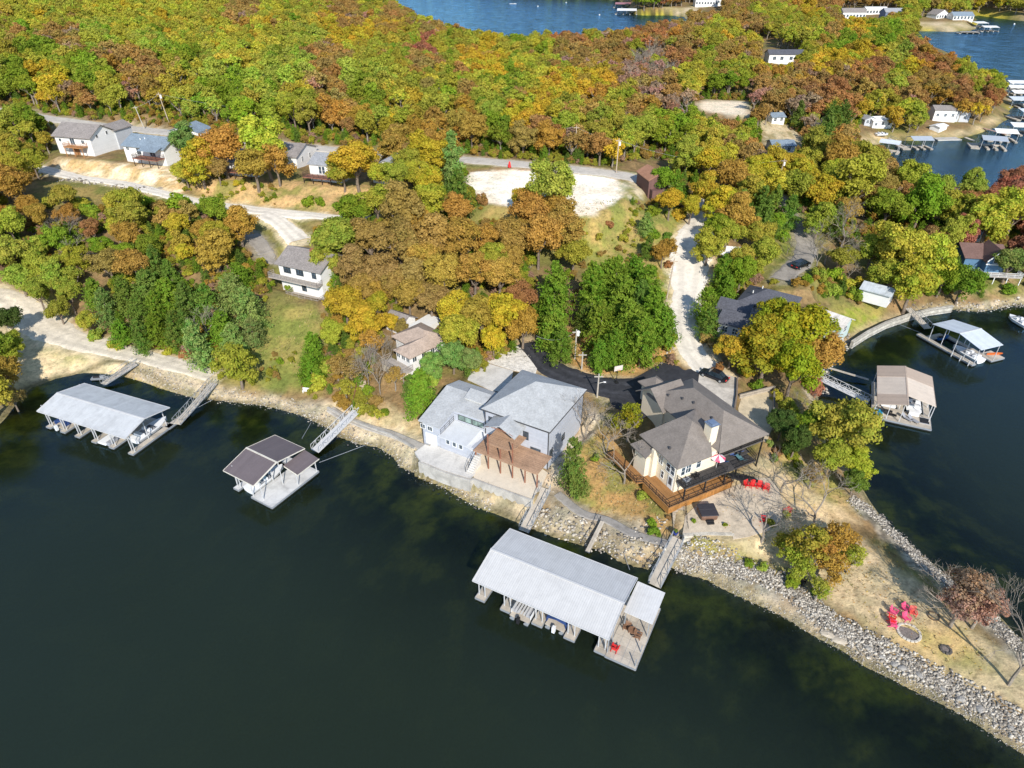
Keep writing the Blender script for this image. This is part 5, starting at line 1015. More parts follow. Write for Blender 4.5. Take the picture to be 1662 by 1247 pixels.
for (ax, c, sg, px, py, w_, h) in (('x', .5, -1, 1073, 746, .8, 1.3), ('x', .5, -1, 1085, 759, .7, 1.3), ('x', .5, -1, 1092, 765, .7, 1.3), ('x', .5, -1, 1075, 770, .5, 1.1), ('y', .5, -1, 1109, 765, .7, 1.3), ('y', .5, -1, 1117, 760, .9, 1.5), ('y', .5, -1, 1134, 752, .7, 1.4), ('y', 3.3, -1, 1162, 742, 1.6, 1.9)):
    u, z = f.wall(ax, c, px, py); window(bh, ax, c, u, z, w_, h, M_white, sgn=sg)
u, z = f.wall('x', .5, 1087, 788); mb = MB(); mb.box(.44, .5, u-.5, u+.5, 1.05, 3.1); dd = mb.build("door", M_white, bh); mb = MB(); mb.box(.42, .44, u-.28, u+.3, 1.7, 2.9); mb.build("door_glass", M_glass, dd)
mb = MB(); mb.box(.55, 12.9, -1.35, .48, 2.9, 3.05); mb.box(7.6, 13.6, .48, 3.28, 2.9, 3.05); mb.build("balcony_deck", mat("dark_deck_boards", (.075, .07, .068), .75, .2, .8, stripes=(1, .14, .12, .3)), bh)
mb = MB(); railing(mb, [(.6, .4, 3.05), (.6, -1.3, 3.05), (7.7, -1.3, 3.05)], 1.0, 1.35, .03, .16); railing(mb, [(9.2, -1.3, 3.05), (12.85, -1.3, 3.05), (13.55, 1.5, 3.05), (13.55, 3.2, 3.05)], 1.0, 1.35, .03, .16); mb.build("balcony_railing", M_black, bh)
mb = MB(); mb.box(7.7, 15.3, .15, 3.28, 4.45, 4.58); mb.box(7.55, 7.7, .15, 3.28, 4.45, 4.62); mb.build("screened_porch_floor", mat("porch_floor", (.12, .11, .10), .8, .2, 1), bh)
mb = MB(); railing(mb, [(7.6, 2.9, 4.58), (7.6, .2, 4.58), (15.25, .2, 4.58), (15.25, 6, 4.58)], .95, 1.3, .03, .1); mb.build("porch_railing", M_black, bh)
for (x, y, z1) in ((7.6, .25, 5.75), (11.4, .25, 5.75), (15.3, .25, 5.75), (15.3, 7.5, 5.75), (.75, -1.2, 2.9), (4.2, -1.25, 2.9), (7.6, -1.25, 2.9)):
    mb = MB(); mb.box(x-.08, x+.08, y-.08, y+.08, -.3, z1); mb.build("post", M_black, bh)
mb = MB(); mb.prism([(-1.9, -1.6), (9.2, -1.6), (9.2, .48), (.48, .48), (.48, 4.3), (-.4, 4.3), (-.4, 4.85), (-1.15, 4.85), (-1.15, 11.4), (-2.8, 11.4), (-2.8, 4.2), (-1.9, 4.0)], .82, .98); mb.build("lower_deck", M_ordeck, bh)
mb = MB(); railing(mb, [(9.1, -1.55, .98), (-1.85, -1.55, .98), (-1.85, 4.0, .98), (-2.75, 4.3, .98), (-2.75, 11.3, .98)], 1.0, 1.5, .04); mb.build("deck_railing", M_dkrail, bh)
mb = MB(); mb.box(-1.85, 9.1, -1.5, -1.46, -.2, .82); mb.box(-1.85, -1.81, -1.46, 4, -.2, .82); mb.build("skirting", mat("orange_timber_skirting", (.36, .165, .045), .7, .2, 1, stripes=(0, .3, .08, .5)), bh)
mb = MB()
for i in range(7): mb.box(7.75+i*.3, 8.05+i*.3, -2.3, -1.4, 2.85-i*.2, 2.9-i*.2)
mb.box(9.85, 11.0, -2.4, -1.38, 1.45, 1.5)
for i in range(7): mb.box(11.0+i*.3, 11.3+i*.3, -2.3, -1.5, 1.3-i*.2, 1.35-i*.2)
mb.bar((7.7, -2.35, 2.85), (9.85, -2.35, 1.4), .06, .2); mb.bar((11, -2.35, 1.45), (13.1, -2.35, .0), .06, .2); mb.bar((7.7, -2.35, 3.8), (9.85, -2.35, 2.4), .05, .05); mb.bar((9.85, -2.4, 2.4), (11, -2.4, 2.4), .05, .05); mb.bar((11, -2.35, 2.4), (13.1, -2.35, .9), .05, .05)
for x, zt in ((7.8, 3.7), (8.8, 3.1), (9.85, 2.4), (11, 2.4), (12, 1.7), (13, 1)): mb.bar((x, -2.38, -.1), (x, -2.38, zt), .06, .06)
mb.build("steel_stairs", M_black, bh)
# =================================================================== other houses
def house(name, label, fr, L, D, hw, rise, ax='x', roof=None, wallm=None, ov=.4, wins=(), zb0=-.8, cat="house", group=None, hip=False):
    rt = place(name, label, cat, fr, group); mb = MB(); gwalls(mb, 0, L, 0, D, zb0, hw, 0 if hip else rise, ax); mb.build("wall", wallm, rt)
    mb = MB()
    if hip: hip_roof(mb, 0, L, 0, D, hw, rise, ov)
    else: gable_roof(mb, 0, L, 0, D, hw+.06, rise, ax, ov)
    r = mb.build("roof", roof, rt)
    for wq in wins:
        if len(wq) == 6:
            face, u, z, w_, h, fm = wq; c = {'f': ('y', 0, -1), 'r': ('x', L, 1), 'l': ('x', 0, -1), 'b': ('y', D, 1)}[face]; window(rt, c[0], c[1], u, z, w_, h, fm, sgn=c[2])
    return rt
def deck(rt, x0, x1, y0, y1, z, mt, rail=M_dkrail, legs=True, name="deck"):
    mb = MB(); mb.box(x0, x1, y0, y1, z-.18, z); d = mb.build(name, mt, rt); mb = MB(); railing(mb, [(x0+.05, y1, z), (x0+.05, y0+.05, z), (x1-.05, y0+.05, z), (x1-.05, y1, z)], .95, 1.5, .035, .2); mb.build("railing", rail, rt)
    if legs:
        n = max(2, round((x1-x0)/2.4)+1)
        for k in range(n): x = x0+.15+(x1-x0-.3)*k/(n-1); mb = MB(); mb.box(x-.07, x+.07, y0+.1, y0+.24, -1.2, z-.18); mb.build("post", rail, rt)
    return d
W_wht = mat("white_siding", (.74, .735, .72), .6, .04, .5, stripes=(2, .2, .12, .07), stain=.05); S_brn = shingle("brown_grey_shingles", (.25, .225, .21)); S_blu = shingle("slate_blue_shingles", (.20, .25, .30)); S_gry2 = shingle("mid_grey_shingles", (.30, .31, .33)); S_chr = shingle("charcoal_shingles", (.095, .098, .115)); M_cedar = mat("cedar_timber", (.42, .21, .09), .7, .2, 1, stripes=(1, .14, .1, .3)); M_redd = mat("red_brown_deck", (.30, .13, .09), .7, .2, 1, stripes=(1, .14, .1, .3))
W_sh = mat("pale_grey_siding", (.46, .48, .51), .65, .05, .5, stripes=(2, .2, .12, .08))
ww = M_white
f = Fr(-122.6, 184.5, -15.7, 18)
h = house("ridge_house", "tall white house with brown-grey gable roof and cedar balcony, leftmost on the ridge road", f, 11.6, 8.6, 4.9, 2.3, 'x', S_brn, W_wht, .55, [('f', 1.6, 3.6, .7, .7, ww), ('f', 5.6, 3.4, 1.4, 1.6, ww), ('f', 9.0, 3.5, .9, .9, ww), ('f', 2.8, 1.2, .8, 1.0, ww), ('r', 2.5, 4.6, .6, .8, ww), ('r', 6, 4.8, .6, .8, ww)])
mb = MB(); gwalls(mb, 7.0, 11.9, 8.6, 14.6, -.4, 5.0, 1.3, 'y'); mb.build("garage_wall", W_sh, h); mb = MB(); gable_roof(mb, 7.0, 11.9, 8.2, 14.6, 5.05, 1.3, 'y', .35); mb.build("garage_roof", S_brn, h)
deck(h, 4.3, 10.2, -2.2, -.02, 2.5, M_cedar, mat("cedar_post", (.42, .2, .08), .7, .2, 1))
mb = MB(); mb.box(5.2, 7, -.05, -.01, -.3, 1.9); mb.build("door", M_cedar, h)
f = Fr(-101.3, 178.0, -20.4, 17.6)
h = house("ridge_house", "white house with slate-blue gable roof and brown deck, second from left on the ridge", f, 13.4, 8.2, 4.3, 1.9, 'x', S_blu, W_wht, .45, [('f', 1.4, 3.4, .9, .7, ww), ('f', 5, 3.0, 1.4, 1.6, ww), ('f', 9.5, 3.0, 1.8, 1.8, ww)])
deck(h, 5.2, 13.2, -2.8, -.02, 2.0, M_redd); mb = MB(); mb.slab([(7.4, -2.6, 4.0), (13.2, -2.6, 4.0), (13.2, -.1, 4.7), (7.4, -.1, 4.7)], .1); mb.build("porch_roof", S_blu, h)
mb = MB(); [mb.lathe([(.12, 0), (.12, .6)], (x, y, z), 8) for x, y, z in ((4.2, 2.2, 5.1), (5.4, 2.6, 5.3))]; mb.build("vent_pipe", M_white, h)
f = Fr(-74.4, 166.5, -13, 17.6)
h = house("ridge_house", "white house half hidden behind the yellow oaks, dark deck under its front", f, 12.5, 9, 3.4, 1.9, 'x', S_gry2, W_wht, .4, [('f', 3, 2.4, 1.2, 1.2, ww), ('f', 8, 2.4, 1.2, 1.2, ww)]); deck(h, 1, 12.4, -2.8, -.02, 1.6, M_redd)
f = Fr(-97.0, 196.0, -13, 18.6)
house("ridge_house", "small blue-grey roof showing behind the sage tree near the ridge road", f, 9, 6, 2.8, 1.5, 'y', S_blu, W_wht, .4, [('f', 3, 1.6, 1, 1, ww)])
f = Fr(-61.0, 172.5, -13, 17.4)
h = house("ridge_house", "small white house with brown-grey roof, right of the tallest yellow oak", f, 6.6, 11, 3.2, 1.9, 'x', S_brn, W_wht, .4, [('r', 3, 1.9, .8, 1.1, ww), ('r', 7, 1.9, .8, 1.1, ww)])
f = Fr(-49.0, 162.4, -17, 17.2)
h = house("ridge_house", "white house with light grey roof above a red-brown deck, beside the golden tree", f, 8.5, 8.5, 4.1, 1.6, 'x', S_gry2, W_wht, .35, [('f', 2.9, 2.7, .7, 1.7, ww), ('f', 3.8, 2.7, .7, 1.7, ww)])
deck(h, -.6, 9.5, -2.6, -.02, 1.5, M_redd); mb = MB(); mb.lathe([(.12, 0), (.12, .7)], (5.0, 3, 5.4), 8); mb.build("vent_pipe", M_white, h)
f = Fr(-33.5, 160.5, -17, 17.2)
house("ridge_house", "white house with grey roof glimpsed just right of the golden tree on the ridge", f, 7, 8.5, 3.8, 1.8, 'y', S_gry2, W_wht, .4, [('f', 3.5, 2.2, 1.2, 1.4, ww)])
f = Fr(-45.9, 121.4, -25, 7.4)
h = house("two_storey_house", "white two-storey hillside house with grey-brown roof and two grey balconies above the meadow", f, 10.2, 8.2, 5.9, 1.9, 'x', S_brn, W_wht, .55, [('f', 1.6, 4.7, .75, 1.3, M_black), ('f', 2.5, 4.7, .75, 1.3, M_black), ('f', 4.7, 4.7, .75, 1.3, M_black), ('f', 5.6, 4.7, .75, 1.3, M_black), ('f', 8.6, 4.7, .9, 1.3, M_black), ('f', 5.6, 1.6, 1.0, 1.5, M_black)], -2.2)
M_gdeck = mat("weathered_grey_deck", (.40, .36, .32), .8, .15, 1, stripes=(1, .14, .1, .25)); M_grail = mat("weathered_rail", (.36, .32, .28), .8, .15, 2)
deck(h, -1.6, 10.4, -1.7, -.02, 3.2, M_gdeck, M_grail, False); deck(h, 2.6, 10.4, -2.2, -.02, .1, M_gdeck, M_grail)
mb = MB(); mb.box(2.6, 10.3, -1.9, -.02, -2.4, -.1); mb.build("foundation", M_oldc, h); mb = MB(); mb.box(5.6, 6.4, 3.2, 4, 7.1, 8.3); mb.build("chimney", mat("red_brick", (.36, .13, .08), .9, .2, 3), h)
f = Fr(-20.1, 96.8, -42.9, 4.2)
S_tan = shingle("tan_shingles", (.40, .315, .255), .14)
h = place("cottage", "tan-roofed white cottage behind the grey-green cedars with a railed porch below", "cottage", f)
mb = MB(); mb.box(.3, 4.0, .3, 9.0, -.5, 3.7); mb.box(-3.6, .3, 3.3, 9.0, -.5, 3.7); mb.build("wall", W_wht, h)
mb = MB(); hip_roof(mb, -3.7, 4.0, 3.1, 9.2, 3.8, 1.6, .4); mb.build("roof", S_tan, h); mb = MB(); mb.slab([(-.1, -.1, 3.72), (2.15, 1.9, 4.9), (2.15, 6.0, 4.95), (-.1, 5, 3.72)]); mb.slab([(4.4, -.1, 3.72), (4.4, 5, 3.72), (2.15, 6.0, 4.95), (2.15, 1.9, 4.9)]); mb.slab([(-.1, -.1, 3.72), (4.4, -.1, 3.72), (2.15, 1.9, 4.9)]); mb.build("front_roof", S_tan, h)
for u in (.9, 2.2, 3.4): window(h, 'y', .3, u, 2.9, .8, .8, ww)
for u in (1.2, 3.2, 5.2): window(h, 'x', 4.0, u, 2.9, .8, .8, ww, sgn=1)
deck(h, -1.2, 4.6, -2.0, .28, 1.6, M_gdeck, M_grail); mb = MB(); mb.box(-1.0, 3.2, -1.7, .3, -1.6, 1.4); mb.build("foundation", M_stuc, h)
f = Fr.px((628, 537), (668, 552), 5.2)
h = house("cottage", "small white cottage with brown roof glimpsed among the autumn oaks", f, 3.8, 3.8, 2.4, 1.1, 'x', S_brn, W_wht, .4, [('f', 1.2, 1.4, .7, .9, ww), ('f', 2.6, 1.4, .7, .9, ww)]); mb = MB(); mb.box(4.7, 8.0, -.5, 6.5, .1, 2.1); mb.build("white_side_wall", M_white, h)
f = Fr(31.5, 152.5, 12, 16.0)
M_bsid = mat("brown_siding", (.155, .085, .075), .8, .1, .6, stripes=(0, .3, .1, .2))
h = house("shed", "dark red-brown shed with rusty brown roof at the right end of the gravel lot", f, 5.0, 7.5, 4.2, 1.3, 'y', shingle("rust_brown_shingles", (.36, .19, .12), .12), M_bsid, .3, [], cat="shed"); mb = MB(); mb.box(.4, 2.8, -1.6, -.01, -.6, 2.1); mb.build("lean_to", M_bsid, h); mb = MB(); mb.box(1.6, 3.2, -.04, -.005, 2.4, 3.6); mb.build("hatch", M_trim, h)
f = Fr(36.8, 104.4, -33.5, 6.0)
h = place("charcoal_roof_house", "pale house with charcoal shingle roofs half under the big orange and green tree", "house", f); W_lav = mat("pale_lilac_siding", (.50, .50, .55), .65, .05, .5, stripes=(2, .2, .1, .06))
mb = MB(); mb.box(0, 6.5, .4, 5.4, -.6, 3.3); mb.box(-2.0, 3.4, 5.4, 9.5, -.6, 3.3); mb.box(.6, 9.6, 9.5, 17.2, -.6, 3.5); mb.build("wall", W_lav, h)
mb = MB(); gable_roof(mb, 0, 6.5, .4, 5.4, 3.35, 1.2, 'x', .45); mb.build("front_roof", S_chr, h); mb = MB(); gable_roof(mb, -2.0, 3.4, 5.5, 9.6, 3.4, 1.1, 'x', .4); mb.build("side_roof", S_chr, h)
mb = MB(); hip_roof(mb, .6, 9.6, 9.5, 17.2, 3.6, 1.9, .5); mb.build("roof", S_chr, h); mb = MB(); [mb.lathe([(.1, 0), (.1, .5)], p, 8) for p in ((2.2, 12, 4.6), (3.4, 13.6, 5.2))]; mb.build("vent_pipe", M_white, h)
for u in (1.2, 3.0, 4.8): window(h, 'y', .4, u, 1.9, .9, 1.1, ww)
f = Fr(61.5, 108.8, 43, 3.2)
h = house("boathouse", "low building with dirty-white roof beside the seawall, right of the big orange tree", f, 4.2, 6.5, 2.7, 1.0, 'y', mat("dirty_white_metal", (.66, .62, .56), .5, .1, 1, stripes=(1, .4, .06, .25), stain=.35), mat("turquoise_boards", (.42, .50, .48), .7, .2, 1), .5, [('f', 2, 1.4, 1.2, 1.2, ww)], cat="building")
f = Fr(72.0, 124.5, -40, 4.3)
h = house("shed", "pale grey-blue roofed low shed in the tree shade by the seawall", f, 5.4, 4.0, 2.0, .8, 'x', mat("pale_metal_roof", (.50, .54, .56), .45, .08, 1, stripes=(0, .4, .06, .2), stain=.3), M_white, .4, [], cat="shed")
f = Fr(43.2, 131.5, -12, 8.7)
h = house("shed", "small white shed with white roof on the right edge of the gravel road", f, 4.4, 4.2, 2.3, .9, 'x', M_white, M_white, .3, [], cat="shed"); mb = MB(); mb.box(1.2, 3.2, -.05, -.01, -.1, 1.9); mb.build("door", mat("cream_door", (.6, .57, .5), .6), h)
f = Fr(101.6, 139.2, -8, 3.9); W_blue = mat("bright_blue_siding", (.09, .18, .29), .6, .1, .5, stripes=(2, .2, .1, .15)); S_red = shingle("reddish_brown_shingles", (.17, .105, .09), .14)
h = house("gable_house", "brown-roofed house with blue and white gable facing the cove, at the right edge", f, 8.4, 8.5, 3.2, 1.6, 'x', S_red, W_blue, .5, [])
mb = MB(); gwalls(mb, 3.6, 7.4, -2.2, 3.5, -.6, 3.4, 2.3, 'y'); mb.build("front_wall", W_blue, h); mb = MB(); gable_roof(mb, 3.6, 7.4, -2.2, 4, 3.45, 2.35, 'y', .4); mb.build("front_roof", S_red, h)
window(h, 'y', -2.2, 5.5, 3.3, 1.5, 1.0, ww); mb = MB(); mb.bar((3.3, -2.62, 3.2), (5.5, -2.62, 5.75), .12, .22); mb.bar((5.5, -2.62, 5.75), (7.7, -2.62, 3.2), .12, .22); mb.box(3.4, 7.6, -2.29, -2.21, 2.3, 2.55); mb.build("white_trim", M_white, h)
deck(h, 2.2, 10.5, -4.6, -2.22, .6, M_gdeck, M_white)
wallrun("seawall", "grey stone seawall curving along the cove in front of the big yellow tree", [(1385, 553), (1410, 537), (1440, 522), (1475, 510), (1510, 501), (1545, 496)], 1.6, 1.6, .5, mat("stacked_stone", (.46, .43, .37), .95, .3, 1.4, stripes=(2, .28, .12, .35), bump=.6, stain=.3))
wallrun("retaining_wall", "dark timber retaining wall along the right edge of the gravel drive", [(1197, 612), (1196, 640), (1192, 668)], 5.5, 2.0, .22, mat("dark_timber_wall", (.20, .16, .13), .9, .2, 1))
wallrun("retaining_wall", "pale timber wall enclosing the small sandy yard behind the cream house", [(1202, 640), (1230, 633), (1257, 627), (1257, 660), (1256, 690)], 5.0, 1.6, .25, mat("pale_timber_wall", (.34, .30, .25), .9, .2, 1, stripes=(2, .25, .1, .3)))
f = Fr(139, 396, 0, 12)
h = house("woodland_house", "long white house with dark roof among the trees above the far cove", f, 19, 8, 4.2, 1.8, 'x', S_chr, W_wht, .4, [('f', u, 2.2, 1.6, 1.6, ww) for u in (3, 7, 12, 16)])
for (nm, lb, P, z, L, D, hw, rise, ax, rf_, wl, rz) in (
    ("cove_cottage", "small grey-roofed cottage with red corner and white porch on the far cove bank", (1513, 196), 4.0, 9, 7, 4.6, 1.2, 'x', S_brn, W_wht, -8),
    ("cove_cottage", "weathered grey building behind the bare-branched tree on the far cove bank", (1541, 198), 4.0, 8, 6, 3.6, 1.4, 'y', S_gry2, W_sh, 0),
    ("boat_shed", "white flat boat shed standing on the far cove shore", (1523, 216), 2.0, 6, 4, 2.4, .5, 'x', M_white, M_white, 35),
    ("cove_cottage", "white low building with a timber porch left of the far cove trees", (1415, 208), 4.0, 9, 6, 3.0, 1.0, 'x', M_white, M_white, 12),
    ("cove_cottage", "grey sheds under trees at the left end of the far cove", (1402, 204), 5.0, 5, 5, 2.6, 1.0, 'y', S_gry2, W_sh, 10),
    ("white_shed", "small white shed with blue-grey roof beside the sandy clearing", (1252, 201), 9.0, 5, 5, 2.6, 1.0, 'x', S_blu, M_white, 10),
    ("garage", "low charcoal-roofed garage behind the round grey tree", (1318, 216), 8.0, 11, 6, 2.6, 1.0, 'x', S_chr, W_sh, 18),
    ("garage", "grey-roofed building in the shade near the woodland pole", (1252, 250), 9.0, 7, 6, 2.8, 1.0, 'x', S_blu, W_sh, 0),
    ("cove_cottage", "white-walled house with pale roof glimpsed in trees south of the cove", (1436, 328), 3.5, 9, 7, 3.0, 1.3, 'y', mat("pale_roof", (.5, .52, .53), .6), M_white, 45),
    ("cove_cottage", "small brown and white building in trees near the south cove shore", (1536, 315), 3.0, 7, 5, 3.0, 1.2, 'x', S_brn, M_white, -10),
    ("garage", "low grey shed among the shaded trees left of the blue gabled house", (1560, 395), 5.0, 5, 4, 2.4, .8, 'x', S_gry2, W_sh, 5),
    ("far_house", "big white many-windowed house at the top edge, left of the far dirt bank", (1128, 12), 6.0, 26, 12, 8, 3, 'x', S_gry2, W_wht, 0),
    ("far_house", "white house with grey roof and balcony posts at the top edge, beside a dirt bank", (1151, 10), 6.0, 18, 12, 8, 3, 'y', S_gry2, W_wht, 0),
    ("far_house", "far white house with balconies, leftmost of the three above the golden trees", (1366, 33), 7.0, 22, 12, 7, 3, 'x', S_brn, W_wht, 0),
    ("far_house", "far low white house in the middle of the three above the golden trees", (1405, 24), 7.0, 22, 12, 5, 2, 'x', M_white, W_wht, 0),
    ("far_house", "far grey house with tall white posts, rightmost of the three above the golden trees", (1434, 35), 7.0, 20, 12, 8, 3, 'x', S_gry2, mat("slate_blue_wall", (.14, .18, .26), .6), 0),
    ("far_house", "far cottage with white pointed gable on the little peninsula", (1519, 31), 4.0, 16, 12, 4, 4, 'y', S_brn, M_white, 20),
    ("far_house", "far white and grey-blue house near the peninsula tip", (1546, 33), 4.0, 20, 12, 4, 3, 'x', S_blu, M_white, 0)):
    p = G(*P); f = Fr(p.x, p.y, rz, p.z-.2); hz_ = max(3.0, hw)
    ws_ = [('f', L*(k+.5)/max(2, int(L/3)), hz_*.55, 1.0 if L < 12 else 1.8, 1.1 if L < 12 else 2.2, ww) for k in range(max(2, int(L/3)))]
    h = house(nm, lb, f, L, D, hw, rise, ax, rf_, wl, .4, ws_ if nm != "boat_shed" else (), zb0=-2.5)
    if nm == "far_house" and hw == 8 and ax == 'x' and wl != W_wht:
        for k in range(4): mb = MB(); mb.box(1+k*6, 1.8+k*6, -3, -2.2, -2, 7); mb.build("post", M_white, h)
# ------------------------------------------------------------------ docks
def ribbed(name, c, per=.3, rough=.42, dk=.16): return mat(name, c, rough, .035, .35, stripes=(0, per, .16, dk), stain=.09, spec=.4, metal=.15)
R_wht = ribbed("white_ribbed_metal", (.64, .63, .61), .26, dk=.22); R_wht2 = ribbed("white_ribbed_metal_side", (.70, .69, .67), .26, dk=.14); R_gal = mat("pale_zinc_roof", (.58, .59, .59), .42, .05, .4, stripes=(0, .6, .04, .12), stain=.16, metal=.15)
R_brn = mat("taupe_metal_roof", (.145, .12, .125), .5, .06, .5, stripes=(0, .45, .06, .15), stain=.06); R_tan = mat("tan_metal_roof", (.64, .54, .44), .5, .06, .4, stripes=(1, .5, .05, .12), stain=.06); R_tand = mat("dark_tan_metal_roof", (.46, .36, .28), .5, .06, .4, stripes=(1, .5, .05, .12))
R_blu = mat("blue_white_roof", (.56, .61, .66), .45, .06, .4, stripes=(1, .5, .04, .12), stain=.08)
M_dock = mat("dock_concrete_tiles", (.50, .445, .37), .85, .12, 1.2, stripes=(1, 1.2, .03, .35), stain=.25); M_dockw = mat("pale_dock_boards", (.62, .62, .61), .8, .08, 1.2, stripes=(0, .9, .03, .25), stain=.3)
M_steel = mat("galvanised_frame", (.38, .40, .42), .5, .1, 2, metal=.4); M_whst = mat("white_steel", (.52, .52, .52), .5, .08, 2); M_float = mat("float_black", (.03, .03, .03), .7)
M_blupl = mat("blue_plastic", (.02, .10, .28), .5); M_teal = mat("teal_fabric", (.05, .42, .40), .6, .1, 2); M_bhull = mat("white_gelcoat", (.74, .75, .76), .25, .03, 1); M_seat = mat("grey_vinyl", (.30, .31, .34), .6, .15, 3); M_darkc = mat("dark_boat_cover", (.035, .04, .055), .7, .2, 2); M_bluc = mat("blue_boat_cover", (.03, .07, .22), .7, .2, 2)
def platform(rt, x0, x1, y0, y1, m=None, name="walkway", z=.5):
    mb = MB(); mb.box(x0, x1, y0, y1, z-.12, z); o = mb.build(name, m or M_dock, rt)
    mb = MB(); mb.box(x0+.06, x1-.06, y0+.06, y1-.06, -.25, z-.12); mb.build("float", M_float, o)
    mb = MB(); zz = z-.14; mb.box(x0-.03, x1+.03, y0-.05, y0-.003, zz-.12, z+.01); mb.box(x0-.03, x1+.03, y1+.003, y1+.05, zz-.12, z+.01); mb.box(x0-.05, x0-.003, y0, y1, zz-.12, z+.01); mb.box(x1+.003, x1+.05, y0, y1, zz-.12, z+.01); mb.build("edge_frame", M_steel, o); return o
def post(rt, x, y, z0, z1, m=None, w_=.10):
    mb = MB(); mb.box(x-w_/2, x+w_/2, y-w_/2, y+w_/2, z0, z1); return mb.build("post", m or M_whst, rt)
def dock(label, ox, oy, rz, L, D, ze, zr, roofm, fingers, fw, back=1.0, yr=.5, ymin=0, posts=True, fm=None, x0=0, trim=None, name="boat_dock"):
    rt = thing(name, label, "boat dock", (ox, oy, 0), rz)
    s1 = D*yr; mb = MB(); t = .07
    mb.slab([(x0, 0, ze), (L, 0, ze), (L, s1, zr), (x0, s1, zr)], t); mb.slab([(x0, s1, zr), (L, s1, zr), (L, D, ze), (x0, D, ze)], t); r = mb.build("roof", roofm, rt)
    mb = MB(); mb.bar((x0-.05, s1, zr+.03), (L+.05, s1, zr+.03), .26, .05); mb.bar((x0, 0, ze-.05), (L, 0, ze-.05), .05, .16); mb.bar((x0, D, ze-.05), (L, D, ze-.05), .05, .16)
    for x in (x0, L): mb.bar((x, 0, ze-.03), (x, s1, zr-.03), .05, .16); mb.bar((x, s1, zr-.03), (x, D, ze-.03), .05, .16)
    mb.build("roof_trim", trim or M_whst, r)
    for i, x in enumerate(fingers):
        platform(rt, x-fw/2, x+fw/2, ymin+.5, D-back, fm, "finger_pier")
        if posts:
            for y in (ymin+1.1, D*.5, D-.7): post(rt, x-fw*.32, y, .5, ze+(zr-ze)*(1-abs(y-s1)/max(s1, D-s1))*.9)
            post(rt, x+fw*.32, ymin+1.1, .5, ze+.1)
        mb = MB(); mb.bar((x, .6, ze-.1), (x, D-.6, ze-.1), .06, .08); mb.bar((x, .6, ze-.1), (x, s1, zr-.15), .06, .08); mb.bar((x, s1, zr-.15), (x, D-.6, ze-.1), .06, .08)
        for q in (.3, .5, .7): mb.bar((x, D*q, ze-.1), (x, D*q, ze+(zr-ze)*(1-abs(D*q-s1)/s1)-.12), .05, .05)
        mb.bar((x-fw*.3, ymin+1.1, .5), (x+fw*.3, ymin+1.1, ze-.5), .05, .05)
        mb.build("roof_truss", M_steel, rt)
    platform(rt, min(fingers)-fw/2, max(fingers)+fw/2, D-back+.004, D, fm, "walkway")
    return rt
def hull(mb, L, W, H, z=0, nose=.35, n=9, flat=False):
    """boat hull along +x, stern at 0"""
    rows = []
    for i in range(n):
        t = i/(n-1); wv = W/2*(1-max(0, (t-(1-nose))/nose)**2.2*.97); k = .15*max(0, t-.6)*H*2
        rows.append([(L*t, -wv, z+H+k), (L*t, -wv*.8, z+H*.35+k), (L*t, 0, z+k*1.2+(0 if not flat else .05)), (L*t, wv*.8, z+H*.35+k), (L*t, wv, z+H+k)])
    vs = [p for r_ in rows for p in r_]; fs = [(i*5+j, (i+1)*5+j, (i+1)*5+j+1, i*5+j+1) for i in range(n-1) for j in range(4)]
    fs += [(0, 1, 2, 3, 4), tuple((n-1)*5+k for k in (4, 3, 2, 1, 0))]; fs += [(i*5, i*5+4, (i+1)*5+4, (i+1)*5) for i in range(n-1)]
    mb.add(vs, fs)
def pontoon(label, w_, rz, L=6.2, W=2.4, cover=None, group=None, stripes=False):
    rt = thing("pontoon_boat", label, "pontoon boat", w_, rz, group)
    for y in (-W*.36, W*.36): mb = MB(); mb.tube((0, y, .12), (L*.9, y, .12), .3, n=10); mb.tube((L*.9, y, .12), (L, y, .25), .3, .05, n=10); mb.build("pontoon_tube", M_steel, rt)
    mb = MB(); mb.box(.1, L*.95, -W/2, W/2, .42, .5); mb.build("deck", M_dock, rt)
    mb = MB()
    for (a, b, c, d) in ((.5, L*.9, -W/2, -W/2+.05), (.5, L*.9, W/2-.05, W/2), (L*.9, L*.9+.05, -W/2, W/2)): mb.box(a, b, c, d, .5, 1.15)
    mb.build("fence", cover or M_bhull, rt)
    if cover:
        mb = MB(); mb.slab([(.5, -W/2-.04, 1.2), (L*.92, -W/2-.04, 1.2), (L*.92, 0, 1.45), (.5, 0, 1.45)], .05); mb.slab([(.5, 0, 1.45), (L*.92, 0, 1.45), (L*.92, W/2+.04, 1.2), (.5, W/2+.04, 1.2)], .05); mb.build("cover", cover, rt)
    else:
        mb = MB(); mb.box(.7, 2.2, -W/2+.08, -W/2+.7, .5, .95); mb.box(.7, 1.3, W/2-.7, W/2-.08, .5, .95); mb.box(3.6, 5.2, -W/2+.08, -W/2+.65, .5, .95); mb.box(3.6, 5.2, W/2-.65, W/2-.08, .5, .95); mb.build("seat", M_seat, rt)
        mb = MB(); mb.box(2.5, 3.0, W/2-.9, W/2-.2, .5, 1.3); mb.build("console", M_bhull, rt)
        if stripes:
            mb = MB()
            for k in range(6): mb.box(.1, 1.9, -W/2+.2+k*.36, -W/2+.42+k*.36, 1.5, 1.54)
            mb.build("boarding_rails", M_whst, rt)
    mb = MB(); mb.box(-.35, .05, -.18, .18, .1, 1.0); mb.build("outboard_motor", M_bhull if cover else M_black, rt); return rt
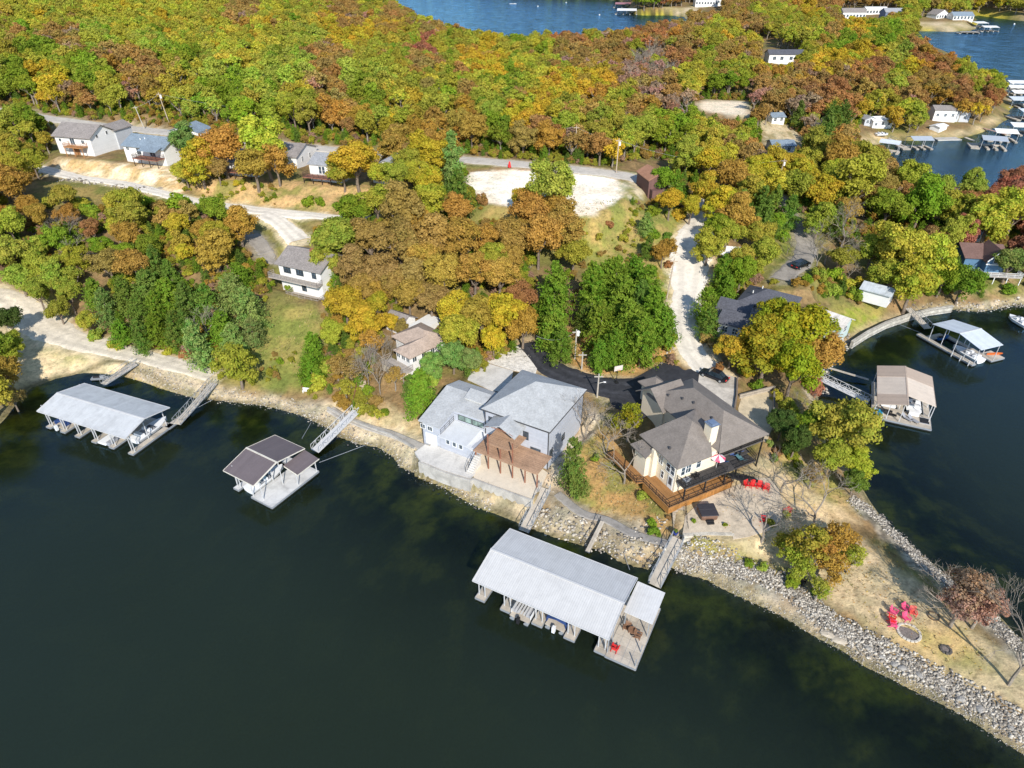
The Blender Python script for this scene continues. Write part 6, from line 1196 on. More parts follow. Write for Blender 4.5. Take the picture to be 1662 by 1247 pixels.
def jetski(label, w_, rz, m, group=None):
    rt = thing("jet_ski", label, "jet ski", w_, rz, group); mb = MB(); hull(mb, 2.9, 1.05, .5, 0, .5); mb.build("hull", m, rt)
    mb = MB(); mb.box(.3, 1.6, -.2, .2, .5, .78); mb.build("seat", M_black, rt, bevel=.06); mb = MB(); mb.box(1.6, 2.2, -.25, .25, .5, .85); mb.bar((1.65, -.4, .98), (1.65, .4, .98), .05, .05); mb.build("handlebar_console", m, rt); return rt
def runabout(label, w_, rz, m, top=None, L=6.5):
    rt = thing("speed_boat", label, "boat", w_, rz); mb = MB(); hull(mb, L, 2.3, .9, -.15, .45); mb.build("hull", m, rt)
    mb = MB(); mb.box(1.0, L*.6, -.85, .85, .76, .80); mb.build("cockpit_floor", M_seat, rt)
    mb = MB(); mb.box(.9, 1.5, -.85, .85, .8, 1.15); mb.box(2.4, 2.9, -.8, -.25, .8, 1.2); mb.box(2.4, 2.9, .25, .8, .8, 1.2); mb.build("seat", M_bhull, rt)
    mb = MB(); mb.add([(3.6, -.9, .8), (3.6, .9, .8), (3.2, .8, 1.35), (3.2, -.8, 1.35)], [(0, 1, 2, 3)]); mb.build("windscreen", M_glass, rt)
    if top: mb = MB(); mb.box(1.2, 3.2, -1, 1, 2.1, 2.16); mb.build("bimini_top", top, rt); mb = MB(); [mb.bar((x, y, .8), (x, y, 2.1), .04, .04) for x in (1.3, 3.1) for y in (-.95, .95)]; mb.build("top_frame", M_steel, rt)
    return rt
def gangway(label, A, zA, B, zB, w_=1.1, m=None, truss=True, rails=(1, 1), h=.95, arched=False, rm=None):
    a = U(*A, zA); b = U(*B, zB); L = (b-a).length; rz = degrees(atan2(b.y-a.y, b.x-a.x)); sl = (zB-zA)/hypot(b.x-a.x, b.y-a.y); L = hypot(b.x-a.x, b.y-a.y)
    rt = thing("gangway", label, "gangway", a, rz); z = lambda x: sl*x
    mb = MB(); mb.slab([(0, -w_/2, z(0)), (L, -w_/2, z(L)), (L, w_/2, z(L)), (0, w_/2, z(0))], .1); mb.build("walkway", m or M_dock, rt)
    n = max(3, int(L/1.0))
    for s, on in ((-1, rails[0]), (1, rails[1])):
        if not on: continue
        mb = MB(); y = s*(w_/2+.04)
        mb.bar((0, y, h), (L, y, z(L)+h), .06, .06); mb.bar((0, y, -.08), (L, y, z(L)-.08), .07, .16)
        for k in range(n+1):
            x = L*k/n; mb.bar((x, y, z(x)), (x, y, z(x)+h), .05, .05)
            if truss and k < n: x2 = L*(k+1)/n; mb.bar((x, y, z(x)+(0 if k % 2 else h)), (x2, y, z(x2)+(h if k % 2 else 0)), .045, .045)
        mb.build("truss_rail", rm or M_steel, rt)
    return rt
DK = {}
DK[1] = dock("long dock with a pale zinc gable roof and six concrete fingers, farthest left", -74.7, 84.44, -22, 18.65, 8.6, 4.0, 5.0, R_gal, [.0, 3.2, 6.4, 10.0, 13.7, 17.7], .95, yr=.46)
platform(DK[1], 17.25, 18.25, 7.62, 12.0, None, "side_walkway")
DK[2] = dock("dock with taupe metal roof and a pale open sun deck", -40.33, 70.42, -31, 6.2, 9.4, 3.9, 4.95, R_brn, [.9], 1.0, yr=.46, trim=mat("cream_trim", (.62, .58, .5), .6), fm=M_dockw)
mb = MB(); mb.slab([(6.0, 5.3, 3.55), (8.75, 5.3, 3.0), (8.75, 9.45, 3.0), (6.0, 9.45, 3.55)], .07); r = mb.build("side_roof", R_brn, DK[2]); mb = MB(); mb.bar((6.2, 5.27, 3.52), (8.78, 5.27, 2.98), .06, .18); mb.bar((8.78, 5.3, 2.98), (8.78, 9.45, 2.98), .06, .16); mb.bar((6.2, 0, 3.9), (6.2, 4.3, 4.98), .2, .06); mb.build("roof_trim", MATS["cream_trim"], r)
platform(DK[2], 4.05, 8.2, .5, 9.4, M_dockw, "sun_deck"); platform(DK[2], 1.42, 4.0, 8.2, 9.4, M_dockw)
for (x, y, z) in ((4.2, .8, 3.9), (4.2, 4.4, 4.7), (6.0, 1.0, 3.9), (6.0, 4.6, 4.7), (8.0, 5.6, 3.1), (8.0, 9.2, 3.1), (6.1, 9.2, 3.5), (.5, 1.2, 3.9)): post(DK[2], x, y, .5, z)
DK[3] = dock("biggest dock, white ribbed gable roof with five fingers and a tiled deck on its right", -4.58, 51.13, -27.8, 16.75, 9.25, 4.0, 4.95, R_wht, [.6, 4.0, 8.1, 12.1, 15.75], 1.25, yr=.48, back=1.2)
mb = MB(); mb.slab([(16.8, 4.6, 3.35), (20.1, 4.6, 3.2), (20.1, 9.25, 3.35), (16.8, 9.25, 3.5)], .07); r = mb.build("side_roof", R_wht2, DK[3])
platform(DK[3], 16.42, 19.9, .4, 9.2, M_dock, "tiled_deck"); mb = MB(); [mb.bar((16.45+k*.87, .42, .505), (16.45+k*.87, 9.18, .505), .03, .012) for k in range(1, 4)]; mb.build("deck_joints", M_steel, DK[3])
for (x, y, z) in ((17, 4.9, 3.3), (19.7, 4.9, 3.2), (19.7, 9.0, 3.3), (17, 9.0, 3.4), (19.75, .7, 1.7), (19.75, 2.6, 1.7), (16.5, 2.4, 4.2), (16.5, .9, 4.0)): post(DK[3], x, y, .5, z, M_steel)
DK[4] = thing("boat_dock", "tan metal roof dock in the right bay with loungers and blue mat", "boat dock", (58.4, 86.51, 0), -24.5); rt = DK[4]
mb = MB(); mb.slab([(0, 0, 3.9), (4.05, 0, 4.9), (4.05, 12.7, 4.9), (0, 12.7, 3.9)], .07); r = mb.build("roof", R_tan, rt)
mb = MB(); mb.slab([(4.25, 3.1, 4.8), (8.55, 3.2, 3.8), (8.55, 12.9, 3.8), (4.25, 12.7, 4.8)], .07); mb.build("side_roof", R_tan, rt); mb = MB(); mb.bar((4.15, 0, 4.92), (4.15, 12.7, 4.92), .22, .05); mb.bar((0, 0, 3.85), (0, 12.7, 3.85), .05, .14); mb.bar((8.55, 3.2, 3.76), (8.55, 12.9, 3.76), .05, .14); mb.build("roof_trim", R_tand, r)
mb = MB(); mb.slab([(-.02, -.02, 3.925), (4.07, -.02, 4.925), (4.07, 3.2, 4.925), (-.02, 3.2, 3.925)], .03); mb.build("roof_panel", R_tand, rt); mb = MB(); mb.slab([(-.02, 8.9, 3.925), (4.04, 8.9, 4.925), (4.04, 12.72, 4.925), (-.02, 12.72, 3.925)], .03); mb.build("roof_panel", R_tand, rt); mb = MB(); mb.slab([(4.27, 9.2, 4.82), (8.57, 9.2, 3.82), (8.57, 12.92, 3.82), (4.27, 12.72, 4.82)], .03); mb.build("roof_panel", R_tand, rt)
platform(rt, .1, 8.8, 1.5, 5.4, M_dock, "sun_deck"); platform(rt, .1, 1.3, 5.42, 12.9); platform(rt, 4.0, 4.9, 5.42, 12.9, None, "finger_pier"); platform(rt, 7.9, 8.8, 5.42, 12.9, None, "finger_pier"); platform(rt, 1.32, 3.98, 11.8, 12.9)
for (x, y, z) in ((.2, 1.7, 3.9), (2.2, 1.7, 4.3), (4.1, 1.7, 4.8), (4.2, 5.6, 4.8), (8.5, 3.6, 3.8), (8.5, 8, 3.8), (8.5, 12.5, 3.8), (.3, 7, 3.9), (.3, 12.5, 3.9), (4.2, 12.4, 4.8), (8.5, 5.2, 3.8)): post(rt, x, y, .5, z)
DK[5] = thing("boat_dock", "pale blue-white gable roof dock with long side walkway, upper right of the bay", "boat dock", (81.38, 113.39, 0), -70); rt = DK[5]
mb = MB(); mb.slab([(0, 0, 3.9), (5.7, 0, 4.8), (5.7, 5.5, 4.8), (0, 5.5, 3.9)], .07); mb.slab([(5.7, 0, 4.8), (10.6, 0, 3.9), (10.6, 5.5, 3.9), (5.7, 5.5, 4.8)], .07); r = mb.build("roof", R_blu, rt); mb = MB(); mb.bar((5.7, -.03, 4.83), (5.7, 5.53, 4.83), .2, .05); mb.build("roof_trim", M_whst, r)
platform(rt, -2.2, 10.2, .0, 1.0, M_dock, "walkway"); platform(rt, 7.6, 10.4, 4.6, 8.0, M_dock, "end_deck"); platform(rt, 0, 7.58, 4.6, 5.5, None, "finger_pier"); platform(rt, -.9, .3, 1.02, 4.58)
for (x, y) in ((.3, .3), (3, .3), (5.7, .3), (8, .3), (10.2, .3), (.3, 5.3), (4, 5.3), (8, 5.3), (10.2, 5.3)): post(rt, x, y, .5, 3.9+.8*(1-abs(x-5.7)/5.7))
for x in (6.0, 7.8, 9.6): mb = MB(); mb.tube((x, -.15, -.4), (x, -.15, 1.1), .09, n=8); mb.build("mooring_pile", M_whst, rt)
def DW(k, x, y, z=0):
    o = DK[k]; a = o.rotation_euler.z; return Vector((o.location.x+x*cos(a)-y*sin(a), o.location.y+x*sin(a)+y*cos(a), z))
gangway("steel truss gangway from the beach road to the farthest-left dock's back corner", (220, 590), 1.9, (166, 624), .6, 1.2)
gangway("steel truss gangway running from the shore to the right end of the farthest-left dock", (347, 622), 1.9, (287, 688), .6, 1.2)
gangway("pale aluminium gangway from the stone steps down to the taupe-roofed dock", (578, 667), 2.0, (511, 732), .6, 1.3, M_whst, rm=M_whst)
gangway("steel gangway with truss rails from the sand yard to the biggest dock", (886, 793), 2.6, (850, 862), .6, 1.3)
gangway("narrow worn gangway in the middle of the biggest dock's back side", (978, 846), 1.7, (953, 896), .6, .55, rails=(1, 0), h=.8, truss=False, rm=M_black)
gangway("long wide gangway with zigzag rail at the right end of the biggest dock", (1101, 874), 2.1, (1062, 950), .6, 1.5)
gangway("pale gangway with railing from the stone seawall to the blue-white dock", (1474, 500), 1.9, (1506, 533), .6, 1.4)
gangway("white zigzag truss gangway from the shore to the tan-roofed dock", (1333, 615), 1.9, (1410, 652), .6, 1.1, M_whst, rm=M_whst)
gangway("thin plain plank gangway behind the tan-roofed dock", (1336, 594), 1.5, (1410, 616), .6, .5, rails=(0, 0))
gangway("grey aluminium ramp lying along the terrace below the spa", (1114, 874), 2.2, (1191, 879), 2.15, 1.7, M_whst, rm=M_steel, h=.25)
# boats and gear at the docks
pontoon("pontoon boat with grey seats and pale rails in the second slip of the biggest dock", DW(3, 6.0, .1, .05), -27.8+90, 6.4, 2.5, stripes=True)
pontoon("boat under a blue cover in the third slip of the biggest dock", DW(3, 10.1, .9, .05), -27.8+90, 6.4, 2.4, M_bluc)
pontoon("pontoon boat with blue fence in the first slip of the farthest-left dock", DW(1, 1.6, .9, .05), -22+90, 6, 2.1, M_bluc)
rt = thing("boat_lift", "flat white boat lift cover in a slip of the farthest-left dock", "boat lift", DW(1, 11.9, .6, 0), -22); mb = MB(); mb.box(-1.2, .5, 0, 6, .3, .62); mb.build("platform", M_bhull, rt, bevel=.05); mb = MB(); mb.box(.55, 1.2, .2, 6, .2, .9); mb.build("frame", M_seat, rt)
runabout("small boat with pale cover behind the roof of the farthest-left dock's right end", DW(1, 15.7, 3.0, 0), -22+90, M_bhull)
runabout("boat with teal cover in the slip of the taupe-roofed dock", DW(2, 2.75, 1.2, 0), -31+90, M_bhull, M_teal, 6.3)
runabout("white boat under the tan roof in the bay dock", DW(4, 2.6, 5.6, 0), -24.5+90, M_bhull, None, 5.8)
runabout("white boat with grey seats beneath the tan-roofed dock's right half", DW(4, 6.4, 5.7, 0), -24.5+90, M_bhull, None, 6.2)
runabout("white speed boat beneath the blue-white dock roof", DW(5, 9.8, 2.8, 0), -70+180, M_bhull, None, 6.0)
jetski("blue jet ski at the shaded end of the blue-white dock", DW(5, .5, 2.6, .0), 20, M_blupl)
def lounger(label, w_, rz, m, group=None):
    rt = thing("sun_lounger", label, "lounger", w_, rz, group); mb = MB(); mb.box(0, 1.25, -.33, .33, .28, .34); mb.build("seat", m, rt); mb = MB(); mb.slab([(-.6, -.33, .75), (0, -.33, .33), (0, .33, .33), (-.6, .33, .75)], .05); mb.build("backrest", m, rt)
    for x in (.05, 1.15):
        for y in (-.28, .28): mb = MB(); mb.box(x-.025, x+.025, y-.025, y+.025, 0, .28); mb.build("leg", M_black, rt)
    return rt
lounger("grey lounger on the tan-roofed dock, left of its twin in the middle of the deck", DW(4, 5.0, 3.1, .5), -60, M_seat); lounger("grey lounger on the tan-roofed dock, nearest the white box", DW(4, 5.9, 3.0, .5), -60, M_seat)
lounger("dark lounger under the front edge of the tan roof", DW(4, 2.5, 3.0, .5), -30, M_black); lounger("dark lounger beside the blue mat on the tan-roofed dock", DW(4, 1.9, 3.9, .5), -30, M_black)
rt = thing("floating_mat", "bright blue swim mat in a white frame on the left corner of the tan-roofed dock", "swim mat", DW(4, .95, 2.9, .51), -24.5); mb = MB(); mb.box(-.75, .85, -1.15, 1.15, 0, .12); mb.build("frame", M_bhull, rt); mb = MB(); mb.box(-.65, -.1, -1.05, 1.05, .12, .17); mb.box(0, .75, -1.05, 1.05, .12, .17); mb.build("pad", mat("bright_blue_pad", (.03, .30, .50), .5, .1, 2), rt)
rt = thing("storage_box", "white storage box at the back of the tan-roofed dock's open deck", "box", DW(4, 6.3, 4.7, .51), -24.5); mb = MB(); mb.box(-.75, .75, -.35, .35, 0, .6); mb.build("box", M_bhull, rt, bevel=.03); mb = MB(); mb.box(-.78, .78, -.38, .38, .6, .68); mb.build("lid", M_bhull, rt, bevel=.03)
rt = thing("trampoline_mat", "black square mat on the right corner of the tan-roofed dock", "mat", DW(4, 7.9, 3.6, .505), -24.5); mb = MB(); mb.box(-.65, .65, -.8, .8, 0, .06); mb.build("mat", M_black, rt); mb = MB(); mb.box(-.7, .7, -.86, -.81, 0, .1); mb.box(-.7, .7, .81, .86, 0, .1); mb.build("mat_edge", M_seat, rt)
rt = thing("kayak", "orange kayak lying across the right end of the blue-white dock", "kayak", DW(5, 8.9, 7.2, .55), 5); mb = MB(); M_or = mat("orange_plastic", (.75, .16, .02), .4, .05, 2); hull(mb, 1.6, .62, .25, 0, .7); mb.build("hull", M_or, rt); mb = MB(); [mb.add([(-a, b, c) for a, b, c in [(x, y, z) for x, y, z in h2.v]], [tuple(reversed(q)) for q in h2.f]) for h2 in [MB()] if not hull(h2, 1.6, .62, .25, 0, .7)]; mb.build("stern_half", M_or, rt)
# ---- Adirondack chairs
def chair(label, w_, rz, m, group=None):
    rt = thing("adirondack_chair", label, "chair", w_, rz, group)
    mb = MB()
    for k in range(5): mb.bar((-.28, -.32+k*.13, .36-k*.035), (.28, -.32+k*.13, .36-k*.035), .11, .025)
    mb.build("seat", m, rt); mb = MB()
    for k in range(5): x = (k-2)*.115; mb.bar((x, .2, .24), (x*1.25, .46, .95-.03*abs(k-2)**1.6), .10, .022)
    mb.bar((-.26, .27, .42), (.26, .27, .42), .05, .05); mb.build("backrest", m, rt)
    for s in (-1, 1):
        mb = MB(); mb.box(s*.36-.07, s*.36+.07, -.42, .28, .52, .55); mb.build("armrest", m, rt); mb = MB(); mb.box(s*.33-.025, s*.33+.025, -.38, -.28, 0, .52); mb.build("leg", m, rt); mb = MB(); mb.bar((s*.30, -.3, .33), (s*.30, .5, .03), .04, .1); mb.build("leg", m, rt)
    return rt
M_redp = mat("red_plastic", (.68, .03, .03), .45, .06, 2); M_pink = mat("pink_plastic", (.78, .10, .22), .45, .06, 2); M_coral = mat("coral_plastic", (.80, .12, .10), .45, .05, 2)
def copytree(o, parent=None):
    c = o.copy(); COL.objects.link(c)
    if parent is not None: c.parent = parent
    for ch_ in list(o.children): copytree(ch_, c)
    return c
proto = None
def put_chair(px, py, rz, m, label, group, dz=0.03):
    p = G(px, py); p.z += dz; return chair(label, p, rz, m, group)
for i, (x, y, r_) in enumerate([(1211, 790, 10), (1222, 791, 0), (1233, 792, -10), (1243, 796, -25)]):
    put_chair(x, y, r_, M_redp, "red Adirondack chair, %s of the four in a row on the patio" % ("leftmost", "second from left", "third from left", "rightmost")[i], "red chairs in a row on the patio", .06)
for i, (x, y, r_, m_, lb) in enumerate([(1449, 996, 40, M_pink, "pink Adirondack chair at the top left of the fire pit group"), (1468, 991, 20, M_pink, "pink Adirondack chair at the top middle of the fire pit group"), (1480, 997, -20, M_coral, "coral red Adirondack chair, rightmost of the fire pit group"), (1469, 1006, 10, M_pink, "pink Adirondack chair nearest the ring of stones, in the middle"), (1446, 1008, 55, M_redp, "crimson Adirondack chair at the left of the fire pit group"), (1448, 1016, 70, M_pink, "pink Adirondack chair at the bottom left of the fire pit group")]):
    put_chair(x, y, r_, m_, lb, "chairs round the lawn fire pit")
put_chair(1239, 846, 80, M_redp, "red Adirondack chair in the dappled tree shade on the patio", "scattered patio chairs", .06); put_chair(1277, 833, -60, M_redp, "red Adirondack chair beside the shrub at the patio's right edge", "scattered patio chairs", .06)
put_chair(1300, 946, 30, M_black, "black chair under the orange tree, left of its twin", "black chairs under the tree"); put_chair(1292, 938, 80, M_black, "black chair under the orange tree, right of its twin", "black chairs under the tree")
chair("red Adirondack chair standing on the big dock's tiled deck", DW(3, 17.1, 1.6, .5), 150, M_redp)
# ---- spa, fire pits, tables, umbrella
p = U(1147, 836, 3.15); rt = thing("hot_tub", "dark covered square hot tub with brown skirt on the stone terrace", "hot tub", p, 4); mb = MB(); mb.box(-1.1, 1.1, -1.1, 1.1, 0, .85); mb.build("cabinet", mat("brown_skirt", (.16, .09, .06), .6, .1, 2, stripes=(0, .15, .12, .3)), rt, bevel=.25); mb = MB(); mb.box(-1.15, 1.15, -1.15, -.005, .86, .98); mb.box(-1.15, 1.15, .005, 1.15, .86, .98); mb.build("cover", mat("charcoal_vinyl", (.045, .042, .048), .5, .15, 3), rt, bevel=.12)
mb = MB(); [mb.box(-.45, .45, -1.75+k*.28, -1.48+k*.28, 0, .2+k*.2) for k in range(2)]; mb.build("step", M_black, rt)
def ringpit(label, px, py, r_, n, m, z=.03):
    p = G(px, py); rt = thing("fire_pit", label, "fire pit", p, 0)
    for k in range(n):
        a = 2*pi*k/n; mb = MB(); w_ = 2*pi*r_/n*.46; mb.box(-w_, w_, -.14, .14, -.05, .14+random.uniform(-.03, .05)); o = mb.build("stone", m, rt, bevel=.05); o.location = (cos(a)*r_, sin(a)*r_, 0); o.rotation_euler = (0, 0, a+pi/2+random.uniform(-.1, .1))
    mb = MB(); mb.lathe([(r_*.93, -.1), (r_*.93, .035)], n=16); mb.build("ash_bed", mat("ash", (.20, .17, .15), .95, .4, 4), rt); return rt
M_stn = mat("limestone_block", (.52, .48, .41), .9, .15, 3, bump=.3); ringpit("round stone fire pit with grey ashes on the point lawn", 1475, 1027, 1.15, 18, M_stn); ringpit("small sooty fire pit in the sparse grass near the end of the lawn", 1535, 1055, .5, 10, mat("sooty_stone", (.10, .09, .08), .9, .2, 3))
p = G(1515, 1001); rt = thing("tyre_ring", "thin dark metal ring lying flat in the grass right of the pink chairs", "ring", p, 0); mb = MB()
for k in range(16): a, b_ = 2*pi*k/16, 2*pi*(k+1)/16; mb.bar((.6*cos(a), .6*sin(a), .08), (.6*cos(b_), .6*sin(b_), .08), .07, .12)
mb.build("ring", mat("rusty_steel", (.13, .09, .06), .8, .2, 4), rt)
def table(label, w_, r_, m, h=.7, rz=0):
    rt = thing("table", label, "table", w_, rz); mb = MB(); mb.lathe([(r_, h-.05), (r_, h)], n=18); mb.build("tabletop", m, rt); mb = MB(); mb.lathe([(.25, 0), (.05, .05), (.05, h-.05)], n=10); mb.build("pedestal", M_black, rt); return rt
table("round brown table in the shade of the big dock's side roof", DW(3, 18.1, 4.4, .5), .5, mat("wicker_brown", (.22, .12, .07), .8, .2, 4))
for i, (x, y, r_) in enumerate([(17.4, 4.7, -30), (18.8, 4.3, 60)]):
    chair("brown wicker chair %s the round table on the big dock" % ("left of", "right of")[i], DW(3, x, y, .5), r_, MATS["wicker_brown"], "wicker chairs on the big dock")
fb = Fr(21.30, 65.02, 27.5, 3.2)
p = fb.w(7.0, .0, 3.06); rt = thing("patio_umbrella", "red and white patterned umbrella on the dark upper balcony", "umbrella", p, 0); M_rw = mat("red_white_canvas", (.74, .06, .13), .8, .1, 3, c2=(.9, .55, .6)); M_rw2 = mat("white_canvas", (.8, .72, .74), .8, .05, 3)
for k in range(8):
    a, b_ = 2*pi*k/8, 2*pi*(k+1)/8; mb = MB(); mb.slab([(0, 0, 2.3), (1.0*cos(a), 1.0*sin(a), 1.75), (1.0*cos(b_), 1.0*sin(b_), 1.75)], .02); mb.build("canopy_panel", M_rw if k % 2 else M_rw2, rt)
mb = MB(); mb.tube((0, 0, 0), (0, 0, 2.4), .03, n=6); mb.build("pole", M_white, rt)
for (x, y, m_, lb) in ((8.6, .3, M_blupl, "blue cushioned lounger beside the red umbrella on the balcony"), (10.6, .8, mat("blue_cushion", (.10, .17, .42), .7, .1, 3), "blue striped lounger in the middle of the balcony under the brown roof"), (12.0, 1.0, MATS["blue_cushion"], "blue lounger at the right end of the balcony under the brown roof"), (11.0, -.6, mat("slate_teal_cushion", (.10, .22, .24), .7, .1, 3), "slate teal lounger along the balcony's front rail")):
    lounger(lb, fb.w(x, y, 3.06), 27.5+80, m_)
for (x, y, lb) in ((1.6, -.4, "grey and red patterned armchair at the near corner of the balcony"), (3.3, -.2, "dark armchair by the balcony door of the cream house")):
    chair(lb, fb.w(x, y, 3.06), 27.5+180, M_seat if x < 2 else M_black)
p = U(1139, 864, 3.1)
q = [G(1108, 872), G(1190, 871)]
wallrun("terrace_wall", "stacked limestone terrace wall below the hot tub", [(1113, 868), (1150, 866), (1188, 867)], 3.15, 1.1, .55, mat("stacked_limestone", (.56, .51, .42), .95, .25, 1.6, stripes=(2, .22, .14, .35), bump=.8, stain=.2))
rt = thing("stone_steps", "wide flight of timber-edged steps between the cream house deck and the long gangway", "stairs", U(1103, 872, 2.0), -6); mb = MB()
for k in range(11): mb.box(-.7, .95, k*.42, k*.42+.42, -.4, .12+k*.115)
mb.build("steps", mat("step_stone", (.46, .40, .31), .9, .15, 2, stripes=(1, .42, .14, .45)), rt); mb = MB(); railing(mb, [(1.0, 0, .1), (1.0, 4.6, 1.3)], .9, 1.5, .025); mb.build("handrail", M_black, rt)
p = U(1096, 868, 2.2); rt = thing("planter", "round blue glazed planter with a small plant at the head of the long gangway", "planter", p, 0); mb = MB(); mb.lathe([(.22, 0), (.34, .45), (.36, .5), (.30, .5), (.28, .42)], n=14); mb.build("pot", mat("blue_glaze", (.03, .06, .30), .2, .1, 3), rt, smooth=True); o = link("plant", SHR[0], rt); o.scale = (.32, .32, .3); o.location = (0, 0, .65); o.color = (.2, .25, .05, .2)
rt = thing("stone_steps", "steep stone steps under the bare trees climbing from the pale aluminium gangway", "stairs", U(579, 664, 2.0), 66-90+22); mb = MB()
for k in range(12): mb.box(-.6, .6, k*.45, k*.45+.45, -.5, .12+k*.17)
mb.build("steps", mat("tan_step_stone", (.54, .43, .33), .9, .15, 2), rt); mb = MB(); railing(mb, [(-.65, 0, .1), (-.65, 5.3, 2.1)], .9, 1.5, .03); mb.build("handrail", M_post, rt)
p = G(497, 638); rt = thing("bench", "small white bench on the rocky bank above the cove of the taupe-roofed dock", "bench", p, -10); mb = MB(); mb.box(-.6, .6, -.2, .2, .42, .47); mb.build("seat", M_white, rt); mb = MB(); mb.box(-.6, .6, .18, .22, .5, .95); mb.build("backrest", M_white, rt); [MB().box(x-.04, x+.04, -.18, .18, 0, .42).build("leg", M_white, rt) for x in (-.5, .5)]
p = U(1000, 622, 5.0); rt = thing("basketball_hoop", "portable basketball hoop with white backboard at the edge of the asphalt", "basketball hoop", p, 20); mb = MB(); mb.box(-.3, .3, -.45, .45, 0, .2); mb.build("base", M_black, rt); mb = MB(); mb.tube((0, 0, .2), (0, 0, 2.9), .06, n=8); mb.build("pole", M_black, rt); mb = MB(); mb.box(-.75, .75, -.3, -.26, 2.6, 3.5); mb.build("backboard", mat("hoop_board", (.62, .55, .5), .5), rt)
mb = MB()
for k in range(12): a, b_ = 2*pi*k/12, 2*pi*(k+1)/12; mb.bar((.23*cos(a), -.55+.23*sin(a), 2.75), (.23*cos(b_), -.55+.23*sin(b_), 2.75), .03, .03)
mb.build("rim", M_or, rt)
for (x, y, lb) in ((827, 272, "red traffic barrel at the gravel lot edge, left of the two"), (869, 275, "red traffic barrel at the gravel lot edge, right of the two")):
    p = G(x, y); rt = thing("traffic_cone", lb, "traffic cone", p, 0, "red markers by the gravel lot"); mb = MB(); mb.box(-.45, .45, -.45, .45, 0, .1); mb.build("base", M_black, rt); mb = MB(); mb.lathe([(.42, .1), (.2, 1.3), (.12, 1.5)], n=12); mb.build("cone", mat("signal_red", (.75, .03, .03), .5), rt)
p = G(863, 640, 0); p = U(1166, 604, 5.05)
# ---- boulders set in the rip-rap of the point
# ---- cars
def car(label, w_, rz, L=4.9, W=1.85, H=1.45, m=None, suv=False):
    rt = thing("parked_car", label, "car", w_, rz); h0 = .32
    prof = [(-.5, .38, .62), (-.49, .62, .84), (-.40, .72, .92), (-.30, .76, .95), (.26, .76, .97), (.38, .72, .95), (.47, .64, .88), (.5, .5, .72), (.5, .36, .62)] if not suv else [(-.5, .4, .7), (-.49, .9, .9), (-.4, 1.0, .95), (.2, 1.0, .97), (.4, .9, .95), (.49, .72, .86), (.5, .42, .72)]
    mb = MB(); vs = []
    for (t, z, ww_) in prof: y = W/2*ww_; vs += [(t*L, -y, h0), (t*L, -y, z*.75), (t*L, -y*.93, z), (t*L, y*.93, z), (t*L, y, z*.75), (t*L, y, h0)]
    n = len(prof); mb.add(vs, [(i*6+j, (i+1)*6+j, (i+1)*6+j+1, i*6+j+1) for i in range(n-1) for j in range(5)]+[(i*6+5, (i+1)*6+5, (i+1)*6, i*6) for i in range(n-1)]+[(0, 1, 2, 3, 4, 5), tuple((n-1)*6+k for k in (5, 4, 3, 2, 1, 0))])
    body = mb.build("body", m, rt, smooth=False, bevel=.04)
    zb, zt = (.76, H) if not suv else (1.0, H+.25); a, b_, c, d = (-.36, -.20, .08, .24) if not suv else (-.49, -.42, .12, .26)
    vs = [(a*L, -W*.44, zb), (d*L, -W*.44, zb), (d*L, W*.44, zb), (a*L, W*.44, zb), (b_*L, -W*.34, zt), (c*L, -W*.34, zt), (c*L, W*.34, zt), (b_*L, W*.34, zt)]
    MB().add(vs, [(0, 1, 5, 4), (1, 2, 6, 5), (2, 3, 7, 6), (3, 0, 4, 7)]).build("windows", glassmat("car_glass", (.012, .02, .028)), rt)
    mb = MB(); mb.add([(x, y, z+dz) for dz in (0, .04) for (x, y, z) in ((b_*L-.05, -W*.35, zt), (c*L+.05, -W*.35, zt), (c*L+.05, W*.35, zt), (b_*L-.05, W*.35, zt))], [(3, 2, 1, 0), (4, 5, 6, 7), (0, 1, 5, 4), (1, 2, 6, 5), (2, 3, 7, 6), (3, 0, 4, 7)]); mb.build("roof", m, rt, bevel=.02)
    for x in (-.31*L, .31*L):
        for s in (-1, 1):
            mb = MB(); mb.tube((x, s*(W/2-.2), .33), (x, s*(W/2+.01), .33), .33, n=16); wl = mb.build("wheel", M_black, rt); mb = MB(); mb.tube((x, s*(W/2-.05), .33), (x, s*(W/2+.03), .33), .2, n=12); mb.build("rim", M_steel, wl)
    for s in (-1, 1):
        mb = MB(); mb.box(L*.475, L*.502, s*W*.30-.18, s*W*.30+.18, .56, .70); mb.build("headlight", M_bhull, rt); mb = MB(); mb.box(-L*.505, -L*.48, s*W*.32-.18, s*W*.32+.18, .62, .76); mb.build("tail_light", M_redp, rt)
        mb = MB(); mb.box(.14*L, .17*L, s*(W/2+.02)-.1, s*(W/2+.02)+.1, .85, 1.0); mb.build("wing_mirror", m, rt)
    return rt
M_bcar = mat("black_car_paint", (.012, .013, .018), .18, .1, 1, spec=.6)
a = U(1158, 613, 5.06); car("black sedan parked on the pale gravel drive beside the asphalt turnaround", a, -41+180, 4.9, 1.85, 1.42, M_bcar)
a = G(1299, 434); a.z += .1; car("black car with open soft top on the grey driveway above the charcoal roofs", a, 35, 4.8, 1.9, 1.3, M_bcar, True)
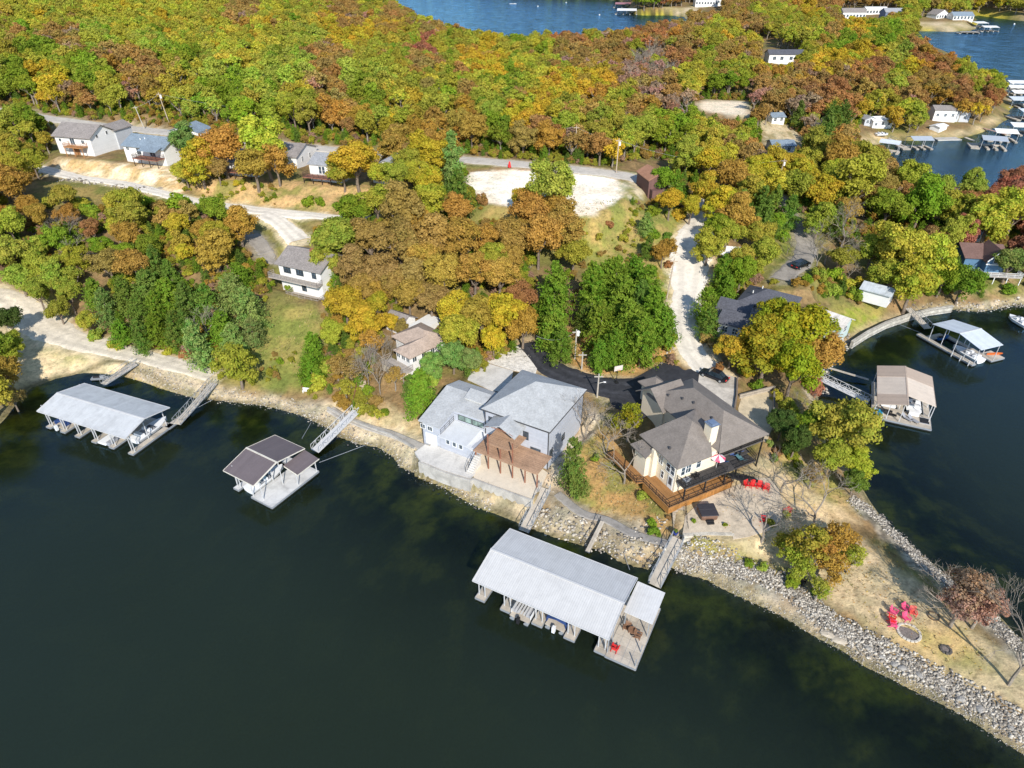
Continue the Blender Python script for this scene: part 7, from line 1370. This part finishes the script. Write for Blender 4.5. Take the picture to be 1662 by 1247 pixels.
# ---- poles, wires
def pole(label, px, py, top, lean=0, lamp=False, trans=False, m=None, z=None, r_=.15, wood=True):
    p = G(px, py); h = htop(px, py, p.z, top)-p.z; rt = thing("utility_pole", label, "utility pole", p, 0); mb = MB(); mb.tube((0, 0, -.5), (lean, 0, h), r_, r_*.7, n=8); mb.build("pole", m or mat("pole_wood", (.42, .34, .26), .85, .2, 2), rt)
    mb = MB(); mb.box(lean-.7, lean+.7, -.06, .06, h-.6, h-.45); mb.build("crossarm", MATS["pole_wood"] if m is None else m, rt)
    if trans: mb = MB(); mb.lathe([(.25, 0), (.25, .8), (.15, .9)], (lean*.8+.3, 0, h*.8), 10); mb.build("transformer", M_white, rt)
    if lamp: mb = MB(); mb.bar((0, 0, h*.6), (.9, 0, h*.66), .05, .05); mb.box(.8, 1.2, -.1, .1, h*.64, h*.67); mb.build("lamp", M_white, rt)
    return p+Vector((lean, 0, h-.4))
M_wpole = mat("pale_pole", (.42, .39, .34), .8, .1, 2)
tops = {}
tops['a'] = pole("pale leaning pole between the two leftmost ridge houses", 235, 210, 172, -1.0, m=M_wpole)
tops['b'] = pole("wooden pole with transformer in the trees above the leftmost ridge houses", 274, 198, 150, -.8, trans=True)
tops['c'] = pole("wooden pole pair in front of the red-brown gap in the trees, left one", 551, 212, 183); tops['c2'] = pole("wooden pole pair in front of the red-brown gap in the trees, right one", 557, 212, 183)
tops['d'] = pole("thin pole in the roadside brush, left of the pole with the transformer", 933, 260, 204); tops['e'] = pole("pole with white transformer at the roadside, left of the brown shed", 1000, 281, 225, 0, trans=True)
tops['f'] = pole("long wooden pole leaning over the left edge of the gravel road", 1076, 515, 420, .6, trans=True)
tops['g'] = pole("pole with white transformer at the foot of the dark cedars, above the asphalt road", 933, 583, 535, 0, trans=True, m=M_wpole); tops['h'] = pole("weathered pole on the orange slope left of the basketball hoop", 944, 600, 572, 0, m=M_wpole)
tops['i'] = pole("tall pole with lamp beside the asphalt, just behind the grey house corner", 969, 645, 607, 0, lamp=True, m=M_wpole); tops['j'] = pole("wooden pole with transformer in the woods above the small driveway", 1258, 312, 258, .6, trans=True); tops['k'] = pole("leaning pole right of the cedars beside the grey driveway", 1262, 358, 328, .5)
def wire(label, p, q, sag=.8, group="overhead wires"):
    p, q = Vector(p), Vector(q); rt = MB(); pr = Vector((0, 0, 0))
    for k in range(1, 13): t = k/12; c = (q-p)*t; c.z -= sag*4*t*(1-t); rt.tube(pr, c, .022, n=4, caps=False); pr = c
    o = rt.build("overhead_wire", M_steel, None); o.location = p; tag(o, label, "wire", group)
wire("overhead wire from the leaning pole to the transformer pole above the left ridge houses", tops['a'], tops['b'], .5); wire("long overhead wire from the left ridge transformer pole to the pole pair", tops['b'], tops['c'], 1.5); wire("long overhead wire from the pole pair to the thin roadside pole", tops['c2'], tops['d'], 2.5); wire("overhead wire between the thin roadside pole and the transformer pole by the shed", tops['d'], tops['e'], .6)
wire("overhead wire from the shed transformer pole into the woods to the right", tops['e'], tops['j'], 2.5); wire("overhead wire from the foot-of-cedars pole over the grey-green trees", tops['g'], U(870, 545, 11), 1.2)
def cable(label, A, zA, B, zB):
    p, q = U(*A, zA), U(*B, zB); mb = MB(); mb.tube((0, 0, 0), q-p, .035, n=5); o = mb.build("mooring_cable", M_steel, None); o.location = p; tag(o, label, "cable", "mooring cables")
cable("mooring cable from the farthest-left dock to the right shore", (345, 649), .5, (294, 676), .4); cable("long mooring cable from the taupe-roofed dock to the stony shore on its right", (592, 723), .6, (518, 751), .4)
cable("mooring cable behind the taupe-roofed dock", (505, 686), .4, (490, 712), .3); cable("mooring cable between the shore and the blue-white dock walkway", (1453, 524), .4, (1498, 542), .3); cable("mooring cable at the right end of the biggest dock's shore side", (1013, 900), .5, (1022, 925), .3)
# ---- white boat at right edge, far docks and boats
runabout("white boat at the right edge of the upper bay", U(1668, 534, 0), 100, M_bhull, None, 5)
def smalldock(label, px, py, rz, L, D, m, h=3.6, rise=.9, group="far docks", deckx=2.0, ax='x'):
    p = U(px, py, 0); rt = thing("covered_dock", label, "boat dock", p, rz, group); mb = MB(); gable_roof(mb, 0, L, 0, D, h, rise, ax, .0, .1); mb.build("roof", m, rt)
    mb = MB(); mb.box(-deckx, 0, 0, D, -.2, .5); mb.box(0, L, D-1.1, D, -.2, .498); [mb.box(L*k/3-.5, L*k/3+.5, 0, D-1.1, -.2, .496) for k in (1, 2, 3)]; mb.build("deck", M_dock, rt)
    for x in (.1, L/2, L-.1):
        for y in (.3, D-.3): post(rt, x, y, .5, h)
    return rt
R_dk = mat("charcoal_metal_roof", (.20, .22, .25), .5, .06, .5)
smalldock("grey hip-roofed dock by a thin gangway in the far cove", 1478, 244, 0, 8.0, 6.0, mat("blue_grey_metal_roof", (.36, .40, .45), .5, .06, .5), deckx=3, group=None)
smalldock("grey gabled dock with a big wooden platform, nearest in the right cove", 1590, 243, -20, 8.5, 8.5, mat("blue_grey_metal_roof", (.36, .40, .45)), deckx=3, group=None)
smalldock("bright white roofed dock just behind the grey gabled one in the right cove", 1612, 231, -15, 8, 8, M_white, group=None); smalldock("white peaked dock roof at the right edge of the frame beside the cove", 1640, 221, -10, 12, 9, M_white, group=None)
smalldock("blue-grey flat dock roof at the right edge beyond the cove", 1657, 197, 0, 9, 9, R_blu, group=None); smalldock("white dock with several roofs right of the orange point, nearest of the row", 1640, 176, -5, 12, 10, R_blu, group=None)
smalldock("white dock in the middle of the row off the orange point", 1642, 164, -5, 14, 8, M_white, group=None); smalldock("small white dock, second farthest off the orange point", 1636, 155, -5, 10, 8, M_white, group=None); smalldock("small white peaked dock, farthest of the row off the orange point", 1636, 147, -5, 10, 8, M_white, group=None)
smalldock("small pale-roofed dock tucked behind trees at the left end of the cove", 1422, 247, -35, 7, 5, R_blu, group=None)
smalldock("white dock off the far little peninsula, left of its neighbour", 1584, 45, 5, 12, 16, M_white, group=None); smalldock("white open-sided dock off the far little peninsula, rightmost", 1596, 52, -5, 13, 14, M_white, group=None); smalldock("low pale dock along the far peninsula's shore", 1560, 55, 0, 16, 6, M_dock, 1.2, .2, group=None)
smalldock("long white-roofed dock at the top of the blue lake", 1001, 24, -8, 22, 22, M_white, 4, 1.5, group=None); smalldock("dark-red and white roofed dock behind the white one at the top of the lake", 998, 13, -8, 26, 20, mat("dusky_red_roof", (.34, .16, .17), .5), 4, 1.5, group=None)
gangway("thin plank gangway from the cove bank to the grey hip-roofed dock", (1442, 224), 1.6, (1470, 238), .6, 1.0, truss=False, rails=(0, 1)); gangway("plank gangway from the far cove bank to the grey gabled dock", (1567, 223), 1.2, (1582, 229), .6, 1.4, truss=False, rails=(0, 0))
gangway("pinkish plank walk on the water from the orange point to the white dock", (1597, 208), .8, (1632, 218), .6, 1.2, mat("pink_planks", (.45, .28, .22), .8), False, (0, 0))
rt = thing("boat_ramp", "flat grey slab ramp at the waterline of the far cove", "ramp", U(1538, 226, .25), 5); mb = MB(); mb.box(-5, 5, -1.5, 2.5, -.4, .15); mb.build("slab", M_oldc, rt)
runabout("tiny white motor boat out on the top blue lake", U(838, 7, 0), 170, M_bhull, None, 9)
for i, (x, y) in enumerate([(873, 11), (973, 25), (919, 5), (1607, 46), (1644, 137), (1646, 40)]):
    p = U(x, y, 0); rt = thing("buoy", "white mooring buoy on the blue water, %s" % ("nearest the tiny motor boat", "left of the long white dock", "near the middle of the top lake", "off the far peninsula docks", "beside the orange point docks", "near the far right shore")[i], "buoy", p, 0); mb = MB(); s = .5 if y > 100 else .8; mb.lathe([(s*.3, -.2), (s, .1), (s*.8, .8*s+.1), (s*.2, 1.5*s)], n=10); mb.build("float_ball", M_white, rt)
jetski("small grey skiff-like jet ski moored behind the farthest-left dock", U(150, 617, 0), 5, M_steel); rt = runabout("pale skiff pulled up on the cove bank left of the grey hip-roofed dock", G(1421, 221)+Vector((0, 0, .2)), 5, M_bhull, None, 5)
# ------------------------------------------------------------------ rip-rap
def rocks(name, bands, label):
    V = []; Fc = []; r = np.random.default_rng(5)
    base = np.array([(0, 0, 1), (.9, 0, .35), (.28, .86, .35), (-.73, .53, .35), (-.73, -.53, .35), (.28, -.86, .35), (.73, .53, -.35), (-.28, .86, -.35), (-.9, 0, -.35), (-.28, -.86, -.35), (.73, -.53, -.35)])
    fcs = [(0, 1, 2), (0, 2, 3), (0, 3, 4), (0, 4, 5), (0, 5, 1), (1, 6, 2), (2, 7, 3), (3, 8, 4), (4, 9, 5), (5, 10, 1), (6, 7, 2), (7, 8, 3), (8, 9, 4), (9, 10, 5), (10, 6, 1)]
    n = 0; tint = []
    for (P, wd, dens, s0, s1) in bands:
        q = [G(x, y) for x, y in P]
        for i in range(len(q)-1):
            a, b_ = q[i], q[i+1]; L = hypot(b_.x-a.x, b_.y-a.y); cnt = int(L*wd*dens); dx, dy = (b_.x-a.x)/L, (b_.y-a.y)/L
            for k in range(cnt):
                t = r.random(); o = (r.random()+r.random()-1)*wd*.62; x, y = a.x+dx*L*t-dy*o, a.y+dy*L*t+dx*o; z = hz(x, y)
                if z < -.25: continue
                s = s0+(s1-s0)*r.random()**2.2; m_ = base*s*(1+.35*r.normal(size=(11, 1)))*np.array([1, .8+.3*r.random(), .6+.3*r.random()]); an = r.random()*6.28; c, sn = cos(an), sin(an)
                m_ = np.stack([m_[:, 0]*c-m_[:, 1]*sn, m_[:, 0]*sn+m_[:, 1]*c, m_[:, 2]], 1)+np.array([x, y, z+s*.25]); V.append(m_); Fc += [(f_[0]+n, f_[1]+n, f_[2]+n) for f_ in fcs]; n += 11; tint += [r.random()]*11
    m, N, L_ = newmat(name+"_stone"); at = N.new("ShaderNodeAttribute"); at.attribute_name = "tint"; rp_ = ramp(N, [(0, (.12, .105, .09)), (.35, (.26, .235, .20)), (.7, (.42, .385, .33)), (1, (.56, .515, .44))]); L_.new(at.outputs["Fac"], rp_.inputs[0]); b = N.new("ShaderNodeBsdfPrincipled"); b.inputs["Roughness"].default_value = .95; b.inputs["Specular IOR Level"].default_value = .1
    o = N.new("ShaderNodeOutputMaterial"); L_.new(rp_.outputs[0], b.inputs["Base Color"]); L_.new(b.outputs[0], o.inputs[0])
    ob = link(name, npmesh(name, np.concatenate(V), np.array(Fc), m, [("tint", 'FLOAT', tint)])); tag(ob, label, "rocks", kind="stuff"); return ob
rocks("riprap", [([(1097, 899), (1150, 908), (1200, 922), (1256, 937), (1300, 968), (1331, 1000), (1380, 1030), (1431, 1056), (1480, 1082), (1531, 1108), (1590, 1140), (1662, 1180), (1760, 1250)], 3.0, 85, .045, .19),
    ([(1380, 808), (1420, 835), (1455, 870), (1490, 905), (1525, 935), (1560, 962), (1600, 995), (1640, 1035), (1700, 1095)], 2.6, 72, .045, .17),
    ([(1092, 914), (1150, 936), (1212, 967), (1274, 997), (1329, 1030), (1406, 1076), (1503, 1124), (1599, 1176), (1720, 1262)], 2.4, 26, .03, .085)], "pale broken rip-rap stones piled along both banks of the point")
rocks("shore_stones", [([(207, 596), (245, 608), (290, 627), (345, 640), (383, 646), (456, 658), (509, 675), (583, 713), (640, 735), (680, 764), (740, 795), (800, 822)], 3.4, 12, .04, .16), ([(870, 835), (910, 850), (960, 872), (1010, 890), (1060, 905), (1090, 905)], 3.6, 12, .05, .26), ([(890, 800), (930, 690), (960, 668)], 1.4, 4, .06, .2),
    ([(1340, 640), (1330, 610), (1350, 575), (1385, 553)], 2.6, 9, .12, .35), ([(1500, 505), (1550, 500), (1600, 502), (1662, 494)], 3, 4, .1, .3), ([(1020, 868), (1060, 850), (1090, 845)], 2.2, 5, .08, .3), ([(860, 572), (820, 575), (790, 572)], 4, 5, .08, .22), ([(1070, 590), (1095, 560), (1100, 520)], .9, 5, .1, .3), ([(100, 292), (180, 300), (260, 308)], 3, 1.2, .15, .5)], "loose pale shoreline stones scattered along the waterline and banks")
for i, (x, y) in enumerate([(1344, 1030), (1362, 1040), (1365, 1022), (1410, 1052), (1432, 1066), (1452, 1078), (1466, 1084), (1492, 1096), (1530, 1118), (1560, 1134), (1590, 1150), (1640, 1180)]):
    p = G(x, y); mb = MB(); s = random.uniform(.34, .5); bm_v = []
    mb.lathe([(s*.55, -.3*s), (s*.95, 0), (s*.9, .35*s), (s*.5, .6*s), (.1*s, .66*s)], n=9); mb.v = [(a+random.uniform(-.1, .1)*s, b_+random.uniform(-.1, .1)*s, c+random.uniform(-.06, .06)*s) for a, b_, c in mb.v]
    o = mb.build("boulder", mat("grey_boulder", (.30, .285, .26), .9, .3, 3, bump=.6) if i > 1 else mat("tan_slab", (.46, .40, .31), .9, .15, 3, bump=.4), None); o.location = p; o.rotation_euler = (0, 0, random.uniform(0, 6)); o.scale = (1.2 if i > 1 else 2.0, .8 if i > 1 else 1.1, .7)
    tag(o, ("flat tan slab boulder at the waterline, left one of two" if i == 0 else "flat tan slab boulder at the waterline, right one of two" if i == 1 else "grey boulder among the rip-rap stones at the water's edge of the point"), "boulder", "boulders in the rip-rap")
# ------------------------------------------------------------------ tree labels
LM = [(150, 225, "the leftmost ridge house"), (240, 235, "the slate-blue roofed house"), (485, 240, "the small ridge house"), (525, 265, "the light grey roofed ridge house"), (485, 435, "the two-storey hillside house"), (660, 565, "the tan-roofed cottage"), (650, 505, "the hidden cottage"), (800, 680, "the grey lake house"),
      (1130, 690, "the cream hip-roof house"), (880, 300, "the gravel lot"), (1063, 280, "the brown shed"), (1118, 450, "the gravel road"), (1230, 500, "the charcoal roofs"), (1180, 418, "the white roadside shed"), (1300, 430, "the black car on the driveway"), (1600, 430, "the blue gabled house"), (1418, 475, "the grey-blue shed"),
      (180, 565, "the beach road"), (165, 290, "the upper dirt track"), (430, 590, "the meadow"), (960, 600, "the asphalt road"), (1420, 1000, "the point lawn"), (1300, 720, "the bay bank"), (1470, 640, "the tan-roofed dock"), (1565, 555, "the blue-white dock"), (1480, 240, "the grey hip-roofed cove dock"), (1180, 178, "the sandy clearing"),
      (1265, 92, "the long white woodland house"), (1405, 28, "the three far houses"), (1620, 180, "the orange point docks"), (250, 200, "the left end of the ridge road"), (620, 240, "the middle of the ridge road"), (860, 262, "the right part of the ridge road"), (20, 250, "the left frame edge"), (20, 430, "the left frame edge below the dirt track"), (1290, 250, "the woodland garages"), (1415, 215, "the far cove cottages"), (1530, 195, "the red-cornered cottage"), (430, 365, "the fork in the white track"), (945, 790, "the lakeside footpath"), (1180, 830, "the stone patio"), (460, 480, "the hillside meadow top"), (700, 400, "the middle oak wood"), (250, 470, "the cedar belt"), (1000, 480, "the green cedar block"), (1460, 430, "the shaded sheds")]
KN = {'d': 'tree', 't': 'thin-leaved tree', 's': 'shrub', 'c': 'cedar', 'n': 'pine', 'x': 'tree'}
GRP = {'d': 'autumn broadleaf trees', 't': 'thin-leaved trees', 's': 'shrubs', 'c': 'cedars', 'n': 'pines', 'x': 'bare trees'}
from collections import defaultdict
bk = defaultdict(list)
for t in TREES:
    rt, px, py, rpx, key, kind, p, r_ = t
    L_ = sorted(LM, key=lambda l: hypot(l[0]-px, (l[1]-py)*1.2))[0]; dx, dy = px-L_[0], py-L_[1]
    if hypot(dx, dy) < 14: rel = "at"
    elif abs(dx) > abs(dy)*1.1: rel = "right of" if dx > 0 else "left of"
    else: rel = "below" if dy > 0 else "above"
    size = "big" if rpx >= 34 else "small" if rpx < 17 else ""
    nm = KN[kind]
    bk[(size, CNAME[key], nm, rel, L_[2])].append(t)
ORD = ["", "second ", "third ", "fourth ", "fifth ", "sixth ", "seventh ", "eighth ", "ninth ", "tenth "]
for k, ts in bk.items():
    size, cn, nm, rel, lm = k; base = " ".join(x for x in (size, cn, nm) if x)
    if len(ts) == 1: names = ["%s %s %s" % (base, rel, lm)]
    else:
        xs_ = [t[1] for t in ts]; ys_ = [t[2] for t in ts]; horiz = (max(xs_)-min(xs_)) >= (max(ys_)-min(ys_)); ts.sort(key=lambda t: t[1] if horiz else t[2]); n = len(ts); names = []
        for i in range(n):
            if horiz: w_ = "leftmost" if i == 0 else "rightmost" if i == n-1 else ORD[i].strip()+" from left"
            else: w_ = "topmost" if i == 0 else "lowest" if i == n-1 else ORD[i].strip()+" from top"
            names.append("%s %s %s, %s" % (base, rel, lm, w_))
    for t, s in zip(ts, names): tag(t[0], s, {'s': 'shrub'}.get(t[5], 'tree'), GRP[t[5]])
labs = defaultdict(list)
for o in bpy.data.objects:
    if o.parent is None and "label" in o: labs[o["label"]].append(o.name)
print("dups", [v for v in labs.values() if len(v) > 1][:5], "long", [l for l in labs if len(l.split()) > 16][:10], len(labs))
